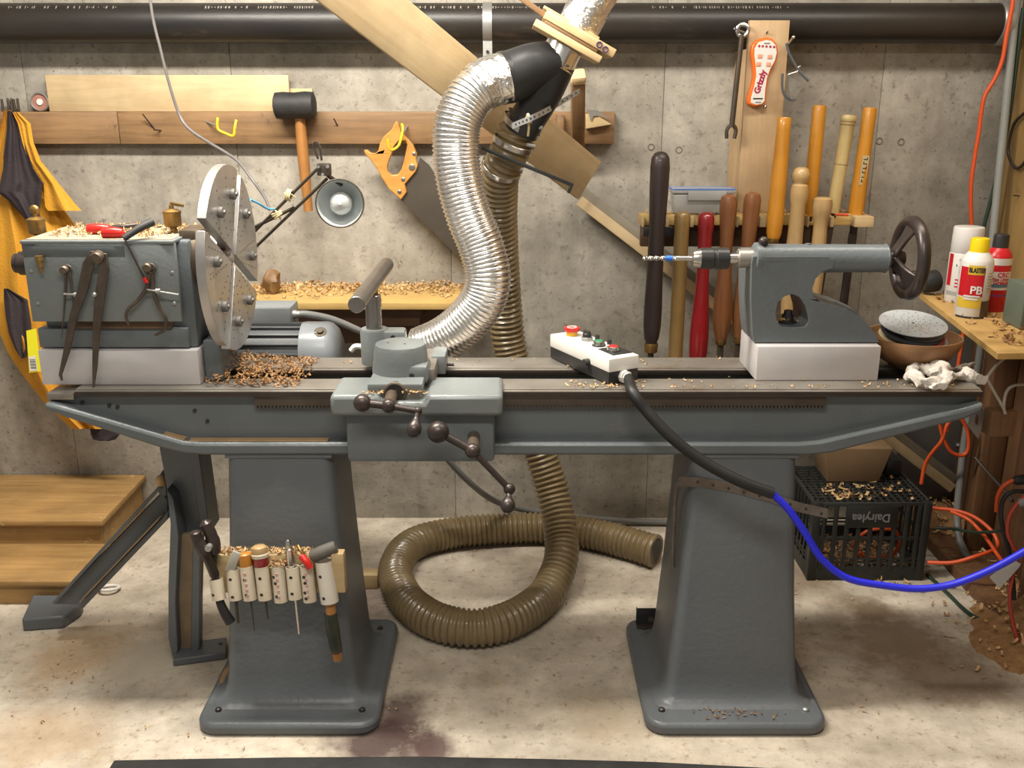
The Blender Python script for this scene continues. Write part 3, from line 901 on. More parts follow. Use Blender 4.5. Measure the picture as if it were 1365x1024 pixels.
# ============================================================ ON AND ALONG THE BACK WALL
# black drain pipe
PYc, PR = 3.272, 0.060
pc = pY(682, 31, PYc)
dp = thing('drain_pipe', (0, PYc, pc.z - PR), 'long black plastic drain pipe strapped along the top of the wall', 'pipe')
MB().cyl((-2.3, PYc, pc.z), (pY(1340, 32, PYc).x, PYc, pc.z), PR, seg=48).build('pipe_run', 'pipe', dp)
xe = pY(1340, 32, PYc).x
MB().rev([(0, PR + 0.004), (0.01, PR + 0.008), (0.03, PR + 0.008), (0.034, PR)], (xe - 0.03, PYc, pc.z), (1, 0, 0), 40).build('hub', 'galv', dp)
def pipe_print(x0px, x1px, seed):
    """faded, unreadable ink-jet line on the pipe: small pale dashes"""
    rn = random.Random(seed)
    a, c = pY(x0px, 12, PYc - PR * 0.8).x, pY(x1px, 12, PYc - PR * 0.8).x
    an = math.radians(47)
    fr = Matrix.Translation(V((a, PYc - (PR + 0.0004) * math.cos(an), pc.z + (PR + 0.0004) * math.sin(an)))) @ Matrix.Rotation(math.radians(90) - an, 4, 'X')
    b = MB(); x = 0
    while x < c - a:
        w = rn.uniform(0.003, 0.009)
        if rn.random() < 0.8:
            h = rn.choice((0.0015, 0.005, 0.0055, 0.006))
            b.box((x, -h, 0), (x + w * 0.6, h, 0.0003))
        x += w + 0.002
    stuff(b.build('faded_print', 'print', dp, smooth=0, frame=fr))
pipe_print(270, 420, 1); pipe_print(552, 720, 2); pipe_print(10, 160, 3); pipe_print(870, 1050, 4)
# strap hangers
for x in (650,):
    p = pY(x, 30, PYc)
    b = MB()
    pts = []
    for k in range(15):
        a = math.radians(-62 + 190 * k / 14)
        pts.append((PYc - (PR + 0.0015) * math.cos(a), pc.z + (PR + 0.0015) * math.sin(a)))
    pts = [(PYc - 0.03, pc.z - PR - 0.055)] + pts
    vs, fs = [], []
    for (yy, zz) in pts:
        for dx in (-0.0145, 0.0145):
            vs.append((p.x + dx, yy, zz))
    n = len(pts)
    off = len(vs)
    for (yy, zz) in pts:
        for dx in (-0.0145, 0.0145):
            vs.append((p.x + dx, yy - 0.0015, zz + 0.0008))
    for i in range(n - 1):
        fs.append((2 * i, 2 * i + 1, 2 * i + 3, 2 * i + 2)); fs.append((off + 2 * i, off + 2 * i + 2, off + 2 * i + 3, off + 2 * i + 1))
        for s in (0, 1):
            fs.append((2 * i + s, 2 * i + 2 + s, off + 2 * i + 2 + s, off + 2 * i + s))
    st_ = b.add(vs, fs).build('strap', 'galv', dp)
    q = pY(650, 69, PYc - 0.033)
    MB().cyl(q, q + V((0, -0.004, 0)), 0.005, seg=12).build('screw', 'iron', st_)

# ledger boards (two lengths butted at a joint)
zt, zb = pY(300, 149, 3.31).z, pY(300, 192, 3.31).z
xj = pY(158, 170, 3.31).x; xe = pY(819, 170, 3.31).x
led1 = tag(MB().box((-2.3, 3.31, zb), (xj - 0.001, WY, zt), 0.003).build('ledger_board', 'ledger'), 'short brown stud screwed to the wall behind the hanging jacket', 'board')
led = thing('ledger_board', ((xj + xe) / 2, 3.33, zb), 'long brown stud screwed to the wall carrying mallet and saw', 'board')
MB().box((xj + 0.001, 3.309, zb), (xe, WY, zt), 0.003).build('stud', 'ledger', led)
for (x0, y0, x1, y1) in ((97, 152, 112, 172), (190, 152, 206, 172), (205, 173, 215, 174), (445, 158, 450, 168), (60, 155, 62, 157)):
    par = led if x0 > 158 else led1
    if par is led1:
        continue
    a = pY(x0, y0, 3.285); c = pY(x1, y1, 3.31)
    MB().cyl(a, c, 0.0022, seg=8).build('nail', 'iron', par)
# yellow coated hooks
yel = mat('yellow_coated_hook', (0.72, 0.50, 0.02), None, 5, 0.4)
def hook(px, lab):
    P = [pY(*q) for q in px]
    h = thing('screw_hook', P[0], lab, 'hook')
    MB().tube(P[1:], 0.0045, 10, 6).build('coated_arm', yel, h)
    MB().cyl(P[0], P[1], 0.003, seg=8).build('screw_shank', 'galv', h)
hook([(275, 162, 3.31), (289, 168, 3.28), (290, 158, 3.255), (290.5, 172, 3.25), (301, 178, 3.25), (311, 181, 3.25), (313, 170, 3.25), (315, 160, 3.26)], 'yellow double hook on the stud between plywood and mallet')
hook([(543, 168, 3.31), (538, 178, 3.27), (536, 166, 3.25), (537, 174, 3.235), (532, 193, 3.225), (523, 200, 3.215), (519, 197, 3.21), (517, 186, 3.205)], 'yellow hook through the grip of the hand saw')

# plywood offcuts standing on the ledger
def upright_board(name, x0, x1, y0, Y, th, material, label):
    a = pY(x0, 148, Y); c = pY(x1, y0, Y)
    return tag(MB().box((a.x, Y, zt + 0.0005), (c.x, Y + th, c.z), 0.0015).build(name, material), label, 'board')
upright_board('plywood_offcut', 66, 384, 100, 3.318, 0.012, 'ply', 'long pale plywood strip leaning on the wall above the stud')
upright_board('plywood_offcut', 386, 416, 118, 3.333, 0.012, 'pine', 'small pale offcut behind the mallet head')
# tape roll
p = pY(52, 136, 3.315)
r = m(12.5, p)
tp = thing('tape_roll', (p.x, p.y, zt), 'small round tin with red paper centre standing on the stud', 'tin')
dust_red = mat('dusty_red_label', (0.36, 0.17, 0.13), (0.26, 0.12, 0.09), 30, 0.7)
MB().torus((p.x, 3.325, zt + r), (0, 1, 0), r - 0.003, 0.003, 32, 8, sx=3).build('rim', 'galv', tp)
MB().cyl((p.x, 3.322, zt + r), (p.x, 3.333, zt + r), r - 0.004, seg=32).build('label_disc', dust_red, tp)
MB().cyl((p.x, 3.318, zt + r), (p.x, 3.323, zt + r), 0.010, seg=18).build('hub', 'white', tp)
# small bent metal pieces
for i, (x0, kind) in enumerate(((2, 0), (10, 1), (18, 2))):
    a = pY(x0, 132, 3.32); w = m(5, a)
    if kind == 0:
        pts = [a, V((a.x, a.y, zt + 0.003))]
    elif kind == 1:
        pts = [V((a.x, a.y, zt + 0.003)), a, V((a.x + w, a.y, zt + 0.004)), V((a.x + w, a.y, a.z))]
    else:
        pts = [a, V((a.x, a.y, zt + 0.004)), V((a.x + w, a.y, zt + 0.004)), V((a.x + w, a.y, a.z))]
    b = MB()
    for k in range(len(pts) - 1):
        b.cyl(pts[k], pts[k + 1], 0.0042, seg=8); b.ball(pts[k + 1], 0.0042, 8)
    tag(b.build('metal_letter_stamp', 'dark_steel'), ['straight rusty steel bar upright on the stud end', 'bent N-shaped rusty steel piece on the stud end', 'U-shaped rusty steel staple standing beside the red tin'][i], 'metal piece')

# mallet
h0, h1 = pY(398, 140, 3.27), pY(411, 281, 3.28)
ml = thing('mallet', h1, 'black rubber mallet with wooden handle hanging on the stud', 'mallet')
a, c = pY(366, 141, 3.262), pY(420, 140, 3.262)
L = c.x - a.x
MB().rev([(0, 0.030), (0.005, 0.041), (0.03, 0.043), (L / 2, 0.040), (L - 0.03, 0.043), (L - 0.005, 0.041), (L, 0.030)], a, c - a, 28).build('head', 'black_rubber', ml)
han = wood('worn_tool_handle', (0.44, 0.20, 0.055), (0.34, 0.145, 0.04), 2, 0.42)
MB().tube([h0, h0.lerp(h1, 0.25), h0.lerp(h1, 0.55), h0.lerp(h1, 0.8), h1], 0.014, 14, 5, rad=lambda s, i: 0.0145 + 0.0045 * math.sin(min(1, s / 0.3) * 3.0)).build('handle', han, ml)

# hand saw
YS = 3.255
sw = thing('hand_saw', pY(520, 260, YS), 'hand saw with open wooden grip hanging from the stud', 'saw')
def z8(x, y): return (460 + x / 4.655, 140 + y / 4.655)
ho_ = [(115, 280), (135, 278), (160, 298), (190, 300), (207, 280), (215, 240), (240, 195), (290, 150), (305, 115), (320, 98), (335, 125), (345, 165), (390, 210), (420, 245), (445, 300), (440, 335), (452, 375), (440, 410), (412, 445), (370, 492), (383, 540), (347, 590), (270, 520), (225, 450), (200, 400), (160, 345), (125, 305)]
hi_ = [(330, 225), (375, 220), (385, 245), (375, 300), (350, 400), (325, 432), (290, 435), (265, 415), (262, 375), (290, 300), (305, 255)]
grip = mat('varnished_beech_grip', (0.55, 0.27, 0.065), (0.44, 0.20, 0.045), 9, 0.35, sc=(1, 1, 4))
MB().prism([[pY(*z8(x, y), YS) for x, y in ho_], [pY(*z8(x, y), YS) for x, y in hi_]], (0, 0.022, 0)).build('grip', grip, sw, bevel=0.003)
bl = [(465, 325), (520, 370), (760, 720), (900, 1000), (860, 1050), (720, 960), (347, 588), (372, 492), (440, 412)]
sawm = mat('dull_saw_steel', (0.125, 0.105, 0.085), (0.095, 0.08, 0.065), 5, 0.42, 0.6)
MB().prism([[pY(*z8(x, y), YS + 0.010) for x, y in bl]], (0, 0.0016, 0)).build('blade', sawm, sw)
for (x, y, r) in ((428, 303, 0.006), (415, 386, 0.0105), (361, 461, 0.0065), (337, 538, 0.0065)):
    p = pY(*z8(x, y), YS)
    MB().rev([(0, r), (0.002, r), (0.003, r * 0.6)], p, (0, -1, 0), 18).build('rivet', 'bright_steel', sw)

# hanging work coat
jk = thing('work_coat', pY(60, 500, 3.25), 'yellow and black work coat hanging from the stud end', 'coat')
ycl = mat('golden_yellow_cloth', (0.62, 0.30, 0.025), (0.50, 0.225, 0.018), 6, 0.85, bmp=0.25, bscale=140)
bcl = mat('black_purple_cloth', (0.030, 0.022, 0.026), (0.045, 0.034, 0.038), 6, 0.9, bmp=0.25, bscale=140)
def drape(rows, Y, amp, freq, ph, n=26, th=0.006, lean=0.0):
    """rows: (y, x_left, x_right) down the cloth; folds run down it"""
    # densify
    out = []
    R2 = []
    for i in range(len(rows) - 1):
        for k in range(5):
            t = k / 5
            R2.append(tuple(rows[i][j] * (1 - t) + rows[i + 1][j] * t for j in range(3)))
    R2.append(rows[-1])
    for (y, xl, xr) in R2:
        row = []
        tt = (y - rows[0][0]) / (rows[-1][0] - rows[0][0])
        for j in range(n + 1):
            u = j / n
            fold = amp * (0.35 + tt) * math.sin(u * freq + ph + 1.3 * tt) + 0.4 * amp * math.sin(u * freq * 2.3 + 4 * tt)
            row.append(pY(xl + (xr - xl) * u, y, Y - lean * tt + fold))
        out.append(row)
    return MB().sheet(out, th)
drape([(147, 5, 14), (170, 0, 30), (210, -12, 40), (250, -15, 62), (290, -15, 92), (330, -15, 118), (380, -12, 122), (430, -6, 122), (470, 10, 120), (500, 30, 122), (540, 62, 126), (572, 96, 150)], 3.27, 0.016, 15, 0.4, lean=0.05).build('coat_body', ycl, jk)
drape([(148, 10, 16), (170, 9, 28), (200, 6, 35), (225, 4, 44), (244, 0, 56), (256, -4, 55), (268, 12, 54), (285, 27, 52), (300, 40, 50)], 3.235, 0.010, 9, 1.0, lean=0.03, th=0.004).build('black_yoke', bcl, jk)
drape([(385, 5, 10), (400, 5, 36), (425, 8, 40), (445, 12, 42), (465, 20, 40), (478, 28, 32)], 3.205, 0.007, 8, 2.0, n=14, th=0.004).build('black_hem_panel', bcl, jk)
drape([(150, 17, 24), (165, 24, 40), (190, 30, 44), (215, 38, 54), (245, 58, 78), (275, 60, 102), (281, 64, 108)], 3.225, 0.008, 6, 0.0, n=14, th=0.004, lean=0.02).build('coat_flap', ycl, jk)
drape([(572, 120, 150), (580, 121, 159), (586, 124, 154), (588, 132, 145)], 3.215, 0.004, 5, 0.0, n=10, th=0.004).build('black_cuff', bcl, jk)
tagm = mat('fluorescent_yellow_tag', (0.80, 0.74, 0.02), None, 4, 0.5)
a, c = pY(36, 442, 3.19), pY(52, 496, 3.19)
tg = MB().prism([[pY(x, y, 3.185) for x, y in ((35, 441), (48, 438), (55, 495), (39, 497))]], (0, 0.001, 0)).build('swing_tag', tagm, jk)
MB().prism([[pY(x, y, 3.1835) for x, y in ((38, 476), (47, 474), (50, 494), (40, 495))]], (0, 0.0008, 0)).build('barcode_panel', 'white', tg)
bc = MB()
for k in range(7):
    a, c = pY(39.5 + 0.25 * k, 479 + 2 * k, 3.1828), pY(47 + 0.25 * k, 478 + 2 * k, 3.1828)
    bc.box((a.x, 3.1826, a.z - (0.0022 if k % 2 else 0.0012)), (c.x, 3.1832, a.z))
stuff(bc.build('barcode', 'black', tg))

# shelf below the lamp, with the brown board under it
za = pY(480, 380, WY - 0.001).z
yf = pZ(480, 404, za).y
sh = thing('wall_shelf', (-0.6, 3.2, za - 0.03), 'yellow pine wall shelf dusted with shavings behind the lathe', 'shelf')
xl_, xr_ = pY(300, 400, yf).x, pY(640, 400, yf).x
MB().box((xl_, yf, za - 0.022), (xr_, WY, za), 0.002).build('shelf_board', 'yshelf', sh)
MB().box((xl_, WY - 0.04, za - 0.20), (xr_ - 0.09, WY, za - 0.022), 0.003).build('cleat_board', 'brown_x', sh)
MB().box((xl_ + 0.1, yf + 0.06, za - 0.09), (xr_ - 0.2, WY - 0.045, za - 0.022), 0.003).build('bearer', 'brown_x', sh)
rn = random.Random(3)
pts = []
for k in range(520):
    q = rn.random()
    yy = WY - 0.005 - abs(rn.gauss(0, 0.085))
    xx = rn.uniform(xl_ + 0.02, xr_ - 0.02)
    if yy > yf + 0.015:
        hgt = 0.018 * max(0, 1 - (WY - yy) / 0.11) * (0.5 + 0.5 * math.sin(xx * 17))
        pts.append((xx, yy, za + 0.002 + rn.random() * max(0.002, hgt)))
chips('wood_shavings', pts, 'curled shavings heaped along the back of the wall shelf', size=0.022)

# ---------------------------------------------------------------- tall plank, long batten
def board_between(name, A, B, w, t, material, label, nh, cat='board', parent=None):
    A, B = V(A), V(B)
    f = axes(A, B - A, nh)
    o = MB().box((0, -w / 2, -t / 2), ((B - A).length, w / 2, t / 2), 0.002).build(name, material, parent, frame=f)
    if label:
        tag(o, label, cat)
    return o
A = pY(784, 240, 3.26); B0 = pY(484, 0, 2.62)
B = A + (B0 - A) * 1.22
board_between('leaning_plank', A, B, 0.142, 0.019, 'ply', 'wide pale plank slanting from above down to the wall behind the ducts', (0.15, -1, 0.1))
A = pY(772, 262, 3.315); B = pY(1268, 645, 3.24)
bt_ = thing('long_batten', B, 'long thin wooden batten slanting down the wall behind the turning tools', 'batten')
board_between('pale_edge', A + V((0, -0.013, -0.012)), B + V((0, -0.013, -0.012)), 0.034, 0.018, 'ply', None, (0, -1, 0.1), parent=bt_)
dusty = wood('dusty_grey_batten', (0.25, 0.22, 0.165), (0.2, 0.17, 0.12), 0)
board_between('dusty_top', A + V((0.012, 0.006, 0.014)), B + V((0.012, 0.006, 0.014)), 0.034, 0.02, dusty, None, (0, -1, 0.1), parent=bt_)

# ---------------------------------------------------------------- wooden bracket that carries the duct
bk = thing('duct_bracket', pY(772, 205, 3.28), 'wooden stub arm and blocks fixed at the stud end to hold the ducts', 'bracket')
A, B = pY(770, 196, 3.285), pY(770.5, 108, 3.12)
f = axes(A, B - A, (0, -1, 0.3))
b = MB().box((-0.03, -0.021, -0.02), ((B - A).length, 0.021, 0.02), 0.004)
b.build('arm', 'ledger', bk, frame=f)
endg = mat('pale_end_grain', (0.70, 0.52, 0.30), (0.62, 0.44, 0.24), 30, 0.7)
MB().box(((B - A).length, -0.0235, -0.024), ((B - A).length + 0.03, 0.0235, 0.024), 0.008).build('arm_end', endg, bk, frame=f)
MB().box((pY(742, 190, 3.275).x, 3.27, zb + 0.015), (pY(752, 150, 3.275).x, 3.308, zt - 0.008), 0.003).build('spacer_block', 'ledger', bk)
MB().prism([[pY(x, y, 3.285) for x, y in ((781, 152), (792, 152), (816, 166), (781, 172))]], (0, 0.022, 0)).build('wedge', 'pine', bk, bevel=0.002)
spl = mat('grey_splinters', (0.18, 0.17, 0.15), None, 20, 0.7)
MB().prism([[pY(x, y, 3.28) for x, y in ((781, 146), (797, 147), (815, 160), (800, 154), (791, 155), (788, 162), (785, 152))]], (0, 0.004, 0)).build('torn_flap', spl, bk)

# ============================================================ DUST COLLECTION
# wooden blast gate
YD = 2.74
g0, g1 = pY(716, 26, YD), pY(806, 78, YD)
ax_ = (g1 - g0).normalized()
nrm = V((-ax_.z, 0, ax_.x))          # towards the upper duct
if nrm.z < 0: nrm = -nrm
bg_ = thing('blast_gate', (g0 + g1) / 2, 'wooden sliding blast gate clamped between foil duct and black wye', 'blast gate')
f = axes((g0 + g1) / 2, ax_, nrm)
L = (g1 - g0).length / 2
for (z0, z1, l0, l1, w) in ((-0.022, -0.004, -L - 0.002, L - 0.012, 0.080), (-0.003, 0.005, -L + 0.02, L - 0.03, 0.078), (0.006, 0.028, -L + 0.012, L + 0.012, 0.080)):
    MB().box((l0, -w, z0), (l1, w, z1), 0.002).build('gate_board', 'pine' if z0 != -0.003 else 'ledger', bg_, frame=f)
MB().box((-L + 0.0, -0.05, 0.0285), (L - 0.04, 0.06, 0.036), 0.002).build('top_cleat', 'pine', bg_, frame=f)
st0, st1 = pY(668, -22, YD - 0.05), pY(735, 27, YD - 0.05)
board_between('slide_stick', st0, st1, 0.014, 0.012, 'ledger', None, (0, -1, 0), parent=bg_)
for (x, y) in ((799, 59.5), (807, 66)):
    p = pY(x, y, YD - 0.0815)
    MB().torus(p, (0, 1, 0), 0.0068, 0.0016, 18, 6).build('bolt_ring', mat('purple_ink', (0.06, 0.03, 0.10), None, 5, 0.5), bg_)
# foil duct above the gate
d0 = (g0 + g1) / 2 + nrm * 0.03 + ax_ * 0.002
d1 = d0 + nrm * 0.42
tdk = thing('foil_duct', d0, 'shiny foil taped duct rising out of frame above the blast gate', 'duct')
def crinkle(A, B, r, n, amp, seed, name, material, parent, seg=26):
    rn = random.Random(seed)
    A, B = V(A), V(B)
    D = B - A; L = D.length; Dn = D.normalized(); U = Dn.orthogonal().normalized(); W = Dn.cross(U)
    vs, fs = [], []
    for i in range(n + 1):
        for k in range(seg):
            a = 2 * math.pi * k / seg
            rr = r + amp * (mnoise.noise(V((i * 0.7, math.cos(a) * 3 + seed, math.sin(a) * 3))))
            vs.append(A + D * i / n + (U * math.cos(a) + W * math.sin(a)) * rr)
    for i in range(n):
        for k in range(seg):
            k2 = (k + 1) % seg
            fs.append((i * seg + k, i * seg + k2, i * seg + seg + k2, i * seg + seg + k))
    fs.append(tuple(range(seg))); fs.append(tuple(n * seg + k for k in range(seg)))
    return MB().add(vs, fs).build(name, material, parent, smooth=60)
crinkle(d0, d1, 0.057, 26, 0.005, 1, 'duct_tube', 'foil_tape', tdk)
tdm = mat('red_print_on_foil', (0.62, 0.13, 0.09), None, 5, 0.4)
# black wye
n0 = (g0 + g1) / 2 - nrm * 0.024 - ax_ * 0.006
n1 = n0 - nrm * 0.055
wy = thing('wye_fitting', pY(715, 120, YD), 'black plastic wye splitting the foil duct from the ribbed hose', 'wye fitting')
MB().rev([(0, 0.050), (0.03, 0.051), (0.055, 0.053)], n0, n1 - n0, 30).build('foil_collar', 'foil', wy)
for k in range(4):
    q = n0.lerp(n1, 0.75) + ax_ * (-0.035 + 0.022 * k)
    MB().cyl(V((q.x, YD - 0.051, q.z)), V((q.x, YD - 0.044, q.z)), 0.003, seg=8).build('collar_screw', 'iron', wy)
ea = pY(668, 104, YD - 0.03)
eb = pY(694, 176, YD + 0.04)
MB().tube([n0.lerp(n1, 0.8), n1.lerp(ea, 0.4) + V((0, 0, 0.01)), ea + V((0.03, 0.01, 0.005)), ea], 0.05, 28, 6, rad=lambda s, i: 0.053 + 0.015 * min(1, s / 0.12)).build('left_branch', 'black', wy)
MB().tube([n0.lerp(n1, 0.8), n1.lerp(eb, 0.35) + V((0.006, 0, 0)), eb.lerp(n1, 0.15), eb], 0.05, 28, 6, rad=lambda s, i: 0.053 - 0.004 * min(1, s / 0.2)).build('lower_branch', 'black', wy)
A = pY(725, 95, YD - 0.045)
# aluminium flexible duct
D_pts = [(676, 103, 2.71), (652, 110, 2.70), (627, 129, 2.68), (610, 165, 2.66), (608, 205, 2.65), (613, 245, 2.64), (626, 290, 2.63), (642, 330, 2.62), (650, 368, 2.61), (642, 403, 2.61), (617, 433, 2.62), (590, 453, 2.63), (560, 466, 2.65)]
DP = path([pY(*q) for q in D_pts], 14)
fd = thing('flexible_duct', DP[-1], 'silver ribbed aluminium flexible duct curving down to the tool rest', 'duct')
P = resample(DP, 0.0016)
pit = 0.0112
tot = len(P) * 0.0016
def rfd(s, i):
    k = (s / pit) % 1
    return 0.0605 + 0.0030 * (1 if k < 0.55 else -0.6) * (0.6 + 0.4 * math.sin(k * 6.283))
i0 = int(0.09 / 0.0016)
MB().tube(P[i0 - 6:], 0.06, 36, 1, rad=rfd).build('ribbed_tube', 'foil', fd, smooth=75)
# taped upper sleeve, crinkled
rs = random.Random(5)
vs_ = P[:i0]
def rtape(s, i): return 0.0655 + 0.0022 * mnoise.noise(V((s * 90, 2.2, 0)))
tb = MB().tube(vs_[::3], 0.065, 40, 1, rad=rtape)
for q in range(len(tb.v)):
    tb.v[q] += V((mnoise.noise(tb.v[q] * 60), mnoise.noise(tb.v[q] * 60 + V((9, 0, 0))), mnoise.noise(tb.v[q] * 60 + V((0, 7, 0))))) * 0.0035
tb.build('foil_tape_sleeve', 'foil_tape', fd, smooth=25)
crinkle(DP[-1] + V((0.03, -0.004, 0.006)), DP[-1] + V((-0.085, -0.05, -0.02)), 0.042, 8, 0.012, 4, 'crumpled_end', 'foil_tape', fd)
# perforated strap with string
A, B = pY(683, 168, 2.66), pY(773, 121, 3.085)
ps = thing('perforated_strap', A, 'perforated steel strap tying the wye back to the wooden arm', 'strap')
mid = pY(724, 150, 2.665)
pp = path([A, mid, B], 8)
bb = MB()
wv = V((0, 0, 1))
vs, fs = [], []
for p in pp:
    for (dz, dy) in ((-0.008, 0), (0.008, 0), (0.008, 0.0015), (-0.008, 0.0015)):
        vs.append(p + V((0, dy, dz)))
for i in range(len(pp) - 1):
    for k in range(4):
        fs.append((i * 4 + k, i * 4 + (k + 1) % 4, i * 4 + 4 + (k + 1) % 4, i * 4 + 4 + k))
fs.append((0, 1, 2, 3)); fs.append(tuple(len(vs) - 4 + k for k in range(4)))
bb.add(vs, fs).build('band', 'galv', ps)
for i in range(1, len(pp) - 1):
    MB().cyl(pp[i] + V((0, -0.0008, 0)), pp[i] + V((0, 0.002, 0)), 0.003, seg=10).build('hole', 'black', ps)
tw = mat('cream_twine', (0.62, 0.50, 0.27), None, 30, 0.8)
c = pY(704, 158, 2.655)
b = MB()
for k in range(4):
    b.torus(c + V((0.002 * k - 0.003, 0, 0)), (1, 0.2, 0.3 * k - 0.4), 0.011, 0.0028, 18, 6)
b.tube([c, c + V((0.002, 0, -0.02)), c + V((0, 0.01, -0.045))], 0.003, 6, 4)
tag(b.build('twine', tw), 'knot of cream twine tied round the perforated strap', 'twine')
# ribbed dust hose: from wye, down behind the bed, one loop on the floor
rH = 0.052
def fl(x, y): 
    q = pZ(x, y, rH + 0.004); return (q.x, q.y, q.z)
H = [tuple(eb + V((0.012, 0.005, 0.03))), tuple(pY(692, 172, 2.79)), tuple(pY(681, 200, 2.80)), tuple(pY(668, 228, 2.84)), tuple(pY(665, 270, 2.90)), tuple(pY(667, 330, 2.97)), tuple(pY(672, 400, 3.02)), tuple(pY(679, 460, 3.03)), tuple(pY(697, 530, 3.0)),
     tuple(pY(716, 590, 2.98)), tuple(pY(735, 650, 2.94)), tuple(pY(747, 705, 2.87))]
q = pY(747, 750, 2.78); H.append((q.x, q.y, max(q.z, rH + 0.02)))
H += [fl(724, 797), fl(676, 828), fl(625, 837), fl(575, 825), fl(540, 797), fl(527, 760), fl(548, 727), fl(600, 711), fl(665, 705), fl(735, 704), fl(800, 714), fl(874, 735)]
HP = resample(path(H, 12), 0.0036)
dh = thing('dust_hose', fl(625, 837)[:2] + (0,), 'dusty brown ribbed dust hose hanging behind the bed and looping on the floor', 'hose')
def rdh(s, i):
    k = (s / 0.0185)
    return rH + 0.0042 * math.cos(k * 2 * math.pi)
MB().tube(HP, rH, 28, 1, rad=rdh).build('ribbed_hose', 'hose', dh, smooth=70)
e1, e0 = HP[-1], HP[-6]
MB().rev([(0, 0.055), (0.006, 0.058), (0.014, 0.056)], e1 - (e1 - e0).normalized() * 0.012, e1 - e0, 30).build('cuff', 'hose', dh)
MB().rev([(0, 0.046), (0.001, 0.046)], e1 + (e1 - e0).normalized() * 0.001, e1 - e0, 24).build('mouth', 'black', dh)
def hclamp(frac, lab):
    i = int(frac)
    D = (HP[i + 2] - HP[i - 2])
    h = thing('hose_clamp', HP[i], lab, 'hose clamp')
    MB().rev([(-0.008, 0.0585), (-0.007, 0.0595), (0.007, 0.0595), (0.008, 0.0585)], HP[i], D, 32, caps=False).build('band', 'bright_steel', h)
    s = HP[i] + V((0.045, -0.042, 0.0))
    MB().cyl(s + V((-0.01, 0, 0.002)), s + V((0.014, 0, -0.004)), 0.0065, seg=12).build('worm_screw', 'galv', h)
def near(px, py):
    best = min(range(5, 200), key=lambda i: (proj(HP[i])[0] - px) ** 2 + (proj(HP[i])[1] - py) ** 2)
    return best
def proj(p):
    d = dep(p)
    up = (p.z - CAM_H) * CP + p.y * SP
    return (682.5 + p.x * FPX / d, 512 - up * FPX / d)
hclamp(near(691, 165), 'upper steel hose clamp just under the black wye')
hclamp(near(679, 190), 'middle steel hose clamp above the black flat bar')
hclamp(near(668, 222), 'lower steel hose clamp with worm screw below the flat bar')
# black flat bar with hooked end
b = MB()
A, B = pY(642, 197, 2.730), pY(764, 247, 2.725)
f = axes(A, B - A, (0, -1, 0))
Lb = (B - A).length
fb = thing('flat_bar', A, 'black flat steel bar with hooked end resting across the ribbed hose', 'flat bar')
MB().box((0, -0.005, -0.0085), (Lb, 0.005, 0.0085), 0.001).build('bar', 'black', fb, frame=f)
MB().box((Lb - 0.009, -0.024, -0.0085), (Lb, 0.0, 0.0085), 0.001).build('hooked_end', 'black', fb, frame=f)
# ============================================================ TURNING TOOL RACK
YR0, YR1 = 3.06, 3.165
rk = thing('tool_rack', pY(1010, 300, 3.15), 'pale wooden tool rack fixed to an upright board on the wall', 'tool rack')
zr = pY(1000, 289, YR0).z; zr0 = pY(1000, 303, YR0).z
rx0, rx1 = pY(856, 295, YR0).x, pY(1165, 295, YR0).x
MB().box((rx0, YR0 + 0.045, zr0), (rx1, YR1, zr), 0.002).build('rack_shelf', 'yshelf', rk)
TX = [873, 906, 939, 968, 999, 1036, 1063, 1093, 1126]
cuts = sorted([(x - 14, x + 14) for x in TX])
edges = [856] + [e for c_ in cuts for e in c_] + [1165]
for i in range(0, len(edges), 2):
    if edges[i + 1] - edges[i] > 1:
        a, c = pY(edges[i], 295, YR0).x, pY(edges[i + 1], 295, YR0).x
        MB().box((a, YR0, zr0), (c, YR0 + 0.0455, zr), 0.002).build('rack_finger', 'pine', rk)
MB().box((rx0 + 0.01, YR0 + 0.09, zr0 - 0.075), (rx1 - 0.12, YR1 + 0.02, zr0 - 0.001), 0.002).build('back_strip', 'brown_x', rk)
MB().box((pY(858, 305, YR0).x, YR0 + 0.002, zr0 - 0.03), (pY(898, 305, YR0).x, YR0 + 0.04, zr0 - 0.0005), 0.002).build('black_clip', 'black', rk)
YB = 3.17
bx0, bx1 = pY(993, 120, YB).x, pY(1046, 120, YB).x
ztop = pY(1020, 27, YB).z
bx0b = pY(980, 285, YB).x
MB().box((bx0, YB, zr0), (bx1, YB + 0.02, ztop), 0.002).build('upright_board', 'ply_z', rk)
MB().box((bx0, YB + 0.021, zr0), (bx0 + 0.10, WY - 0.002, pc.z - PR - 0.02), 0.002).build('spacer_stud', 'ply_z', rk)
p = pY(1022, 44, YB)
MB().cyl(p, p + V((0, -0.012, 0.003)), 0.0025, seg=8).build('nail', 'iron', rk)
rn = random.Random(8)
chips('wood_shavings', [(rn.uniform(rx0 + 0.02, rx1 - 0.02), rn.uniform(YR0 + 0.04, YR1 - 0.01), zr + 0.002 + rn.random() * 0.006) for k in range(170)], 'shavings scattered over the tool rack between the handles', size=0.018)

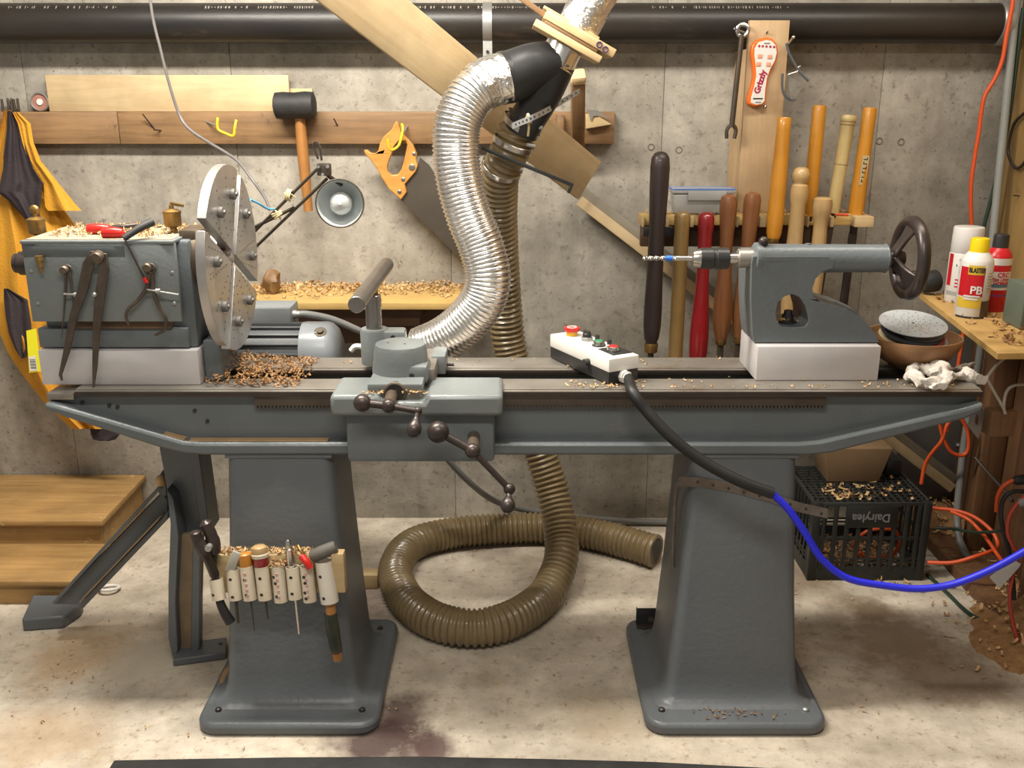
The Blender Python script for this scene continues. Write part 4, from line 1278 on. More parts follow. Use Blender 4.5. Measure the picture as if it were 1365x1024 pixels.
def turned(name, top, bot, Y0, Y1, prof, material, label, cat='turning tool', blade=None, ferr=None, extra=None, grp=None):
    """prof: (fraction from top, half width px)"""
    A, B = pY(top[0], top[1], Y0), pY(bot[0], bot[1], Y1)
    D = B - A; L = D.length
    k = dep(A.lerp(B, 0.5)) / FPX
    o = thing(name, B, label, cat, grp)
    h = MB().rev([(u * L, w * k) for u, w in prof], A, D, 22).build('handle', material, o)
    if ferr:
        fm, fl_, fw = ferr
        MB().rev([(0, fw * k), (0.003, fw * k * 1.05), (fl_ - 0.002, fw * k), (fl_, fw * k * 0.9)], B - D.normalized() * 0.004, D, 18).build('ferrule', fm, o)
    if blade:
        bm, l, w = blade
        s = B + D.normalized() * ((ferr[1] - 0.006) if ferr else -0.004)
        f = axes(s, D, (0, -1, 0))
        MB().box((0, -w / 2, -0.004), (l, w / 2, 0.004), 0.001).build('blade', bm, o, frame=f)
    return o, A, B, D.normalized(), k
def tm(name, c1, c2, rough=0.35, coat=0.3):
    return wood(name, c1, c2, 2, rough, coat=coat)
w_black = tm('ebonised_handle', (0.050, 0.032, 0.030), (0.032, 0.021, 0.020), 0.45, 0.1)
w_olive = tm('olive_tan_handle', (0.30, 0.19, 0.065), (0.235, 0.14, 0.045))
w_red = mat('dark_red_lacquer', (0.27, 0.012, 0.016), (0.21, 0.01, 0.012), 5, 0.3, coat=0.4)
w_brown = tm('red_brown_handle', (0.26, 0.105, 0.038), (0.18, 0.065, 0.024))
w_orange = tm('orange_ash_handle', (0.66, 0.29, 0.025), (0.56, 0.225, 0.02))
w_pale = tm('pale_ash_handle', (0.66, 0.52, 0.24), (0.58, 0.43, 0.18))
w_beige = tm('beige_maple_handle', (0.55, 0.365, 0.165), (0.47, 0.30, 0.13))
FY = 3.03
turned('turning_gouge', (881, 202), (868, 459), FY, FY, [(0, 3), (0.008, 8), (0.03, 11.5), (0.08, 12.8), (0.2, 12.4), (0.4, 10.5), (0.62, 10.8), (0.8, 12.2), (0.9, 12), (0.965, 10), (0.985, 8), (1, 7)], w_black, 'dark ebonised turning tool handle clipped at the rack end', blade=('dark_steel', 0.16, 0.018), ferr=('brass', 0.03, 9))
turned('turning_gouge', (910, 282), (900, 480), FY, FY, [(0, 6), (0.01, 9), (0.03, 10.5), (0.08, 10.5), (0.12, 9.8), (0.4, 9.5), (0.8, 9.8), (1, 9.5)], w_olive, 'olive tan turning tool handle next to the red one', blade=('dark_steel', 0.14, 0.018), ferr=('brass', 0.03, 8))
turned('turning_gouge', (942, 283), (930, 476), FY, FY, [(0, 5), (0.015, 9), (0.04, 10.8), (0.1, 10.8), (0.15, 9.2), (0.18, 9.6), (0.3, 8.3), (0.42, 8.4), (0.55, 9.5), (0.72, 12), (0.86, 13), (0.96, 12.5), (1, 11.5)], w_red, 'glossy dark red turning tool handle in the rack', blade=('dark_steel', 0.14, 0.018), ferr=('brass', 0.03, 9))
turned('turning_gouge', (972, 259), (961, 451), FY, FY, [(0, 5), (0.015, 9.5), (0.05, 11.5), (0.1, 11.5), (0.25, 9.5), (0.38, 8.3), (0.52, 9), (0.7, 12), (0.84, 13), (0.93, 11.5), (0.98, 9), (1, 8)], w_brown, 'red brown turning tool handle with dark dirty tip', blade=('dark_steel', 0.12, 0.02), ferr=('brass', 0.024, 7.5))
turned('turning_gouge', (1004, 256), (985, 449), FY, FY, [(0, 5), (0.015, 9.5), (0.05, 11.3), (0.1, 11.3), (0.25, 9.8), (0.38, 8.6), (0.52, 9.5), (0.7, 11.5), (0.84, 12), (0.93, 10.5), (0.98, 8.5), (1, 8)], w_brown, 'glossy red brown turning tool handle beside the upright board', blade=('dark_steel', 0.12, 0.02), ferr=('brass', 0.024, 7))
turned('turning_gouge', (1046, 156), (1031, 318), FY + 0.03, FY, [(0, 5), (0.006, 8.5), (0.015, 9.2), (0.1, 9.2), (0.5, 10.5), (0.85, 11), (0.96, 10), (1, 8)], w_orange, 'long orange handled turning tool in front of the upright board', blade=('dark_steel', 0.22, 0.02), ferr=('brass', 0.02, 7))
turned('turning_gouge', (1093, 140), (1078, 288), 3.13, 3.12, [(0, 5), (0.006, 8.2), (0.02, 8.8), (0.4, 9.2), (0.9, 9), (1, 8)], w_orange, 'orange handled turning tool behind the ringed beige handle', blade=('dark_steel', 0.26, 0.02), ferr=('iron', 0.02, 7))
o, A, B, D, k = turned('turning_gouge', (1132, 153), (1110, 284), 3.13, 3.12, [(0, 6), (0.006, 9), (0.03, 10), (0.06, 10), (0.065, 9.5), (0.09, 9.6), (0.095, 9.2), (0.5, 8.6), (0.9, 8.4), (1, 8)], w_pale, 'pale cream turning tool handle with scribed rings', blade=('dark_steel', 0.26, 0.02), ferr=('iron', 0.02, 7))
for u in (0.07, 0.10, 0.5):
    c = A.lerp(B, u); MB().torus(c, D, 9.6 * k if u < 0.2 else 8.6 * k, 0.0008, 24, 5).build('scribed_ring', 'brown', o)
o, A, B, D, k = turned('turning_gouge', (1160, 143), (1140, 290), 3.13, 3.12, [(0, 5), (0.006, 8.5), (0.02, 9.2), (0.3, 9), (0.6, 9.8), (0.9, 10.5), (1, 9.5)], w_orange, 'orange handled scraper with paper label at the rack end', blade=('iron', 0.26, 0.026), ferr=('iron', 0.055, 5))
# little paper label with dark print running along the handle
c = A.lerp(B, 0.56)
Xd = -D
f = axes(c + V((0.004, -1, 0)).normalized() * (9.55 * k), Xd, (0.25, -1, 0))
MB().box((-0.045, -0.0115, -0.0005), (0.045, 0.0115, 0.0005)).build('paper_label', mat('cream_label', (0.55, 0.46, 0.28), None, 5, 0.6), o, frame=f)
text('KEEWATIN'[:0] + 'CROWN', 0.021, f @ Matrix.Translation(V((0, 0, 0.0009))), 'black', o, bold=0.0006, sx=1.05) if False else None
ink = MB()
rn = random.Random(2)
for q in range(6):
    x = -0.036 + q * 0.0135
    ink.box((x, -0.007, 0.0006), (x + 0.003, 0.007, 0.0009)); ink.box((x + 0.003, -0.007 if q % 2 else 0.004, 0.0006), (x + 0.008, -0.004 if q % 2 else 0.007, 0.0009))
stuff(ink.build('worn_print', 'black', o, frame=f, smooth=0))
# ringed beige handles, ferrules low behind the tailstock
turned('turning_gouge', (1069, 223), (1049, 425), FY, FY, [(0, 5), (0.01, 8.5), (0.04, 11), (0.075, 11), (0.095, 8), (0.105, 8), (0.115, 10.5), (0.15, 11.5), (0.2, 11.3), (0.235, 9.5), (0.4, 10), (0.7, 11.5), (0.92, 10), (1, 8.5)], w_beige, 'beige handle turned with two beads at its end', blade=('dark_steel', 0.12, 0.02), ferr=('brass', 0.02, 7))
turned('turning_gouge', (1097, 263), (1084, 408), FY, FY, [(0, 8), (0.015, 12), (0.07, 13), (0.14, 12), (0.2, 9.5), (0.3, 9), (0.6, 10.5), (0.9, 9), (1, 8)], w_beige, 'beige handle with a wide flared knob end', blade=('dark_steel', 0.15, 0.02), ferr=('brass', 0.02, 7))
# pencil lying on the rack
a, c = pY(1113, 284, 3.075), pY(1131, 288, 3.065)
pn = thing('pencil_stub', (a.x, a.y, zr), 'orange pencil stub lying on the rack by the scraper', 'pencil')
a.z = c.z = zr + 0.005
MB().cyl(a, c, 0.0045, seg=6).build('barrel', 'orange_cord', pn, smooth=0)
MB().cyl(c, c + (c - a).normalized() * 0.012, 0.0045, 0.0008, seg=6).build('point', w_pale, pn)

# storage tub with blue clip lid
x0, x1 = pY(894, 270, 3.12).x, pY(978, 270, 3.12).x
tubm = mat('clear_frosted_plastic', (0.62, 0.62, 0.60), (0.5, 0.49, 0.46), 10, 0.3, trans=0.35)
lidm = mat('pale_blue_lid', (0.50, 0.58, 0.72), (0.46, 0.54, 0.70), 5, 0.35)
blu = mat('blue_seal', (0.12, 0.24, 0.62), None, 5, 0.4)
cb = thing('storage_tub', ((x0 + x1) / 2, 3.14, zr), 'clear plastic storage tub with blue edged lid on the rack', 'tub')
zt2 = pY(930, 252, 3.10).z
MB().frustum((x0 + 0.012, x1 - 0.012, 3.105, 3.165, zr + 0.001), (x0 + 0.003, x1 - 0.003, 3.102, 3.168, zt2 - 0.016), 0.006).build('body', tubm, cb)
lid = MB().box((x0, 3.099, zt2 - 0.015), (x1, 3.1695, zt2), 0.004).build('lid', tubm, cb)
for (a_, b_) in (((x0 + 0.004, 3.0985, zt2 - 0.0045), (x1 - 0.004, 3.1015, zt2 + 0.001)), ((x0 + 0.004, 3.166, zt2 - 0.004), (x1 - 0.004, 3.1695, zt2 + 0.001)), ((x0 - 0.0005, 3.10, zt2 - 0.004), (x0 + 0.003, 3.169, zt2 + 0.001)), ((x1 - 0.003, 3.10, zt2 - 0.004), (x1 + 0.0005, 3.169, zt2 + 0.001))):
    MB().box(a_, b_, 0.001).build('seal', blu, lid)
MB().box(((x0 + x1) / 2 - 0.05, 3.095, zt2 - 0.035), ((x0 + x1) / 2 + 0.07, 3.0985, zt2 - 0.006), 0.001).build('clip_flap', tubm, lid)
MB().box((x0 + 0.02, 3.115, zr + 0.004), (x1 - 0.02, 3.155, zr + 0.03), 0.004).build('contents', 'shav', cb)

# safety remote / push-stick tool hanging on the upright board
def z6(x, y): return (960 + x / 6.4, 20 + y / 6.4)
om = mat('orange_plastic', (0.78, 0.16, 0.015), (0.72, 0.14, 0.012), 5, 0.3)
out = [(400, 188), (310, 208), (272, 260), (263, 330), (275, 420), (285, 520), (262, 620), (232, 710), (234, 762), (290, 785), (360, 775), (392, 745), (397, 640), (412, 540), (440, 465), (480, 395), (497, 320), (485, 250), (450, 205)]
inn = [(395, 212), (325, 232), (294, 285), (292, 345), (305, 440), (308, 520), (290, 610), (264, 700), (262, 748), (310, 766), (355, 758), (378, 730), (384, 640), (398, 540), (425, 462), (465, 390), (483, 320), (472, 255), (440, 222)]
YQ = YB - 0.026
rem = thing('machine_remote', pY(*z6(320, 785), YQ), 'orange and white dust collector remote hanging on the upright board', 'remote')
MB().prism([[pY(*z6(x, y), YQ) for x, y in out]], (0, 0.024, 0)).build('shell', om, rem, bevel=0.005)
MB().prism([[pY(*z6(x, y), YQ - 0.001) for x, y in inn]], (0, 0.003, 0)).build('face', 'white', rem)
crim = mat('crimson_print', (0.40, 0.012, 0.05), None, 5, 0.5)
c = pY(*z6(343, 572), YQ - 0.0016)
d = pY(*z6(372, 490), YQ - 0.0016) - pY(*z6(322, 650), YQ - 0.0016)
text('Grizzly', 0.026, axes(c, d, (0, -1, 0)), crim, rem, bold=0.0012, sx=0.95)
for (x, y) in ((333, 265), (363, 266), (395, 268), (428, 270), (460, 272)):
    p = pY(*z6(x, y), YQ - 0.0012)
    MB().cyl(p, p + V((0, -0.0012, 0)), 0.0035, seg=10).build('indicator_dot', crim, rem)
for (x, y) in ((340, 352), (424, 357), (328, 420), (413, 422)):
    p = pY(*z6(x, y), YQ - 0.0012)
    MB().box((p.x - 0.007, p.y - 0.0016, p.z - 0.006), (p.x + 0.007, p.y, p.z + 0.006), 0.0005).build('button', mat('salmon_print', (0.75, 0.33, 0.2), None, 5, 0.5), rem)
for (x, y, w) in ((322, 714, 0.030), (325, 745, 0.018), (400, 242, 0.018)):
    p = pY(*z6(x, y), YQ - 0.0013)
    b = MB().box((p.x - w / 2, p.y - 0.0004, p.z - 0.002), (p.x + w / 2, p.y, p.z + 0.002))
    b.build('print_line', 'black' if y == 714 else 'galv', rem)
p = pY(*z6(375, 782), YB)
MB().ball(p + V((0, -0.012, 0)), 0.0065, 10).build('hanging_screw', 'bright_steel', rem)
# combination wrench on a nail
A, B = pY(*z6(185, 165), 3.155), pY(*z6(98, 960), 3.15)
wk = thing('combination_wrench', B, 'long chrome wrench hanging beside the upright board', 'wrench')
MB().tube([A, A.lerp(B, 0.5), B], 0.008, 10, 4, rad=lambda s, i: 0.0085).build('shank', 'dark_steel', wk)
MB().torus(A + V((0.002, 0, 0.012)), (0.3, 1, 0), 0.017, 0.006, 24, 8).build('ring_end', 'bright_steel', wk)
b = MB()
D = (B - A).normalized()
for s in (-1, 1):
    b.tube([B - D * 0.01, B + V((s * 0.014, 0, 0)) + D * 0.006, B + V((s * 0.012, 0, 0)) + D * 0.034], 0.006, 8, 4)
b.build('open_end', 'dark_steel', wk)
a = pY(*z6(120, 115), 3.13); c = pY(*z6(205, 160), 3.17)
MB().cyl(a, c + V((0.01, 0, 0)), 0.003, seg=8).build('nail', 'galv', wk)
# safety glasses
sg = thing('safety_glasses', pY(*z6(600, 720), 3.12), 'clear safety glasses hanging off a screw beside the upright board', 'glasses')
lens = mat('clear_lens', (0.9, 0.9, 0.9), None, 5, 0.05, trans=0.95, ior=1.2)
gry = mat('slate_grey_plastic', (0.10, 0.115, 0.13), None, 5, 0.35)
def zt(pts, Y=3.12): return [pY(*z6(x, y), Y) for x, y in pts]
MB().tube(zt([(565, 240), (590, 330), (650, 440), (700, 510), (755, 562)]), 0.004, 8, 5).build('temple', gry, sg)
MB().tube(zt([(532, 500), (530, 620), (555, 690), (600, 722), (640, 722)], 3.13), 0.004, 8, 5).build('temple', gry, sg)
MB().tube(zt([(580, 510), (620, 495), (660, 480), (665, 450), (685, 437)]), 0.003, 8, 4).build('bridge', 'bright_steel', sg)
MB().prism([zt([(590, 530), (640, 545), (690, 570), (680, 640), (650, 690), (600, 700), (585, 620)], 3.115)], (0.004, 0.003, 0)).build('lens', lens, sg)
MB().prism([zt([(600, 700), (650, 690), (660, 720), (615, 735)], 3.11)], (0.004, 0.003, 0)).build('lens', lens, sg)
a = pY(*z6(585, 240), 3.165); c = pY(*z6(625, 190), 3.12)
b = MB().cyl(a, c, 0.0035, seg=8); b.ball(c, 0.006, 10)
b.build('screw', 'bright_steel', sg)

# ============================================================ LAMP
lp = thing('swing_arm_lamp', (-0.82, 2.52, 1.12), 'swing arm work lamp with round grey shade and bare bulb', 'lamp')
YL = 2.60
c = pY(453, 271, YL)
ld = (V((0.02, -0.2, 1.52)) - c); ld = V((0.10, -1.0, 0.12)).normalized()
rS = m(31.5, c)
shm = mat('lamp_shade_grey', (0.13, 0.13, 0.12), (0.09, 0.09, 0.085), 6, 0.25, 0.6)
inm = mat('lamp_white_enamel', (0.62, 0.66, 0.66), (0.55, 0.59, 0.59), 6, 0.3)
C0 = c - ld * 0.0
prof = [(0, rS), (-0.02, rS * 0.985), (-0.05, rS * 0.88), (-0.075, rS * 0.70), (-0.09, rS * 0.55), (-0.13, rS * 0.48), (-0.15, rS * 0.42), (-0.152, rS * 0.1)]
shd = MB().rev([(t, r) for t, r in prof], C0, ld, 36, caps=False).build('shade', shm, lp)
MB().rev([(t + 0.001, r - 0.002) for t, r in prof[:6]] + [(-0.128, 0.002)], C0, ld, 36, caps=False).build('reflector', inm, shd)
MB().torus(C0, ld, rS, 0.0022, 40, 8).build('rim', 'dark_steel', shd)
blb = mat('clear_bulb_glass', (0.78, 0.78, 0.76), None, 5, 0.12, trans=0.5)
MB().rev([(-0.11, 0.014), (-0.075, 0.018), (-0.055, 0.027), (-0.035, 0.031), (-0.02, 0.028), (-0.008, 0.018), (-0.003, 0.003)], C0, ld, 24).build('bulb', blb, shd)
fil = mat('bulb_filament_mount', (0.85, 0.84, 0.80), None, 5, 0.4)
MB().cyl(C0 + ld * -0.002, C0 + ld * 0.001, 0.004, seg=12).build('bulb_tip', fil, shd)
# knuckle and arms
kn = pY(431, 226, YL + 0.02)
MB().box(kn - V((0.016, 0.012, 0.016)), kn + V((0.020, 0.012, 0.016)), 0.004).build('knuckle', 'dark_steel', lp)
for (dx, dz) in ((-0.010, 0.008), (0.014, 0.008), (0.0, -0.012)):
    MB().cyl(kn + V((dx, -0.016, dz)), kn + V((dx, 0.016, dz)), 0.004, seg=10).build('rivet', 'galv', lp)
MB().tube([pY(424, 212, YL), pY(418, 195, YL), pY(421, 189, YL), pY(426, 196, YL), pY(429, 214, YL)], 0.003, 8, 5).build('spring_loop', 'iron', lp)
for (x0, y0, x1, y1) in ((422, 226, 330, 318), (436, 238, 338, 332)):
    MB().tube([pY(x0, y0, YL + 0.02), pY(x1, y1, YL + 0.08)], 0.0042, 10, 2).build('arm_rod', 'dark_steel', lp)
MB().tube([pY(392, 277, YL + 0.045), pY(335, 305, YL + 0.075)], 0.0046, 10, 2).build('arm_rod', 'dark_steel', lp)
MB().tube([pY(455, 246, YL + 0.06), pY(440, 236, YL + 0.03), kn], 0.006, 10, 4).build('swivel_neck', 'dark_steel', lp)
jm = pY(331, 326, YL + 0.08)
MB().box(jm - V((0.014, 0.014, 0.02)), jm + V((0.014, 0.014, 0.02)), 0.004).build('lower_knuckle', 'dark_steel', lp)
MB().tube([jm, V((jm.x - 0.04, jm.y - 0.04, 1.12)), V((-0.82, 2.525, 1.15))], 0.006, 10, 3).build('stand_rod', 'dark_steel', lp)
MB().box((-0.84, 2.4925, 1.12), (-0.80, 2.54, 1.18), 0.003).build('clamp_foot', 'dark_steel', lp)
def wrap(P0, P1, n, r, name, material, label, cat):
    b = MB()
    D = (P1 - P0).normalized()
    for k in range(n):
        b.torus(P0.lerp(P1, 0.5) + D * (0.005 * (k - n / 2)), D + V((0.15 * (k - 1), 0, 0.1)), r, 0.0025, 16, 6)
    b.tube([P0, P0.lerp(P1, 0.5) + V((0.004, -0.006, 0.004)), P1], 0.0025, 6, 4)
    return tag(b.build(name, material), label, cat)
wrap(pY(379, 258, YL + 0.035), pY(393, 263, YL + 0.035), 3, 0.014, 'twine', tw, 'tan twine wound on the upper lamp arms', 'twine')
wrap(pY(367, 281, YL + 0.045), pY(374, 293, YL + 0.045), 3, 0.013, 'twine', tw, 'tan twine wound on the lower lamp arms', 'twine')
lb = mat('light_blue_twine', (0.12, 0.42, 0.68), None, 5, 0.6)
tag(MB().tube([pY(334, 266, 2.50), pY(346, 272, 2.54), pY(356, 278, 2.59), pY(365, 279, 2.63)], 0.003, 8, 6).build('blue_string', lb), 'light blue string between chuck rim and lamp arm', 'string')
# its cord
cpts = [(199, -12, 2.9), (204, 25, 2.9), (214, 66, 2.9), (221, 95, 2.9), (230, 127, 2.9), (240, 155, 2.9), (252, 172, 2.88), (275, 188, 2.85), (300, 203, 2.8), (318, 216, 2.75), (335, 238, 2.69), (352, 262, 2.67), (360, 280, 2.655)]
tag(MB().tube([pY(*q) for q in cpts], 0.0042, 8, 6).build('lamp_cord', mat('mauve_grey_cord', (0.12, 0.108, 0.105), None, 5, 0.5)), 'thin grey lamp cord drooping in front of the plywood strip', 'cord')

# ============================================================ MOTOR
YM = 2.74
mo = thing('electric_motor', pY(400, 480, YM), 'grey electric motor with terminal box behind the bed', 'motor')
greyp = mat('motor_grey', (0.22, 0.24, 0.25), (0.19, 0.20, 0.21), 6, 0.45)
greyd = mat('motor_dark_grey', (0.075, 0.08, 0.085), None, 6, 0.5)
bell = mat('motor_bell_grey', (0.23, 0.25, 0.27), (0.20, 0.215, 0.23), 6, 0.3)
a = pY(408, 462, YM)
rM = 0.088
zc = pY(420, 432, YM).z - rM + 0.004
xb0, xb1 = pY(318, 460, YM).x, pY(405, 460, YM).x
MB().cyl((xb0, YM, zc), (xb1 + 0.01, YM, zc), rM * 0.90, seg=40).build('stator', greyd, mo)
for k in range(9):
    an = math.radians(-70 + 20 * k)
    d = V((0, -math.sin(math.radians(20 * k - 40)), math.cos(math.radians(20 * k - 40))))
    f = axes(V((xb0, YM, zc)), (1, 0, 0), d)
    MB().box((0, -0.0035, rM * 0.88), (xb1 - xb0, 0.0035, rM * 1.0), 0.001).build('cooling_fin', greyd, mo, frame=f)
# nameplate tilted on the shell
npl = [(343, 462), (350, 437), (399, 438), (396, 464)]
f = axes(V((0, 0, 0)), (1, 0, 0), (0, -0.45, 0.9))
pa = pY(348, 464, YM - 0.06); pb = pY(398, 464, YM - 0.06)
f = axes(pa, (1, 0, 0), (0, -0.50, 0.87))
nam = mat('stained_name_plate', (0.30, 0.31, 0.29), (0.36, 0.36, 0.33), 8, 0.5)
npo = MB().box((0, 0, 0.004), (pb.x - pa.x, 0.062, 0.010), 0.001).build('name_plate', nam, mo, frame=f)
grn = mat('green_sticker', (0.05, 0.22, 0.08), (0.09, 0.26, 0.12), 18, 0.6)
MB().prism([[V((x, y, 0.0101)) for x, y in ((0.056, 0.058), (0.066, 0.062), (0.098, 0.060), (0.099, 0.03), (0.090, 0.028), (0.074, 0.04))]], (0, 0, 0.0006)).build('green_sticker', grn, npo, frame=f)
MB().rev([(0, rM), (0.012, rM * 1.02), (0.07, rM * 1.02), (0.085, rM * 0.97), (0.10, rM * 0.82), (0.112, rM * 0.5), (0.114, 0.01)], (xb1, YM, zc), (1, 0, 0), 40).build('end_bell', bell, mo)
for k in (-1, 0, 1):
    d = V((0, -math.sin(0.6 + 0.5 * k), math.cos(0.6 + 0.5 * k)))
    q = V((xb1 + 0.06, YM, zc)) + d * rM * 0.95
    if k == 0:
        MB().rev([(0, 0.018), (0.006, 0.018), (0.006, 0.010), (0.012, 0.009)], q, d, 18).build('lifting_boss', 'dark_steel', mo)
tbx0, tbx1 = pY(335, 420, YM + 0.05).x, pY(391, 420, YM + 0.05).x
MB().box((tbx0, YM + 0.01, zc + rM * 0.5), (tbx1, YM + 0.12, pY(370, 411, YM + 0.01).z), 0.004).build('terminal_box', greyp, mo)
q = pY(394, 419, YM + 0.05)
MB().rev([(0, 0.013), (0.012, 0.013), (0.012, 0.010), (0.02, 0.010)], q - V((0.008, 0, 0)), (1, 0, 0), 16).build('cable_gland', 'galv', mo)
MB().tube([q, pY(410, 419, YM + 0.06), pY(440, 425, YM + 0.08), pY(470, 437, YM + 0.10), pY(492, 450, YM + 0.12), pY(520, 485, YM + 0.14), pY(560, 560, 2.92), pY(595, 610, 2.95), pY(628, 645, 3.0), pY(660, 668, 3.1), pY(700, 680, 3.2), pY(760, 688, 3.27), pY(830, 694, 3.28), pY(900, 697, 3.28)], 0.0105, 12, 8).build('motor_conduit', 'grey_cable', mo)
MB().box((xb0, YM - 0.06, zc - rM - 0.02), (xb1, YM + 0.08, zc - rM * 0.85), 0.003).build('foot', greyd, mo)
MB().box((xb0 - 0.02, 2.556, zc - rM - 0.045), (xb1 + 0.02, YM + 0.09, zc - rM - 0.02), 0.003).build('mounting_plate', greyd, mo)
# scrap of white tape under the duct end
tag(MB().tube([pY(468, 468, 2.60), pY(474, 462, 2.60), pY(486, 464, 2.60), pY(492, 473, 2.60)], 0.008, 8, 5).build('foil_scrap', 'white'), 'curled scrap of white tape behind the tool post', 'tape scrap')
q = pY(464, 640, 2.6)
# dark wooden knob/burl by the shelf left end
q = pY(362, 382, 3.2)
bl_ = MB().ball((q.x, 3.2, za + 0.040), 0.036, 18, (0.75, 0.9, 1.1))
for p_ in bl_.v:
    p_ += V((mnoise.noise(p_ * 40), mnoise.noise(p_ * 40 + V((4, 0, 0))), 0.5 * mnoise.noise(p_ * 40 + V((0, 4, 0))))) * 0.016
tag(bl_.build('wood_burl', 'ledger'), 'small brown burl standing on the wall shelf behind the chuck', 'wood block')
# ============================================================ TOOLS ON THE HEADSTOCK
old = mat('old_tool_steel', (0.13, 0.105, 0.085), (0.085, 0.065, 0.05), 25, 0.45, 0.7)
def leg(P, r0, r1):
    n = len(P)
    return MB().tube(P, 0.004, 8, 6, rad=lambda s, i: r0 + (r1 - r0) * min(1, i / (6 * (n - 1))))
YC = 2.245
# big dividers
dv = thing('divider_calipers', pY(125, 512, YC), 'large steel dividers hanging in front of the headstock cover', 'dividers')
for pts in ([(126, 335), (118, 350), (110, 385), (98, 420), (88, 470), (80, 500), (82, 508)], [(136, 338), (138, 360), (132, 400), (128, 440), (126, 490), (124, 517)]):
    Pp = [pY(x, y, YC) for x, y in pts]
    vs, fs = [], []
    n = len(Pp)
    for i, p in enumerate(Pp):
        hwid = [0.011, 0.014, 0.0125, 0.010, 0.008, 0.004, 0.002][min(i, 6)] if n == 7 else [0.010, 0.012, 0.0115, 0.009, 0.006, 0.002][i]
        for (s, dy) in ((-1, 0), (1, 0), (1, 0.006), (-1, 0.006)):
            vs.append(p + V((s * hwid, dy, 0)))
    for i in range(n - 1):
        for k in range(4):
            fs.append((i * 4 + k, i * 4 + (k + 1) % 4, i * 4 + 4 + (k + 1) % 4, i * 4 + 4 + k))
    fs.append((0, 1, 2, 3)); fs.append(tuple(4 * n - 4 + k for k in range(4)))
    MB().add(vs, fs).build('leg', old, dv, bevel=0.0015)
p = pY(131, 342, YC)
MB().rev([(-0.004, 0.0145), (0.010, 0.0145), (0.012, 0.011), (0.015, 0.009)], p, (0, -1, 0), 22).build('pivot', 'bore', dv)
p = pY(126, 393, YC - 0.003)
MB().ball(p, 0.006, 12).build('stop_screw', 'galv', dv)
# small inside caliper
ic = thing('spring_calipers', pY(85, 450, 2.256), 'small spring calipers hanging left of the large dividers', 'calipers')
leg([pY(x, y, 2.256) for x, y in ((88, 362), (87, 390), (85, 420), (82, 450))], 0.004, 0.0012).build('leg', old, ic)
leg([pY(x, y, 2.256) for x, y in ((93, 362), (96, 385), (98, 405), (100, 425))], 0.004, 0.0012).build('leg', old, ic)
MB().torus(pY(90, 359, 2.256), (0, 1, 0), 0.009, 0.0025, 20, 8).build('spring_bow', old, ic)
MB().tube([pY(85, 392, 2.252), pY(102, 393, 2.252)], 0.0022, 8, 2).build('adjusting_screw', 'galv', ic)
MB().cyl(pY(99, 393, 2.252), pY(104, 393, 2.252), 0.0055, seg=14).build('adjusting_nut', 'galv', ic)
# outside caliper
oc = thing('outside_calipers', pY(170, 435, 2.25), 'bowed outside calipers hanging at the cover plate end', 'calipers')
leg([pY(x, y, 2.25) for x, y in ((199, 365), (196, 383), (184, 400), (171, 412), (168, 422), (172, 434))], 0.0058, 0.003).build('leg', old, oc)
leg([pY(x, y, 2.25) for x, y in ((203, 365), (205, 390), (213, 410), (221, 425), (219, 440), (207, 447))], 0.0058, 0.003).build('leg', old, oc)
MB().torus(pY(201, 358, 2.25), (0, 1, 0), 0.0105, 0.003, 20, 8).build('spring_bow', old, oc)
MB().tube([pY(196, 386, 2.245), pY(238, 393, 2.245)], 0.002, 8, 2).build('adjusting_screw', 'galv', oc)
MB().cyl(pY(208, 388, 2.245), pY(214, 388, 2.245), 0.006, seg=14).build('adjusting_nut', 'galv', oc)
# red handled pick lying on top and hanging down over the cover
rp = thing('red_pliers', pY(145, 310, 2.36), 'bright red dipped handles of pliers lying on the headstock', 'pliers')
zt1 = 1.206
for (x0, y0, x1, y1, Yq) in ((117, 304, 145, 302, 2.36), (137, 310, 163, 307, 2.30)):
    A, B = pY(x0, y0, Yq), pY(x1, y1, Yq)
    A.z = B.z = zt1 + 0.0135
    MB().tube([A, A.lerp(B, 0.35), A.lerp(B, 0.7), B, B + (B - A) * 0.12], 0.012, 14, 5, rad=lambda s, i: 0.004 + 0.0095 * math.sin(min(1, 0.22 + i / 22) * math.pi) ** 0.45).build('handle', 'red', rp)
MB().tube([pY(145, 304, 2.37) + V((0, 0, 0)), pY(163, 302, 2.40), pY(182, 300, 2.42)], 0.006, 10, 4).build('jaw', 'iron', rp)
sc = thing('scriber', pY(195, 372, 2.25), 'dark handled scriber with red collar hanging over the cover plate', 'scriber')
MB().tube([pY(203, 296, 2.30), pY(190, 302, 2.28), pY(178, 309, 2.265), pY(165, 318, 2.25)], 0.0095, 12, 5, rad=lambda s, i: 0.0105 - 0.0002 * i).build('handle', 'black_rubber', sc)
MB().tube([pY(166, 317, 2.25), pY(170, 326, 2.248), pY(182, 350, 2.248), pY(194, 375, 2.248)], 0.0028, 8, 4).build('rod', 'iron', sc)
MB().cyl(pY(192.5, 370, 2.248), pY(196, 377, 2.248), 0.0062, seg=12).build('collar', 'red', sc)
rn = random.Random(11)
chips('wood_shavings', [(rn.uniform(-1.11, -0.80), rn.uniform(2.31, 2.485), zt1 + 0.002 + rn.random() * 0.008) for k in range(420)], 'fine shavings covering the top of the headstock', size=0.014)
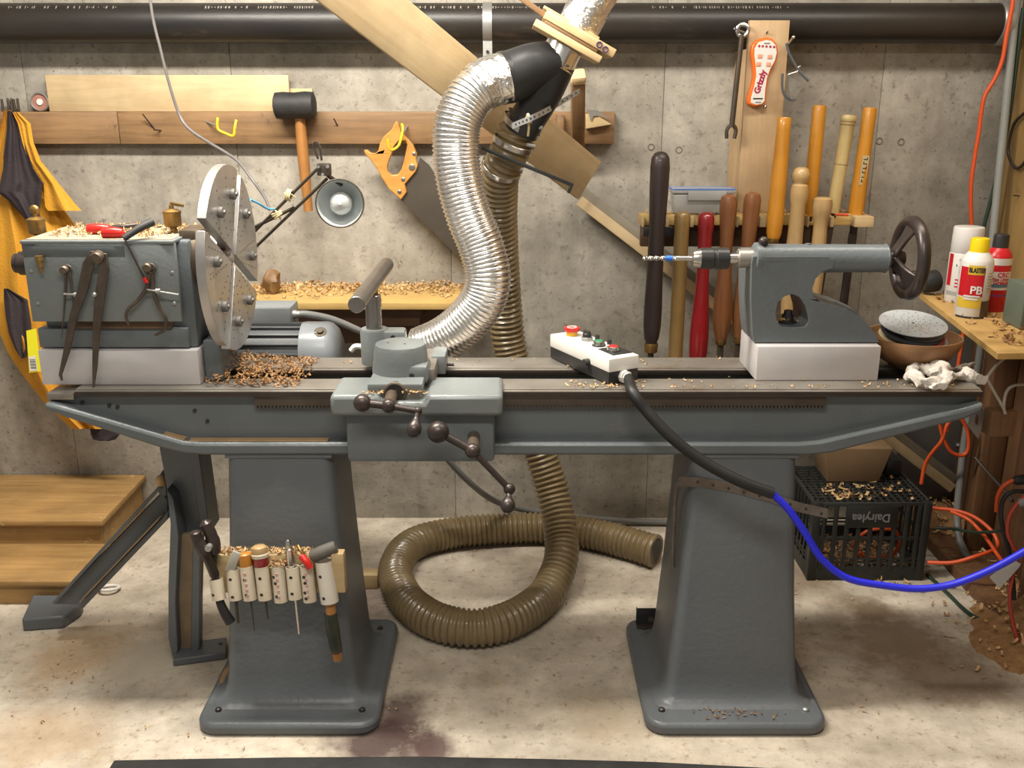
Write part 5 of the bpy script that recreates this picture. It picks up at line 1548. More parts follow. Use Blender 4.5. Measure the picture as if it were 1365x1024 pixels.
# heap at the gap of the bed below the chuck
pts = []
for k in range(800):
    x = rn.uniform(-0.74, -0.52); yy = rn.uniform(2.26, 2.52)
    hgt = 0.05 * max(0, 1 - abs(x + 0.71) / 0.12) * max(0, 1 - abs(yy - 2.40) / 0.16)
    pts.append((x + rn.gauss(0, 0.01), yy, ZB + 0.003 + rn.random() * (0.004 + hgt)))
chips('wood_shavings', pts, 'heap of brown shavings on the bed below the chuck', 'shav_dark', size=0.014)
pts = [(rn.uniform(0.12, 1.12), 2.25 + abs(rn.gauss(0, 0.04)), ZB + 0.003) for k in range(70)] + [(rn.uniform(0.14, 0.32), rn.uniform(2.25, 2.31), ZB + 0.003) for k in range(45)] + [(rn.uniform(-0.45, 1.0), rn.uniform(2.43, 2.54), ZB + 0.003) for k in range(45)]
chips('wood_shavings', pts, 'loose pale chips sprinkled along the lathe bed', size=0.011)
chips('wood_shavings', [(cxs + rn.uniform(-0.075, 0.075), rn.uniform(2.145, 2.165), 0.869 + rn.random() * 0.004) for k in range(40)], 'shavings caught round the cross slide screw', size=0.012)
chips('wood_shavings', [(pY(1050, 430, 2.36).x + rn.uniform(-0.03, 0.04), rn.uniform(2.345, 2.44), pY(1050, 437, 2.335).z + 0.012) for k in range(26)], 'chips lying in the window of the tailstock', size=0.009)

# ============================================================ CONTROL BOX AND ITS CABLE
ztb = 0.917
qa, qb, qc = pZ(775, 441, ztb), pZ(812, 479, ztb), pZ(852, 473, ztb)
wv = (qc - qb); wl = wv.length; wv.normalize()
lv = V((-wv.y, wv.x, 0)); ll = (qa - qb).length * 0.98
f = Matrix(((wv.x, lv.x, 0, qb.x), (wv.y, lv.y, 0, qb.y), (0, 0, 1, ZB + 0.002), (0, 0, 0, 1)))
H_ = ztb - ZB - 0.002
bxo = thing('control_box', qb.lerp(qa, 0.5).to_2d().to_3d() + V((0, 0, ZB)), 'white and black control box with push buttons lying on the bed', 'control box')
MB().box((0.001, 0.001, 0), (wl - 0.001, ll - 0.001, H_ * 0.48), 0.002).build('base', 'black', bxo, frame=f)
MB().box((0, 0, H_ * 0.47), (wl, ll, H_), 0.003).build('cover', 'white', bxo, frame=f)
def btn(u, v, parts, name):
    o = None
    for (z0, z1, r0, r1, mt) in parts:
        b = MB().rev([(z0, r0), (z1 - 0.001, r1), (z1, r1 * 0.9)], (u * wl, v * ll, H_), (0, 0, 1), 24)
        o2 = b.build(name if o is None else 'cap', mt, bxo if o is None else o, frame=f)
        o = o or o2
yb = mat('yellow_ring', (0.75, 0.42, 0.02), None, 5, 0.4)
gb = mat('green_button', (0.02, 0.22, 0.09), None, 5, 0.35)
btn(0.5, 0.86, [(0, 0.012, 0.015, 0.015, yb), (0.012, 0.022, 0.020, 0.0215, 'red')], 'emergency_stop')
MB().torus((0.5 * wl, 0.86 * ll, H_ + 0.0222), (0, 0, 1), 0.012, 0.0012, 20, 6).build('stop_ring_print', 'white', bxo, frame=f)
btn(0.56, 0.63, [(0, 0.010, 0.0155, 0.015, 'galv'), (0.010, 0.020, 0.012, 0.011, 'black')], 'selector_switch')
MB().box((0.56 * wl - 0.004, 0.63 * ll - 0.013, H_ + 0.018), (0.56 * wl + 0.004, 0.63 * ll + 0.013, H_ + 0.027), 0.002).build('selector_lever', 'black', bxo, frame=f)
btn(0.54, 0.42, [(0, 0.005, 0.0175, 0.0175, 'black'), (0.005, 0.013, 0.0155, 0.0145, 'bright_steel'), (0.012, 0.0145, 0.012, 0.0115, gb)], 'start_button')
btn(0.56, 0.20, [(0, 0.005, 0.0175, 0.0175, 'black'), (0.005, 0.013, 0.0165, 0.0155, 'bright_steel'), (0.012, 0.0145, 0.013, 0.0125, 'red')], 'stop_button')
MB().box((0.30 * wl, 0.08 * ll, H_), (0.95 * wl, 0.32 * ll, H_ + 0.002), 0.0005).build('button_plate', 'black', bxo, frame=f)
for k in (0.42, 0.62):
    MB().cyl((0.9 * wl, k * ll, H_), (0.9 * wl, k * ll, H_ + 0.012), 0.006, seg=12).build('indicator', 'black', bxo, frame=f)
b = MB().cyl((-0.014, 0.32 * ll, H_ * 0.55), (0.001, 0.32 * ll, H_ * 0.55), 0.009, seg=12)
b.build('key_knob', 'black', bxo, frame=f)
gl = f @ V((wl * 0.5, 0, H_ * 0.25))
gd = (f.to_3x3() @ V((0.05, -1, 0))).normalized()
MB().rev([(0, 0.017), (0.012, 0.017), (0.013, 0.013), (0.022, 0.011)], gl, gd, 8).build('cable_gland', 'white', bxo)
g1_ = gl + gd * 0.02
cab = thing('control_cable', g1_, 'control cable in black sleeve turning bright blue past the pedestal', 'cable')
M['sleeve'] = mat('black_sleeve', (0.008, 0.008, 0.008), (0.012, 0.012, 0.012), 9, 0.5)
blk_pts = [g1_, pY(843, 522, 2.19), pY(862, 548, 2.165), pY(895, 583, 2.14), pY(935, 614, 2.12), pY(985, 641, 2.10), pY(1030, 658, 2.09)]
blu_pts = [pY(1028, 657, 2.09), pY(1050, 678, 2.08), pY(1072, 709, 2.07), pY(1096, 746, 2.06), pY(1130, 771, 2.05), pY(1180, 781, 2.04), pY(1225, 785, 2.03), pY(1270, 779, 2.02), pY(1320, 760, 2.0), pY(1372, 732, 1.98), pY(1430, 700, 1.95)]
MB().tube(blk_pts, 0.0115, 14, 8, rad=lambda s, i: 0.0125 + 0.0012 * min(1, s / 0.1)).build('black_sleeve', M['sleeve'], cab)
bc_ = mat('bright_blue_jacket', (0.018, 0.022, 0.62), (0.014, 0.018, 0.52), 5, 0.4)
MB().tube(blu_pts, 0.010, 14, 8, rad=lambda s, i: 0.0085).build('blue_jacket', bc_, cab)

# ============================================================ BOWL, RAG, SHELF AND CANS
bc0 = pZ(1236, 490, ZB)
bcx, bcy = 1.036, 2.445
bw = thing('wooden_bowl', (bcx, bcy, ZB), 'turned wooden bowl full of sanding discs at the bed end', 'bowl')
bwm = wood('turned_bowl_wood', (0.33, 0.175, 0.08), (0.235, 0.115, 0.05), 0, 0.45, g=0.6)
MB().rev([(0, 0.045), (0.004, 0.052), (0.012, 0.06), (0.03, 0.092), (0.055, 0.113), (0.080, 0.121), (0.086, 0.1195), (0.086, 0.116), (0.078, 0.114), (0.05, 0.102), (0.025, 0.075), (0.014, 0.03), (0.013, 0.001)], (bcx, bcy, ZB), (0, 0, 1), 48, caps=False).build('shell', bwm, bw)
MB().cyl((bcx, bcy, ZB + 0.0005), (bcx, bcy, ZB + 0.004), 0.045, seg=32).build('foot', bwm, bw)
cols = [('tan_abrasive', (0.38, 0.22, 0.12)), ('red_abrasive', (0.42, 0.06, 0.05)), ('cream_abrasive', (0.55, 0.46, 0.28)), ('black_abrasive', (0.03, 0.03, 0.032)), ('grey_abrasive', (0.2, 0.2, 0.2)), ('dark_red_abrasive', (0.28, 0.04, 0.06)), ('black_abrasive', (0.04, 0.045, 0.05)), ('blue_grey_abrasive', (0.25, 0.27, 0.29))]
nm = {'tan_abrasive': 'tan', 'red_abrasive': 'bright red', 'cream_abrasive': 'cream', 'black_abrasive': 'black', 'grey_abrasive': 'mid grey', 'dark_red_abrasive': 'dark red', 'blue_grey_abrasive': 'blue grey'}
rn = random.Random(4)
for i, (n_, c_) in enumerate(cols):
    tilt = Matrix.Rotation(0.16 + 0.01 * i, 4, 'X') @ Matrix.Rotation(0.22 - 0.035 * i + (0.03 if i > 3 else 0), 4, 'Y')
    off = V((rn.uniform(-0.014, 0.016) + (0.012 if i == 7 else 0), rn.uniform(-0.008, 0.012), 0.062 + 0.0052 * i))
    d_ = MB().rev([(0, 0.0755), (0.0018, 0.0755)], (0, 0, 0), (0, 0, 1), 40)
    lab = nm[n_] + ' sanding disc in the bowl, ' + ['lowest of the stack', 'on top of the tan one', 'above the bright red one', 'right above the cream one', 'between two black ones', 'under the upper black one', 'topmost of the dark ones', 'showing its edge below the perforated disc'][i]
    tag(d_.build('sanding_disc', mat(n_, c_, None, 30, 0.8), None, frame=Matrix.Translation(V((bcx, bcy, ZB)) + off) @ tilt), lab, 'sanding disc')
tilt = Matrix.Rotation(0.20, 4, 'X') @ Matrix.Rotation(0.0, 4, 'Y')
fd_ = Matrix.Translation(V((bcx - 0.006, bcy - 0.004, ZB + 0.116))) @ tilt
td = thing('sanding_disc', fd_.translation, 'large white perforated sanding disc lying on top of the bowl', 'sanding disc')
WM[td] = Matrix.Translation(fd_.translation)
dm_ = mat('dusty_white_abrasive', (0.40, 0.43, 0.45), (0.33, 0.34, 0.345), 9, 0.75, wear=(0.30, 0.24, 0.18), wlo=0.55, whi=0.75, wscale=10)
MB().rev([(0, 0.0835), (0.002, 0.0835)], (0, 0, 0), (0, 0, 1), 48).build('abrasive_face', dm_, td, frame=fd_)
hb = MB()
for k in range(7):
    for j in range(9):
        a = 2 * math.pi * j / 9 + k * 0.42
        rr = 0.014 + 0.0095 * k
        hb.rev([(0.0021, 0.0016), (0.0024, 0.0016)], (rr * math.cos(a), rr * math.sin(a), 0), (0, 0, 1), 6)
hb.rev([(0.0021, 0.004), (0.0026, 0.004)], (0, 0, 0), (0, 0, 1), 12)
stuff(hb.build('perforations', mat('dark_hole', (0.07, 0.065, 0.06), None, 5, 0.8), td, frame=fd_, smooth=0))

# knotted rag
rg = thing('cotton_rag', pZ(1250, 515, ZB), 'knotted white cotton rag lying on the bed before the bowl', 'rag')
ragm = mat('off_white_cotton', (0.60, 0.56, 0.51), (0.50, 0.455, 0.40), 18, 0.9, bmp=0.4, bscale=120)
def rz(x, y, h): 
    q = pZ(x, y, ZB + h); return q
def flatten(b):
    for p_ in b.v:
        p_ += V((mnoise.noise(p_ * 45), mnoise.noise(p_ * 45 + V((5, 0, 0))), mnoise.noise(p_ * 45 + V((0, 5, 0))))) * 0.011
        p_ += V((mnoise.noise(p_ * 130), mnoise.noise(p_ * 130 + V((5, 0, 0))), mnoise.noise(p_ * 130 + V((0, 5, 0))))) * 0.004
        if p_.z < ZB + 0.0006: p_.z = ZB + 0.0006
    return b
flatten(MB().tube([rz(1255, 508, 0.02), rz(1236, 508, 0.022), rz(1220, 502, 0.022), rz(1213, 497, 0.022), rz(1222, 490, 0.022), rz(1238, 492, 0.024), rz(1250, 500, 0.02)], 0.012, 12, 6, rad=lambda s, i: 0.0105 + 0.004 * math.sin(i * 0.5) ** 2)).build('loop', ragm, rg)
flatten(MB().tube([rz(1246, 488, 0.03), rz(1257, 491, 0.036), rz(1263, 500, 0.032), rz(1258, 510, 0.022), rz(1246, 515, 0.012), rz(1236, 516, 0.008)], 0.013, 12, 6, rad=lambda s, i: 0.0155 - 0.0003 * i + 0.0015 * math.sin(i * 1.1))).build('knot', ragm, rg)
flatten(MB().tube([rz(1252, 498, 0.022), rz(1268, 503, 0.018), rz(1285, 500, 0.014), rz(1300, 502, 0.012), rz(1310, 508, 0.010)], 0.012, 12, 6, rad=lambda s, i: 0.010 + 0.0035 * math.sin(i * 0.55) + 0.0002 * i)).build('tail', ragm, rg)
flatten(MB().tube([rz(1262, 494, 0.02), rz(1280, 491, 0.016), rz(1296, 486, 0.012)], 0.009, 10, 6, rad=lambda s, i: max(0.003, 0.011 - 0.0006 * i))).build('tail', mat('grubby_cotton', (0.40, 0.36, 0.31), (0.3, 0.26, 0.22), 18, 0.9, bmp=0.4, bscale=120), rg)

# side shelf
ZS = 0.93
s0, s1 = pZ(1226, 391, ZS), pZ(1330, 471, ZS)
sl = thing('side_shelf', (1.4, 2.6, ZS - 0.02), 'yellow pine board shelf along the side wall holding spray cans', 'shelf')
MB().prism([[V((s1.x, s1.y, ZS - 0.016)), V((RX - 0.01, s1.y + 0.02, ZS - 0.016)), V((RX - 0.01, s0.y, ZS - 0.016)), V((s0.x, s0.y, ZS - 0.016))]], (0, 0, 0.016)).build('shelf_board', 'yshelf_y', sl, bevel=0.001)
MB().box((RX - 0.06, s1.y + 0.15, ZS - 0.10), (RX - 0.01, s0.y - 0.02, ZS - 0.017), 0.003).build('bearer', 'brown', sl)
rn = random.Random(6)
pts = []
for k in range(420):
    yy = rn.uniform(2.34, 3.0); xx = rn.uniform(1.24, RX - 0.02)
    edge = s1.x + (s0.x - s1.x) * (yy - s1.y) / (s0.y - s1.y)
    if xx > edge + 0.02 and rn.random() < 0.25 + (xx - edge) / 0.3:
        pts.append((xx, yy, ZS + 0.003 + rn.random() * 0.03 * max(0, (xx - 1.36) / 0.18)))
chips('wood_shavings', pts, 'brown shavings piled round the spray cans on the side shelf', 'shav_dark', size=0.026)

redm = mat('can_red', (0.50, 0.012, 0.02), None, 5, 0.3)
whm = mat('can_white', (0.68, 0.66, 0.63), None, 5, 0.28)
yem = mat('can_yellow', (0.78, 0.58, 0.01), None, 5, 0.3)
ylm = mat('can_mustard', (0.62, 0.42, 0.04), None, 5, 0.35)
grm = mat('can_grey', (0.32, 0.32, 0.31), None, 5, 0.4)
brm = mat('can_dirt_brown', (0.10, 0.055, 0.035), None, 10, 0.5)
blm = mat('can_blue_grey', (0.10, 0.19, 0.28), None, 5, 0.4)
pur = mat('can_purple', (0.20, 0.05, 0.16), None, 5, 0.4)
def can(px, pyb, pyt, hw, label, body, cap, capm, wide_cap=False):
    C = pZ(px, pyb, ZS); C.z = ZS
    r = m(hw, C + V((0, 0, 0.08)))
    zt_ = pY(px, pyt, C.y).z - ZS
    o = thing('spray_can', C, label, 'spray can')
    hb_ = zt_ * (0.70 if wide_cap else 0.70)
    if wide_cap:
        hb_ = zt_ * 0.66
        MB().rev([(0, r * 0.95), (0.003, r), (hb_ - 0.003, r), (hb_, r * 0.97)], C, (0, 0, 1), 32).build('body', body, o)
        MB().rev([(hb_, r * 0.95), (hb_ + 0.002, r * 0.985), (zt_ - 0.005, r * 0.95), (zt_ - 0.001, r * 0.92), (zt_, r * 0.85)], C, (0, 0, 1), 32).build('cap', capm, o)
    else:
        MB().rev([(0, r * 0.95), (0.003, r), (hb_, r), (hb_ + 0.010, r * 0.93), (hb_ + 0.022, r * 0.72), (hb_ + 0.028, r * 0.6)], C, (0, 0, 1), 32).build('body', body, o)
        MB().rev([(hb_ + 0.020, r * 0.60), (zt_ - 0.005, r * 0.57), (zt_ - 0.001, r * 0.54), (zt_, r * 0.46)], C, (0, 0, 1), 26).build('cap', capm, o)
    return o, C, r, zt_, hb_
e = 0.0006
blk_t = 'black'
# tall white can
o, C, r, zt_, hb_ = can(1279, 401, 302, 20, 'tall white spray can with broad white cap', whm, None, whm, True)
band(C, r + e, -1.6, -1.22, 0.05, hb_ * 0.98, redm, o, 'red_edge')
band(C, r + e, -1.5, 1.3, 0.022, 0.034, grm, o, 'grey_band')
text_round('ADDS', 0.010, C, r + e, -0.5, hb_ * 0.88, grm, o)
text_round('T', 0.036, C, r + e, -0.62, hb_ * 0.68, 'black', o, bold=0.0015, sx=1.2)
for k in range(3):
    band(C, r + e, -0.9, -0.1 - 0.1 * k, hb_ * (0.46 - 0.07 * k), hb_ * (0.46 - 0.07 * k) + 0.004, redm, o, 'print_line', 8)
# yellow capped penetrating spray
o, C, r, zt_, hb_ = can(1293, 421, 317, 20.5, 'white and red spray can with yellow cap lettered PB', whm, None, yem)
band(C, r + e, -1.5, 0.12, 0.062, hb_ * 0.93, redm, o, 'red_panel')
band(C, r + e, -1.5, 0.10, 0.030, 0.058, ylm, o, 'mustard_panel')
band(C, r + e, 0.12, 1.5, 0.004, 0.05, brm, o, 'dirty_panel')
band(C, r + e, -1.5, 1.5, 0.001, 0.006, 'black', o, 'base_rim')
band(C, r + 2 * e, -0.9, 0.05, hb_ * 0.80, hb_ * 0.97, ylm, o, 'yellow_flash')
text_round('BLASTER', 0.018, C, r + 4 * e, -0.38, hb_ * 0.88, 'black', o, bold=0.0008, sx=0.62)
text_round('PB', 0.030, C, r + 3 * e, -0.30, hb_ * 0.52, whm, o, bold=0.0008)
for k in range(2):
    band(C, r + 3 * e, -1.0, -0.05 - 0.1 * k, hb_ * (0.40 - 0.055 * k), hb_ * (0.40 - 0.055 * k) + 0.004, whm, o, 'print_line', 8)
for k in range(7):
    band(C, r + 2 * e, 0.35, 0.95 - 0.1 * (k % 3), hb_ * (0.82 - 0.055 * k), hb_ * (0.82 - 0.055 * k) + 0.0022, grm if k % 3 else ylm, o, 'print_line', 6)
# red can with black cap
o, C, r, zt_, hb_ = can(1321, 413, 312, 17, 'red and white spray can with black cap', redm, None, blk_t)
band(C, r + e, -1.6, 1.6, hb_ * 0.88, hb_ + 0.001, whm, o, 'white_shoulder_band')
band(C, r + e, -1.6, 1.6, hb_ * 0.42, hb_ * 0.76, whm, o, 'white_panel')
band(C, r + 2 * e, -1.6, 1.6, hb_ * 0.47, hb_ * 0.53, blm, o, 'blue_band')
band(C, r + e, -1.6, 1.6, hb_ * 0.30, hb_ * 0.335, pur, o, 'purple_band')
text_round('CRC', 0.017, C, r + 2 * e, 0.1, hb_ * 0.70, redm, o, bold=0.0006)
text_round('White Lithium', 0.0135, C, r + 2 * e, -0.1, hb_ * 0.62, redm, o, bold=0.0004, sx=0.75)
text_round('Grease', 0.0155, C, r + 2 * e, 0.0, hb_ * 0.56, redm, o, bold=0.0005)
# dark bundle behind the handwheel and green box at the shelf edge
q = pZ(1246, 398, ZS)
b = MB().rev([(0, 0.028), (0.01, 0.034), (0.05, 0.034), (0.06, 0.02)], V((q.x - 0.02, q.y + 0.06, ZS + 0.036)), (1, 0.25, 0.12), 18)
tag(b.build('rubber_plug', 'black_rubber'), 'short black rubber cylinder lying on the shelf behind the handwheel', 'rubber plug')
q = pZ(1362, 440, ZS)
gbx = mat('grey_green_enamel', (0.10, 0.125, 0.10), None, 5, 0.45)
tag(MB().box((q.x - 0.006, q.y + 0.0, ZS + 0.001), (q.x + 0.05, q.y + 0.10, ZS + 0.12), 0.004).build('metal_case', gbx), 'grey green metal case on the side shelf against the plywood', 'case')

# ============================================================ CORDS AND CONDUIT AT THE RIGHT
tag(MB().tube([pY(x, y, 3.2) for x, y in ((1352, -15), (1349, 10), (1342, 45), (1336, 80), (1326, 105), (1313, 127), (1308, 150), (1305, 175), (1300, 205), (1295, 240), (1294, 270), (1295, 300), (1295, 340), (1290, 400), (1280, 470), (1268, 540), (1262, 575))], 0.0065, 10, 6).build('extension_cord', 'orange_cord'), 'orange extension cord dropping down the wall behind the cans', 'cord')
gcm = mat('grey_pvc_conduit', (0.27, 0.28, 0.265), None, 5, 0.45)
cn = thing('conduit', pY(1290, 640, 3.27), 'straight grey conduit running down the corner of the walls', 'conduit')
A, B = pY(1357, -20, 3.23), pY(1322, 330, 3.16)
B2 = A + (B - A) * 3.6
B2 = V((1.40, 3.27, 0.02))
MB().cyl(A, B, 0.0125, seg=16).build('pipe', gcm, cn)
MB().tube([B, pY(1305, 480, 3.12), pY(1287, 580, 3.09), pY(1280, 640, 3.06), pY(1276, 690, 3.03), pY(1281, 725, 2.97), pY(1305, 765, 2.9), pY(1340, 822, 2.62)], 0.0125, 12, 8).build('lower_run', 'grey_cable', cn)
q = pY(1356, 33, 3.24)
MB().box((q.x - 0.03, 3.225, q.z - 0.011), (RX - 0.03, 3.236, q.z + 0.011), 0.002).build('clamp_bar', 'galv', cn)
gcab = mat('dark_green_cable', (0.022, 0.045, 0.030), None, 5, 0.45)
tag(MB().tube([pY(1364, 10, 3.215), pY(1358, 60, 3.215), pY(1352, 110, 3.215), pY(1344, 165, 3.21), pY(1334, 215, 3.205), pY(1322, 262, 3.2), pY(1312, 300, 3.2), pY(1306, 330, 3.2)], 0.006, 10, 6).build('green_cable', gcab), 'dark green cable hanging alongside the corner conduit', 'cable')
brc = mat('brown_black_cable', (0.035, 0.026, 0.02), None, 5, 0.5)
tag(MB().tube([pX(1366, 150, RX - 0.02), pX(1352, 165, RX - 0.02), pX(1345, 190, RX - 0.02), pX(1344, 205, RX - 0.02), pX(1350, 220, RX - 0.02), pX(1356, 224, RX - 0.02), pX(1362, 221, RX - 0.02), pX(1369, 212, RX - 0.02)], 0.005, 8, 6).build('brown_cable', brc), 'dark brown cable looped on the plywood panel', 'cable')
q = pX(1359, 261, RX - 0.008)
tag(MB().cyl(q + V((-0.02, 0, 0.001)), q, 0.002, seg=8).build('nail', 'iron'), 'single nail sticking out of the plywood panel', 'nail')
# cords under the shelf
def cord(pts, r, mt, name, label):
    return tag(MB().tube([pY(*p_) if len(p_) == 3 else pZ(p_[0], p_[1], 0.0 + r + 0.002) for p_ in pts], r, 10, 7).build(name, mt), label, 'cord')
cord([(1251, 556, 3.0), (1256, 580, 3.0), (1261, 592, 3.0), (1270, 604, 3.0), (1284, 607, 3.0), (1291, 597, 3.0), (1290, 575, 3.0), (1282, 560, 3.0), (1272, 557, 3.0), (1262, 568, 3.0), (1255, 588, 3.0), (1243, 603, 3.02), (1233, 620, 3.04), (1228, 645, 3.04)], 0.0062, 'orange_cord', 'extension_cord', 'orange cord hanging in a loop above the crate')
cord([(1230, 676, 3.0), (1250, 678, 2.98), (1275, 681, 2.95), (1300, 690, 2.9), (1322, 708, 2.84), (1330, 725, 2.8), (1325, 733, 2.76), (1300, 742, 2.74), (1270, 750, 2.76), (1237, 750, 2.8)], 0.0062, 'orange_cord', 'extension_cord', 'orange cord lying over the sawdust beside the crate')
cord([(1268, 682, 2.93), (1290, 692, 2.88), (1305, 706, 2.84), (1318, 722, 2.76), (1330, 740, 2.68), (1345, 760, 2.58)], 0.0058, 'orange_cord', 'extension_cord', 'second orange cord crossing the sawdust towards the blue cable')
cord([(1366, 636, 2.55), (1352, 640, 2.55), (1338, 648, 2.55), (1330, 662, 2.55), (1328, 682, 2.55)], 0.0062, 'orange_cord', 'extension_cord', 'orange cord with black plug end bending at the wall')
cord([(1366, 662, 2.5), (1354, 674, 2.5), (1345, 690, 2.5), (1343, 710, 2.5), (1350, 728, 2.5), (1356, 742, 2.5), (1346, 790, 2.48), (1350, 830, 2.46), (1358, 856, 2.44)], 0.0055, mat('dull_red_cord', (0.38, 0.05, 0.03), None, 5, 0.5), 'extension_cord', 'dull red cord running down past the tag')
cord([(1366, 655, 2.52), (1350, 656, 2.52), (1338, 665, 2.52), (1334, 685, 2.52), (1338, 710, 2.52), (1345, 735, 2.52), (1350, 770, 2.52), (1352, 800, 2.5)], 0.0062, 'black_rubber', 'power_cord', 'black cord bent down beside the orange plug')
cord([(1245, 704, 2.95), (1270, 705, 2.92), (1300, 710, 2.82), (1335, 708, 2.62)], 0.005, gcab, 'green_cable', 'dark green cable crossing behind the crate')
gp = [(1236, 766), (1262, 790), (1288, 815), (1310, 827), (1330, 827), (1345, 820)]
cord(gp, 0.006, gcab, 'green_cable', 'dark green cable curving over the concrete beside the crate')
cord([(1300, 610, 2.85), (1315, 628, 2.8), (1335, 650, 2.72), (1350, 668, 2.66)], 0.005, brc, 'power_cord', 'thin black cord slanting across the brown wall boards')
wcb = mat('dingy_white_cable', (0.36, 0.33, 0.28), None, 5, 0.5)
cord([(1345, 472, 2.42), (1330, 485, 2.42), (1318, 500, 2.42), (1316, 505, 2.42), (1324, 520, 2.42), (1333, 536, 2.42), (1338, 545, 2.42)], 0.0042, wcb, 'white_cable', 'dingy white cable drooping below the side shelf')
cord([(1370, 512, 2.42), (1352, 514, 2.42), (1342, 522, 2.42), (1338, 540, 2.42), (1340, 552, 2.42)], 0.0042, wcb, 'white_cable', 'second dingy white cable arching to the wall box')
q = pY(1337, 562, 2.42)
tag(MB().box((q.x - 0.03, 2.425, q.z - 0.045), (q.x + 0.04, 2.47, q.z + 0.025), 0.004).build('junction_box', 'brown'), 'brown painted junction box where the white cables end', 'box')
# plug bodies and tag
q = pY(1360, 640, 2.55)
tag(MB().rev([(0, 0.008), (0.008, 0.013), (0.04, 0.015), (0.045, 0.012)], pY(1350, 641, 2.55), (1, 0, 0.12), 16).build('plug', 'black_rubber'), 'black rubber plug on the orange cord at the wall', 'plug')
tag(MB().rev([(0, 0.008), (0.008, 0.013), (0.04, 0.015), (0.045, 0.012)], pY(1357, 672, 2.5), (1, 0, 0.5), 16).build('plug', mat('grey_plug', (0.2, 0.2, 0.2), None, 5, 0.5)), 'grey plug on the dull red cord', 'plug')
tagp = mat('translucent_tag', (0.50, 0.48, 0.46), (0.42, 0.41, 0.40), 20, 0.35)
tag(MB().prism([[pY(x, y, 2.47) for x, y in ((1319, 770), (1350, 746), (1361, 752), (1358, 757), (1333, 785))]], (0, 0.002, 0)).build('warning_tag', tagp), 'crumpled clear plastic tag tied to the cords', 'tag')
# steel plate with oval hole
q = [(1297, 540), (1313, 547), (1313, 556), (1304, 585), (1292, 570)]
hole = [(1303 + 3.6 * math.cos(t * math.pi / 8), 560 + 8 * math.sin(t * math.pi / 8)) for t in range(16)]
tag(MB().prism([[pY(x, y, 2.5) for x, y in q], [pY(x, y, 2.5) for x, y in hole]], (0, 0.008, 0)).build('steel_plate', 'galv'), 'small grey steel plate with oval hole beyond the bed end', 'steel plate')
# grey sheet panel behind the loop
gm = mat('dull_grey_panel', (0.125, 0.115, 0.105), (0.10, 0.09, 0.085), 6, 0.55)
pa = pY(1205, 560, 3.325); pb = pY(1283, 690, 3.325)
gp_ = thing('sheet_panel', pb, 'dull grey sheet panel standing at the wall behind the batten', 'panel')
MB().box((pa.x, 3.328, 0.1), (pb.x, WY - 0.001, 0.72), 0.001).build('sheet', gm, gp_)
MB().cyl(pY(1277, 593, 3.328), pY(1277, 593, 3.32), 0.006, seg=10).build('screw', 'bright_steel', gp_)

# sawdust drift along the right wall
vs, fs = [], []
nx, ny = 26, 40
for i in range(nx + 1):
    for j in range(ny + 1):
        x = 1.14 + (RX - 0.004 - 1.14) * i / nx; yy = 2.2 + (WY - 0.004 - 2.2) * j / ny
        e_ = max(0, (x - 1.40 - 0.09 * math.sin(yy * 7) + 0.25 * max(0, yy - 3.05)) / 0.22)
        e2 = max(0, (yy - 2.25) / 0.2)
        hh = 0.10 * min(1, e_) ** 1.3 * min(1, e2) * (0.75 + 0.35 * mnoise.noise(V((x * 9, yy * 9, 0)))) + 0.006 * mnoise.noise(V((x * 40, yy * 40, 1)))
        vs.append((x, yy, hh - 0.006 if hh < 0.007 else hh))
for i in range(nx):
    for j in range(ny):
        a = i * (ny + 1) + j
        fs.append((a, a + ny + 1, a + ny + 2, a + 1))
sd = MB().add(vs, fs).build('sawdust_drift', 'shav_dark', smooth=60)
tag(sd, 'drift of brown sawdust heaped against the side wall', 'sawdust', kind='stuff')
rn = random.Random(12)
pts = []
for k in range(900):
    x = rn.uniform(1.2, RX - 0.02); yy = rn.uniform(2.3, 3.3)
    e_ = max(0, (x - 1.40 - 0.09 * math.sin(yy * 7)) / 0.22)
    if rn.random() < 0.12 + min(1, e_):
        pts.append((x, yy, 0.004 + 0.10 * min(1, e_) ** 1.3 * min(1, max(0, (yy - 2.25) / 0.2)) + rn.random() * 0.006))
chips('wood_shavings', pts, 'coarse shavings lying over the sawdust drift', size=0.022)

# ============================================================ MILK CRATE
cx0, cx1, cy0, cy1, cz = 0.965, 1.345, 2.865, 3.185, 0.278
cr = thing('milk_crate', ((cx0 + cx1) / 2, (cy0 + cy1) / 2, 0), 'black plastic milk crate turned upside down beside the pedestal', 'crate')
cm_ = mat('black_crate_plastic', (0.016, 0.018, 0.017), (0.028, 0.03, 0.028), 8, 0.42)
for (x, yy) in ((cx0, cy0), (cx1 - 0.028, cy0), (cx0, cy1 - 0.028), (cx1 - 0.028, cy1 - 0.028)):
    MB().box((x, yy, 0), (x + 0.028, yy + 0.028, cz), 0.004).build('corner_post', cm_, cr)
rim = mat('crate_rim', (0.040, 0.042, 0.040), None, 8, 0.45)
for (z0, z1) in ((0, 0.05), (0.145, 0.157), (cz - 0.014, cz), (0.062, 0.068), (0.075, 0.081)):
    for (a_, b_) in (((cx0, cy0 + 0.002, z0), (cx1, cy0 + 0.008, z1)), ((cx0, cy1 - 0.008, z0), (cx1, cy1 - 0.002, z1)), ((cx0 + 0.002, cy0, z0), (cx0 + 0.008, cy1, z1)), ((cx1 - 0.008, cy0, z0), (cx1 - 0.002, cy1, z1))):
        MB().box(a_, b_, 0.0015).build('rail', cm_ if z1 < cz else rim, cr)
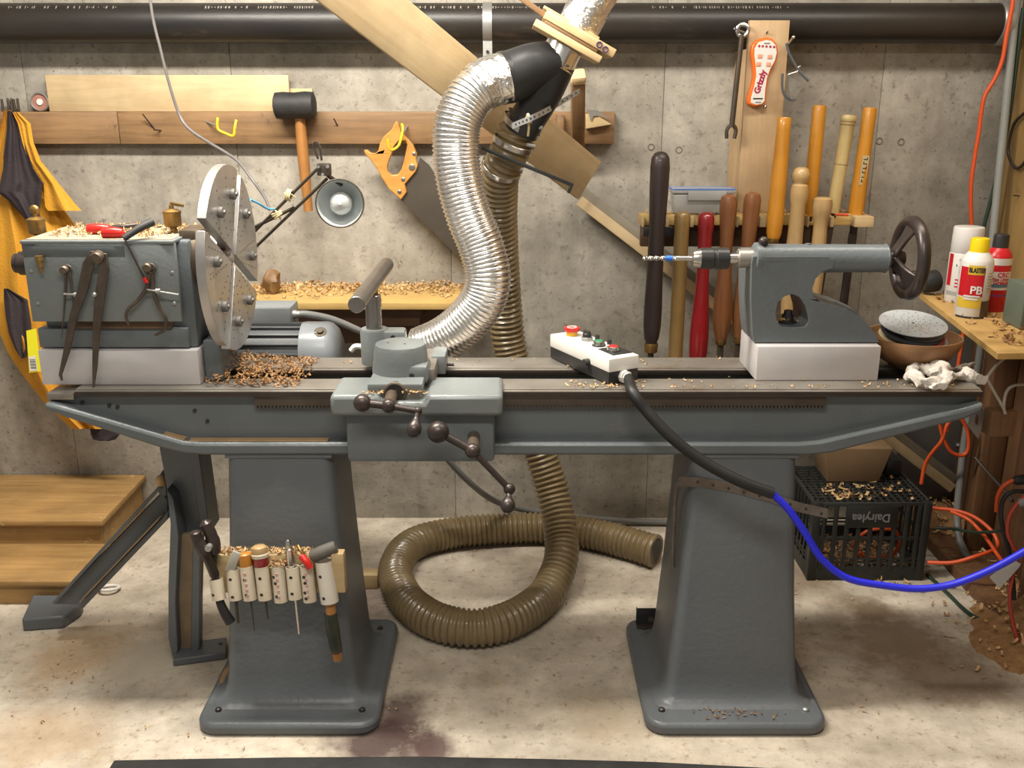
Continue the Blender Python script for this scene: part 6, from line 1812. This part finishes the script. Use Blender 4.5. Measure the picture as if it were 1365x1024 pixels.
for k in range(1, 10):
    x = cx0 + (cx1 - cx0) * k / 10
    MB().box((x - 0.0065, cy0 + 0.001, 0.04), (x + 0.0065, cy0 + 0.010, cz - 0.01), 0.001).build('slat', cm_, cr)
    MB().box((x - 0.004, cy1 - 0.010, 0.04), (x + 0.004, cy1 - 0.001, cz - 0.01), 0.001).build('slat', cm_, cr)
for k in range(1, 9):
    yy = cy0 + (cy1 - cy0) * k / 9
    for x in (cx0 + 0.001, cx1 - 0.010):
        MB().box((x, yy - 0.004, 0.04), (x + 0.009, yy + 0.004, cz - 0.01), 0.001).build('slat', cm_, cr)
# logo panel, lettering upside down
p0_, p1_ = pY(1128, 700, cy0), pY(1195, 676, cy0)
MB().box((p0_.x, cy0 - 0.001, 0.190), (p1_.x, cy0 + 0.008, cz - 0.012), 0.001).build('logo_panel', cm_, cr)
tf = axes(V(((p0_.x + p1_.x) / 2, cy0 - 0.0016, 0.226)), (-1, 0, 0), (0, -1, 0))
text('Dairylea', 0.040, tf, mat('worn_crate_print', (0.26, 0.26, 0.25), None, 30, 0.7), cr, bold=0.0008, sx=0.92)
# lattice (the upturned bottom)
for k in range(1, 17):
    x = cx0 + (cx1 - cx0) * k / 17
    MB().box((x - 0.0028, cy0 + 0.01, cz - 0.006), (x + 0.0028, cy1 - 0.01, cz), 0.0008).build('bottom_slat', cm_, cr)
for k in range(1, 14):
    yy = cy0 + (cy1 - cy0) * k / 14
    MB().box((cx0 + 0.01, yy - 0.0028, cz - 0.0065), (cx1 - 0.01, yy + 0.0028, cz - 0.0005), 0.0008).build('bottom_slat', cm_, cr)
rn = random.Random(14)
chips('wood_shavings', [(rn.uniform(cx0 + 0.05, cx1 - 0.04), cy0 + 0.02 + abs(rn.gauss(0, 0.09)), cz + 0.002) for k in range(75)], 'pale curled shavings on top of the milk crate', size=0.026)
chips('wood_shavings', [(rn.uniform(cx0 + 0.04, cx1 - 0.04), rn.uniform(cy0 + 0.03, cy1 - 0.03), 0.004 + rn.random() * 0.03) for k in range(700)], 'shavings trapped underneath the milk crate', 'shav_dark', size=0.026)
tag(MB().tube([V((1.15, 2.93, 0.05)), V((1.13, 2.92, 0.11)), V((1.16, 2.91, 0.155)), V((1.21, 2.91, 0.165)), V((1.26, 2.92, 0.15)), V((1.28, 2.93, 0.10)), V((1.26, 2.94, 0.05)), V((1.19, 2.95, 0.04)), V((1.16, 2.95, 0.06))], 0.006, 10, 7).build('extension_cord', 'orange_cord'), 'coil of orange cord inside the milk crate', 'cord')
# cardboard block and black box on the crate
cbm = mat('brown_cardboard', (0.20, 0.125, 0.065), (0.16, 0.10, 0.05), 8, 0.8)
a, c = pY(1100, 631, 3.06), pY(1168, 631, 3.06)
b = MB().frustum((a.x, c.x, 3.03, 3.17, cz + 0.001), (a.x - 0.02, c.x + 0.035, 3.03, 3.17, 0.40), 0.003)
tag(b.build('cardboard_box', cbm), 'brown cardboard box standing on the milk crate', 'box')
tag(MB().box((c.x + 0.04, 3.08, cz + 0.001), (cx1 - 0.02, 3.17, 0.34), 0.01).build('black_case', 'black'), 'low black case next to the cardboard box on the crate', 'case')

# steel rule hanging on the right pedestal
YP0 = 2.205
sr = thing('steel_strap', pY(1000, 660, YP0), 'long rusty perforated strap slung slantwise across the right pedestal', 'strap')
def yfr(z): return 2.165 + 0.07 * (z - 0.045) / 0.643
pts = [(905, 636), (935, 637), (980, 645), (1030, 658), (1064, 670), (1104, 679)]
vs, fs = [], []
for (x, y) in pts:
    zz = pY(x, y, 2.23).z
    yy = yfr(zz) - 0.004
    q = pY(x, y, yy); q2 = pY(x - 0.6, y + 12.5, yy)
    for (p_, dy) in ((q, 0), (q2, 0), (q2, 0.0025), (q, 0.0025)):
        vs.append(p_ + V((0, dy, 0)))
for i in range(len(pts) - 1):
    for k in range(4):
        fs.append((i * 4 + k, i * 4 + (k + 1) % 4, i * 4 + 4 + (k + 1) % 4, i * 4 + 4 + k))
fs.append((0, 1, 2, 3)); fs.append(tuple(len(vs) - 4 + k for k in range(4)))
rst = mat('rusty_grey_strap', (0.17, 0.145, 0.125), (0.12, 0.09, 0.07), 30, 0.6, 0.3)
MB().add(vs, fs).build('band', rst, sr)
for k in range(9):
    t = k / 8
    x = 930 + 165 * t; y = 643 + (685 - 643) * t * (0.75 + 0.25 * t)
    zz = pY(x, y, 2.23).z
    q = pY(x, y, yfr(zz) - 0.0045)
    MB().cyl(q, q + V((0, 0.001, 0)), 0.0032, seg=10).build('hole', 'black', sr)
MB().tube([pY(907, 640, 2.235), pY(901, 655, 2.26), pY(899, 690, 2.275), pY(897, 730, 2.28), pY(897, 756, 2.28)], 0.004, 8, 6, rad=lambda s, i: 0.0055).build('bent_tail', rst, sr)
# black angle clip at the back of the right foot
q = pZ(862, 832, 0.034)
ac = thing('angle_clip', q, 'small black steel angle clip behind the right pedestal foot', 'angle bracket')
MB().box((q.x - 0.032, q.y, 0.034), (q.x + 0.05, q.y + 0.004, 0.085), 0.001).build('upright', 'black', ac)
MB().box((q.x - 0.032, q.y - 0.03, 0.034), (q.x + 0.05, q.y, 0.038), 0.001).build('foot', 'iron', ac)
MB().cyl((q.x + 0.012, q.y - 0.006, 0.05), (q.x + 0.012, q.y + 0.001, 0.05), 0.009, seg=6).build('bolt', 'bore', ac)
# ============================================================ PVC TOOL HOLDER ON THE LEFT PEDESTAL
def z7(x, y): return (240 + x / 5.12, 690 + y / 5.12)
YH = 2.135
hd = thing('tool_holder', pY(*z7(640, 580), YH), 'row of cream plastic pipe sockets screwed to the left pedestal', 'tool holder')
pk = mat('pink_pvc_print', (0.62, 0.34, 0.33), None, 40, 0.5)
pipes = [((245, 420), (268, 560), 47, [(238, 515)]), ((360, 350), (380, 558), 46, [(350, 410), (372, 522)]), ((450, 330), (480, 558), 47, [(448, 412), (466, 508)]), ((555, 330), (582, 557), 48, [(553, 402), (568, 506)]),
         ((668, 330), (690, 572), 46, [(642, 398), (657, 436), (671, 520)]), ((765, 335), (788, 552), 47, [(762, 396), (775, 500)]), ((862, 330), (888, 570), 46, [(850, 395), (860, 433), (860, 497), (870, 533)]), ((982, 295), (1022, 575), 62, [(964, 388), (992, 527)])]
pv2 = mat('aged_white_pvc', (0.68, 0.64, 0.56), (0.62, 0.58, 0.50), 12, 0.4)
for i, (t, bt0, hw, dots) in enumerate(pipes):
    A, B = pY(*z7(*t), YH), pY(*z7(*bt0), YH - 0.014)
    r = hw / 5.12 * dep(A) / FPX
    D = B - A
    L = D.length
    vs = MB().rev([(0, r * 0.86), (0, r), (L, r), (L, r * 0.86), (0.0, r * 0.86)], A, D, 22, caps=False)
    po = vs.build('socket_pipe', 'pvc' if i < 7 else pv2, hd)
    for (x, y) in dots:
        q = pY(*z7(x, y), YH - 0.01)
        # drop the dot on the pipe's surface facing the camera
        ax0 = A + D * ((q - A).dot(D) / D.dot(D))
        dx = max(-0.9 * r, min(0.9 * r, q.x - ax0.x))
        sy = math.sqrt(max(0.0, r * r - dx * dx))
        s_ = V((ax0.x + dx, ax0.y - sy, ax0.z))
        n_ = V((dx, -sy, 0)).normalized()
        MB().cyl(s_ - n_ * 0.001, s_ + n_ * 0.0006, 0.0042, seg=12).build('screw_hole', 'black', po)
    if i in (2, 4, 6):
        C_ = V((A.x, A.y, A.z - L))
        b = MB()
        for k in range(5):
            q = A.lerp(B, 0.15 + 0.16 * k)
            b.box((q.x - 0.003, q.y - r - 0.0012, q.z - 0.005), (q.x + 0.003, q.y - r + 0.003, q.z + 0.003))
        stuff(b.build('worn_print', pk, po, smooth=0))
bA, bB = pY(*z7(225, 235), YH + 0.035), pY(*z7(1095, 520), YH + 0.035)
MB().box((bA.x, YH + 0.019, bB.z + 0.01), (bB.x, 2.178, bA.z), 0.003).build('backing_board', 'pine', hd)
q0, q1 = pY(*z7(1045, 500), YH), pY(*z7(1120, 235), YH)
MB().box((q0.x + 0.002, YH - 0.012, q0.z), (q1.x, YH + 0.018, q1.z), 0.003).build('end_block', 'pine', hd)
# tools standing in the sockets
def sock(i): return pY(*z7(*pipes[i][0]), YH), pY(*z7(*pipes[i][1]), YH - 0.014)
def inside(i, back=0.03, fwd=0.03):
    A, B = sock(i); d = (B - A).normalized()
    return A - d * back, B + d * fwd, d
# side cutters, jaws up
ct = thing('side_cutters', pY(*z7(340, 740), YH), 'dark steel side cutters standing jaws up in the end socket', 'pliers')
A, B = sock(0)
d = (B - A).normalized()
MB().tube([A + d * 0.03, pY(*z7(235, 390), YH - 0.004), pY(*z7(175, 250), YH - 0.012), pY(*z7(120, 160), YH - 0.015), pY(*z7(100, 90), YH - 0.015)], 0.012, 12, 6, rad=lambda s, i: [0.009, 0.012, 0.016, 0.014, 0.007][min(4, i // 6)]).build('jaw', 'iron', ct)
MB().tube([pY(*z7(215, 360), YH + 0.008), pY(*z7(230, 230), YH + 0.004), pY(*z7(215, 130), YH + 0.004), pY(*z7(165, 20), YH + 0.004)], 0.014, 12, 6, rad=lambda s, i: [0.010, 0.017, 0.015, 0.006][min(3, i // 6)]).build('jaw', 'iron', ct)
MB().tube([A + d * 0.02, B, pY(*z7(300, 640), YH - 0.018), pY(*z7(345, 715), YH - 0.018)], 0.012, 12, 5, rad=lambda s, i: 0.0085 + 0.0003 * i).build('grip', 'black_rubber', ct)
p = pY(*z7(190, 215), YH - 0.028)
MB().cyl(p, p + V((0, 0.02, 0)), 0.008, seg=14).build('pivot', 'galv', ct)
# flat grey chisel
k0, k1, d = inside(1, 0.0, 0.03)
o = thing('flat_scraper', k1, 'flat grey scraper leaning out of the second socket', 'scraper')
A, B = pY(*z7(390, 235), YH - 0.004), pY(*z7(335, 370), YH - 0.012)
f = axes(A, B - A, (0.1, -1, 0.2))
MB().box((0, -0.011, -0.004), ((B - A).length, 0.011, 0.004), 0.002).build('head', mat('grey_plastic', (0.36, 0.34, 0.29), None, 8, 0.5), o, frame=f)
MB().tube([pY(*z7(350, 350), YH), sock(1)[0] + d * 0.03, sock(1)[1] + d * 0.06], 0.004, 8, 3).build('blade', 'dark_steel', o)
# amber handled awl
k0, k1, d = inside(2, 0.03, 0.06)
o = thing('awl', k1, 'amber handled awl in the third socket', 'awl')
A = sock(2)[0]
MB().rev([(0, 0.013), (0.003, 0.0165), (0.03, 0.0165), (0.05, 0.012)], A - d * 0.032, d, 18).build('handle', mat('amber_wood', (0.50, 0.20, 0.03), None, 10, 0.35), o)
MB().cyl(A + d * 0.015, k1 + d * 0.02, 0.003, 0.0015, seg=8).build('spike', 'dark_steel', o)
# knob handled with red collar
k0, k1, d = inside(3, 0.05, 0.05)
o = thing('knob_driver', k1, 'wooden knob driver with dark red collar in the fourth socket', 'driver')
A = sock(3)[0]
MB().rev([(0, 0.012), (0.005, 0.0185), (0.016, 0.0205), (0.022, 0.0185)], A - d * 0.052, d, 20).build('knob', w_beige, o)
MB().rev([(0, 0.0185), (0.004, 0.0215), (0.012, 0.0205)], A - d * 0.034, d, 20).build('washer', 'pvc', o)
MB().rev([(0, 0.019), (0.02, 0.0185), (0.03, 0.015), (0.04, 0.005)], A - d * 0.024, d, 20).build('collar', w_red, o)
MB().cyl(A, k1, 0.003, seg=8).build('shank', 'dark_steel', o)
rn = random.Random(21)
A4 = sock(4)[0]
pts = [(A4.x + rn.uniform(-0.018, 0.018), YH + rn.uniform(-0.014, 0.018), A4.z + rn.random() * 0.012) for k in range(50)]
pts += [(rn.uniform(bA.x + 0.02, bB.x - 0.06), YH + rn.uniform(0.018, 0.04), bA.z + 0.001 + rn.random() * 0.012) for k in range(200)]
chips('wood_shavings', pts, 'shavings collected on top of the plastic pipe sockets', size=0.012)
# chrome driver
k0, k1, d = inside(5, 0.06, 0.09)
o = thing('chrome_driver', k1, 'slim chrome screwdriver standing in the sixth socket', 'screwdriver')
A = sock(5)[0]
MB().rev([(0, 0.004), (0.003, 0.0065), (0.022, 0.0065), (0.025, 0.0095), (0.07, 0.0105), (0.08, 0.006)], pY(*z7(735, 150), YH), A + d * 0.02 - pY(*z7(735, 150), YH), 14).build('handle', 'bright_steel', o)
MB().cyl(A + d * 0.01, k1, 0.0035, 0.003, seg=10).build('blade', 'bright_steel', o)
# red handled tool
o = thing('red_snips', sock(6)[1], 'small snips with a red grip leaning from the seventh socket', 'snips')
MB().tube([pY(*z7(830, 265), YH - 0.012), pY(*z7(860, 300), YH - 0.020), pY(*z7(888, 345), YH - 0.022)], 0.007, 12, 5, rad=lambda s, i: 0.0088).build('grip', 'red', o)
MB().tube([pY(*z7(805, 190), YH + 0.004), pY(*z7(825, 230), YH - 0.004), pY(*z7(850, 280), YH - 0.006), sock(6)[0] + d * 0.03], 0.004, 8, 4).build('shank', 'brass', o)
# hammer: grey rubber head lying on the wide socket, wooden handle through it
o = thing('small_hammer', sock(7)[1], 'small hammer hanging head up in the widest socket', 'hammer')
A, B = pY(*z7(890, 270), YH - 0.006), pY(*z7(1065, 195), YH + 0.002)
MB().rev([(0, 0.010), (0.006, 0.0155), (0.03, 0.0165), ((B - A).length - 0.004, 0.0150), ((B - A).length, 0.012)], A, B - A, 20).build('head', mat('dusty_grey_rubber', (0.135, 0.125, 0.105), None, 10, 0.6), o)
A, B = sock(7)
E = pY(*z7(1075, 970), YH - 0.02)
hm = A.lerp(B, 0.15)
MB().tube([hm, B, pY(*z7(1030, 660), YH - 0.02)], 0.013, 14, 5, rad=lambda s, i: 0.0135).build('handle', han, o)
MB().tube([pY(*z7(1025, 650), YH - 0.02), pY(*z7(1045, 780), YH - 0.02), pY(*z7(1070, 915), YH - 0.02)], 0.016, 14, 5, rad=lambda s, i: 0.0148 + 0.0015 * math.sin(i * 0.35)).build('green_grip', mat('dark_green_paint', (0.018, 0.032, 0.022), (0.05, 0.045, 0.03), 30, 0.5), o)
MB().tube([pY(*z7(1068, 905), YH - 0.02), E], 0.0148, 14, 3, rad=lambda s, i: 0.0145 - 0.001 * i).build('butt', han, o)

# ============================================================ OUTBOARD STAND
sd_ = thing('outboard_stand', (-0.93, 2.45, 0), 'grey cast tripod floor stand with channel legs behind the lathe', 'stand')
gst = M['ped']
dst = mat('dusty_inner_face', (0.24, 0.165, 0.095), (0.17, 0.125, 0.08), 14, 0.8)
# upright channel leaning forward from the column to the front foot
T0, T1 = pY(214, 604, 2.50), pY(252, 604, 2.50)
def quad_prism(pts, ext, name, mt, bevel=0.003):
    return MB().prism([pts], ext).build(name, mt, sd_, bevel=bevel)
Yc = 2.47
# column body (upper, solid)
quad_prism([pY(212, 596, Yc), pY(262, 596, Yc), pY(272, 690, Yc), pY(278, 712, Yc), pY(236, 716, Yc), pY(228, 680, Yc), pY(222, 650, Yc)], (0, 0.09, 0), 'column', gst)
quad_prism([pY(252, 596, Yc - 0.004), pY(264, 596, Yc - 0.004), pY(280, 712, Yc - 0.004), pY(266, 700, Yc - 0.004)], (0, 0.094, 0), 'column_rib', gst, 0.002)
# front leg: outer flange, dusty web, inner rib
Yl = 2.40
quad_prism([pY(222, 652, Yl + 0.03), pY(231, 664, Yl + 0.02), pY(238, 716, Yl), pY(234, 800, Yl), pY(237, 866, Yl), pY(232, 888, Yl), pY(224, 850, Yl), pY(224, 780, Yl), pY(227, 700, Yl)], (0, 0.10, 0), 'leg_flange', gst)
quad_prism([pY(236, 714, Yl + 0.03), pY(270, 712, Yl + 0.03), pY(266, 870, Yl + 0.03), pY(236, 876, Yl + 0.03)], (0, 0.02, 0), 'leg_web', dst)
quad_prism([pY(257, 716, Yl + 0.02), pY(267, 716, Yl + 0.02), pY(266, 866, Yl + 0.02), pY(254, 870, Yl + 0.02)], (0, 0.03, 0), 'leg_rib', gst)
f0 = [pZ(x, y, 0.001) for x, y in ((231, 889), (303, 879), (303, 858), (268, 862), (236, 872))]
MB().prism([f0], (0, 0, 0.022)).build('front_foot', gst, sd_, bevel=0.004)
q = pZ(294, 858, 0.024)
MB().cyl(q, q + V((0, 0, 0.001)), 0.006, seg=12).build('anchor_hole', 'black', sd_)
# slanting side leg: a channel with upper and lower flange
Ys = 2.53
up = [(212, 657), (220, 662), (222, 690), (150, 766), (112, 805), (90, 800), (72, 804)]
quad_prism([pY(216, 656, Ys), pY(224, 668, Ys), pY(224, 690, Ys), pY(110, 806, Ys), pY(70, 806, Ys)], (0, 0.03, 0), 'side_leg_web', gst)
quad_prism([pY(208, 652, Ys - 0.035), pY(216, 650, Ys - 0.035), pY(74, 805, Ys - 0.035), pY(68, 805, Ys - 0.035)], (0, 0.07, 0), 'upper_flange', gst, 0.002)
lf = quad_prism([pY(224, 682, Ys - 0.055), pY(224, 692, Ys - 0.055), pY(110, 812, Ys - 0.055), pY(98, 812, Ys - 0.055)], (0, 0.085, 0), 'lower_flange', gst, 0.003)
b0, b1 = pY(220, 684, Ys - 0.05), pY(104, 806, Ys - 0.05)
f = axes(b0, b1 - b0, (0, 0, 1))
MB().box((0.01, -0.02, 0.001), ((b1 - b0).length - 0.03, 0.03, 0.0035)).build('dust_strip', dustm, sd_, frame=f)
f1 = [pZ(x, y, 0.001) for x, y in ((31, 842), (86, 838), (108, 822), (112, 814), (102, 808), (46, 808))]
MB().prism([f1], (0, 0, 0.040)).build('side_foot', gst, sd_, bevel=0.006)
quad_prism([pY(208, 640, Ys - 0.02), pY(216, 628, Ys - 0.02), pY(222, 640, Ys - 0.02), pY(222, 662, Ys - 0.02), pY(212, 660, Ys - 0.02)], (0, 0.05, 0), 'joint_lug', gst)
q = pY(214, 641, Ys - 0.03)
MB().ball(q, 0.014, 10, (1, 1, 1.3)).build('wing_nut', 'pine' if False else 'shav', sd_)
# small white cup ring on the floor behind it
q = pZ(146, 786, 0.006)
tag(MB().torus((q.x, q.y, 0.012), (0, 0.25, 1), 0.030, 0.005, 26, 8).build('plastic_ring', 'white'), 'thin white plastic ring lying on the floor behind the stand', 'ring')

# ============================================================ WOODEN STEPS
stp = thing('wooden_step', (-1.8, 3.0, 0), 'low dusty wooden steps of two treads against the wall', 'steps')
Xs = -1.352
z1 = 0.177
MB().box((-2.45, 2.945, z1 - 0.020), (Xs, WY - 0.002, z1), 0.004).build('tread', 'step', stp)
MB().box((-2.44, 2.965, 0.0), (Xs - 0.02, 2.985, z1 - 0.0205), 0.002).build('riser', 'step', stp)
MB().box((Xs - 0.04, 2.986, 0.0), (Xs - 0.02, WY - 0.005, z1 - 0.0205), 0.002).build('side_board', 'step', stp)
MB().box((-2.45, 2.70, 0.067), (Xs + 0.02, 2.964, 0.087), 0.004).build('tread', 'step', stp)
MB().box((-2.44, 2.715, 0.0), (Xs, 2.735, 0.0665), 0.002).build('riser', 'step', stp)
MB().box((Xs - 0.02, 2.736, 0.0), (Xs, 2.96, 0.0665), 0.002).build('side_board', 'step', stp)
# pale board on the floor between hose and pedestal
a, c = pZ(470, 765, 0.03), pZ(500, 765, 0.03)
b_ = pZ(490, 786, 0.0)
tag(MB().box((a.x - 0.10, b_.y, 0.0005), (c.x + 0.015, b_.y + 0.05, 0.05), 0.003).build('timber_offcut', 'pine'), 'pale square timber offcut on the floor behind the left pedestal', 'offcut')
# rubber mat in front
mt_ = [pZ(x, y, 0.012) for x, y in ((152, 1013), (380, 1009), (560, 1008), (720, 1011), (870, 1015), (1040, 1024))]
far = [V((p.x, p.y, 0.0)) for p in mt_]
near_ = [V((far[-1].x + 0.02, 1.35, 0)), V((far[0].x - 0.01, 1.35, 0))]
fm = thing('floor_mat', (0, 1.7, 0), 'black rubber floor mat lying in front of the lathe', 'mat')
MB().prism([far + near_], (0, 0, 0.012)).build('mat_sheet', 'black_rubber', fm, bevel=0.003)
# loose chips on the floor
rn = random.Random(31)
pts = []
for k in range(260):
    x = rn.uniform(-1.7, 1.3); yy = rn.uniform(2.0, 3.3)
    pts.append((x, yy, 0.003))
pts += [(rn.gauss(0.85, 0.1), rn.uniform(2.2, 2.9), 0.003) for k in range(60)] + [(rn.gauss(-1.25, 0.06), rn.gauss(2.33, 0.05), 0.003) for k in range(30)]
chips('wood_shavings', pts, 'sparse wood chips scattered over the concrete floor', size=0.011)
chips('wood_shavings', [(rn.gauss(0.56, 0.05), rn.gauss(2.108, 0.012), 0.037) for k in range(36)], 'brown chips lying on the right pedestal foot', 'shav_dark', size=0.012)
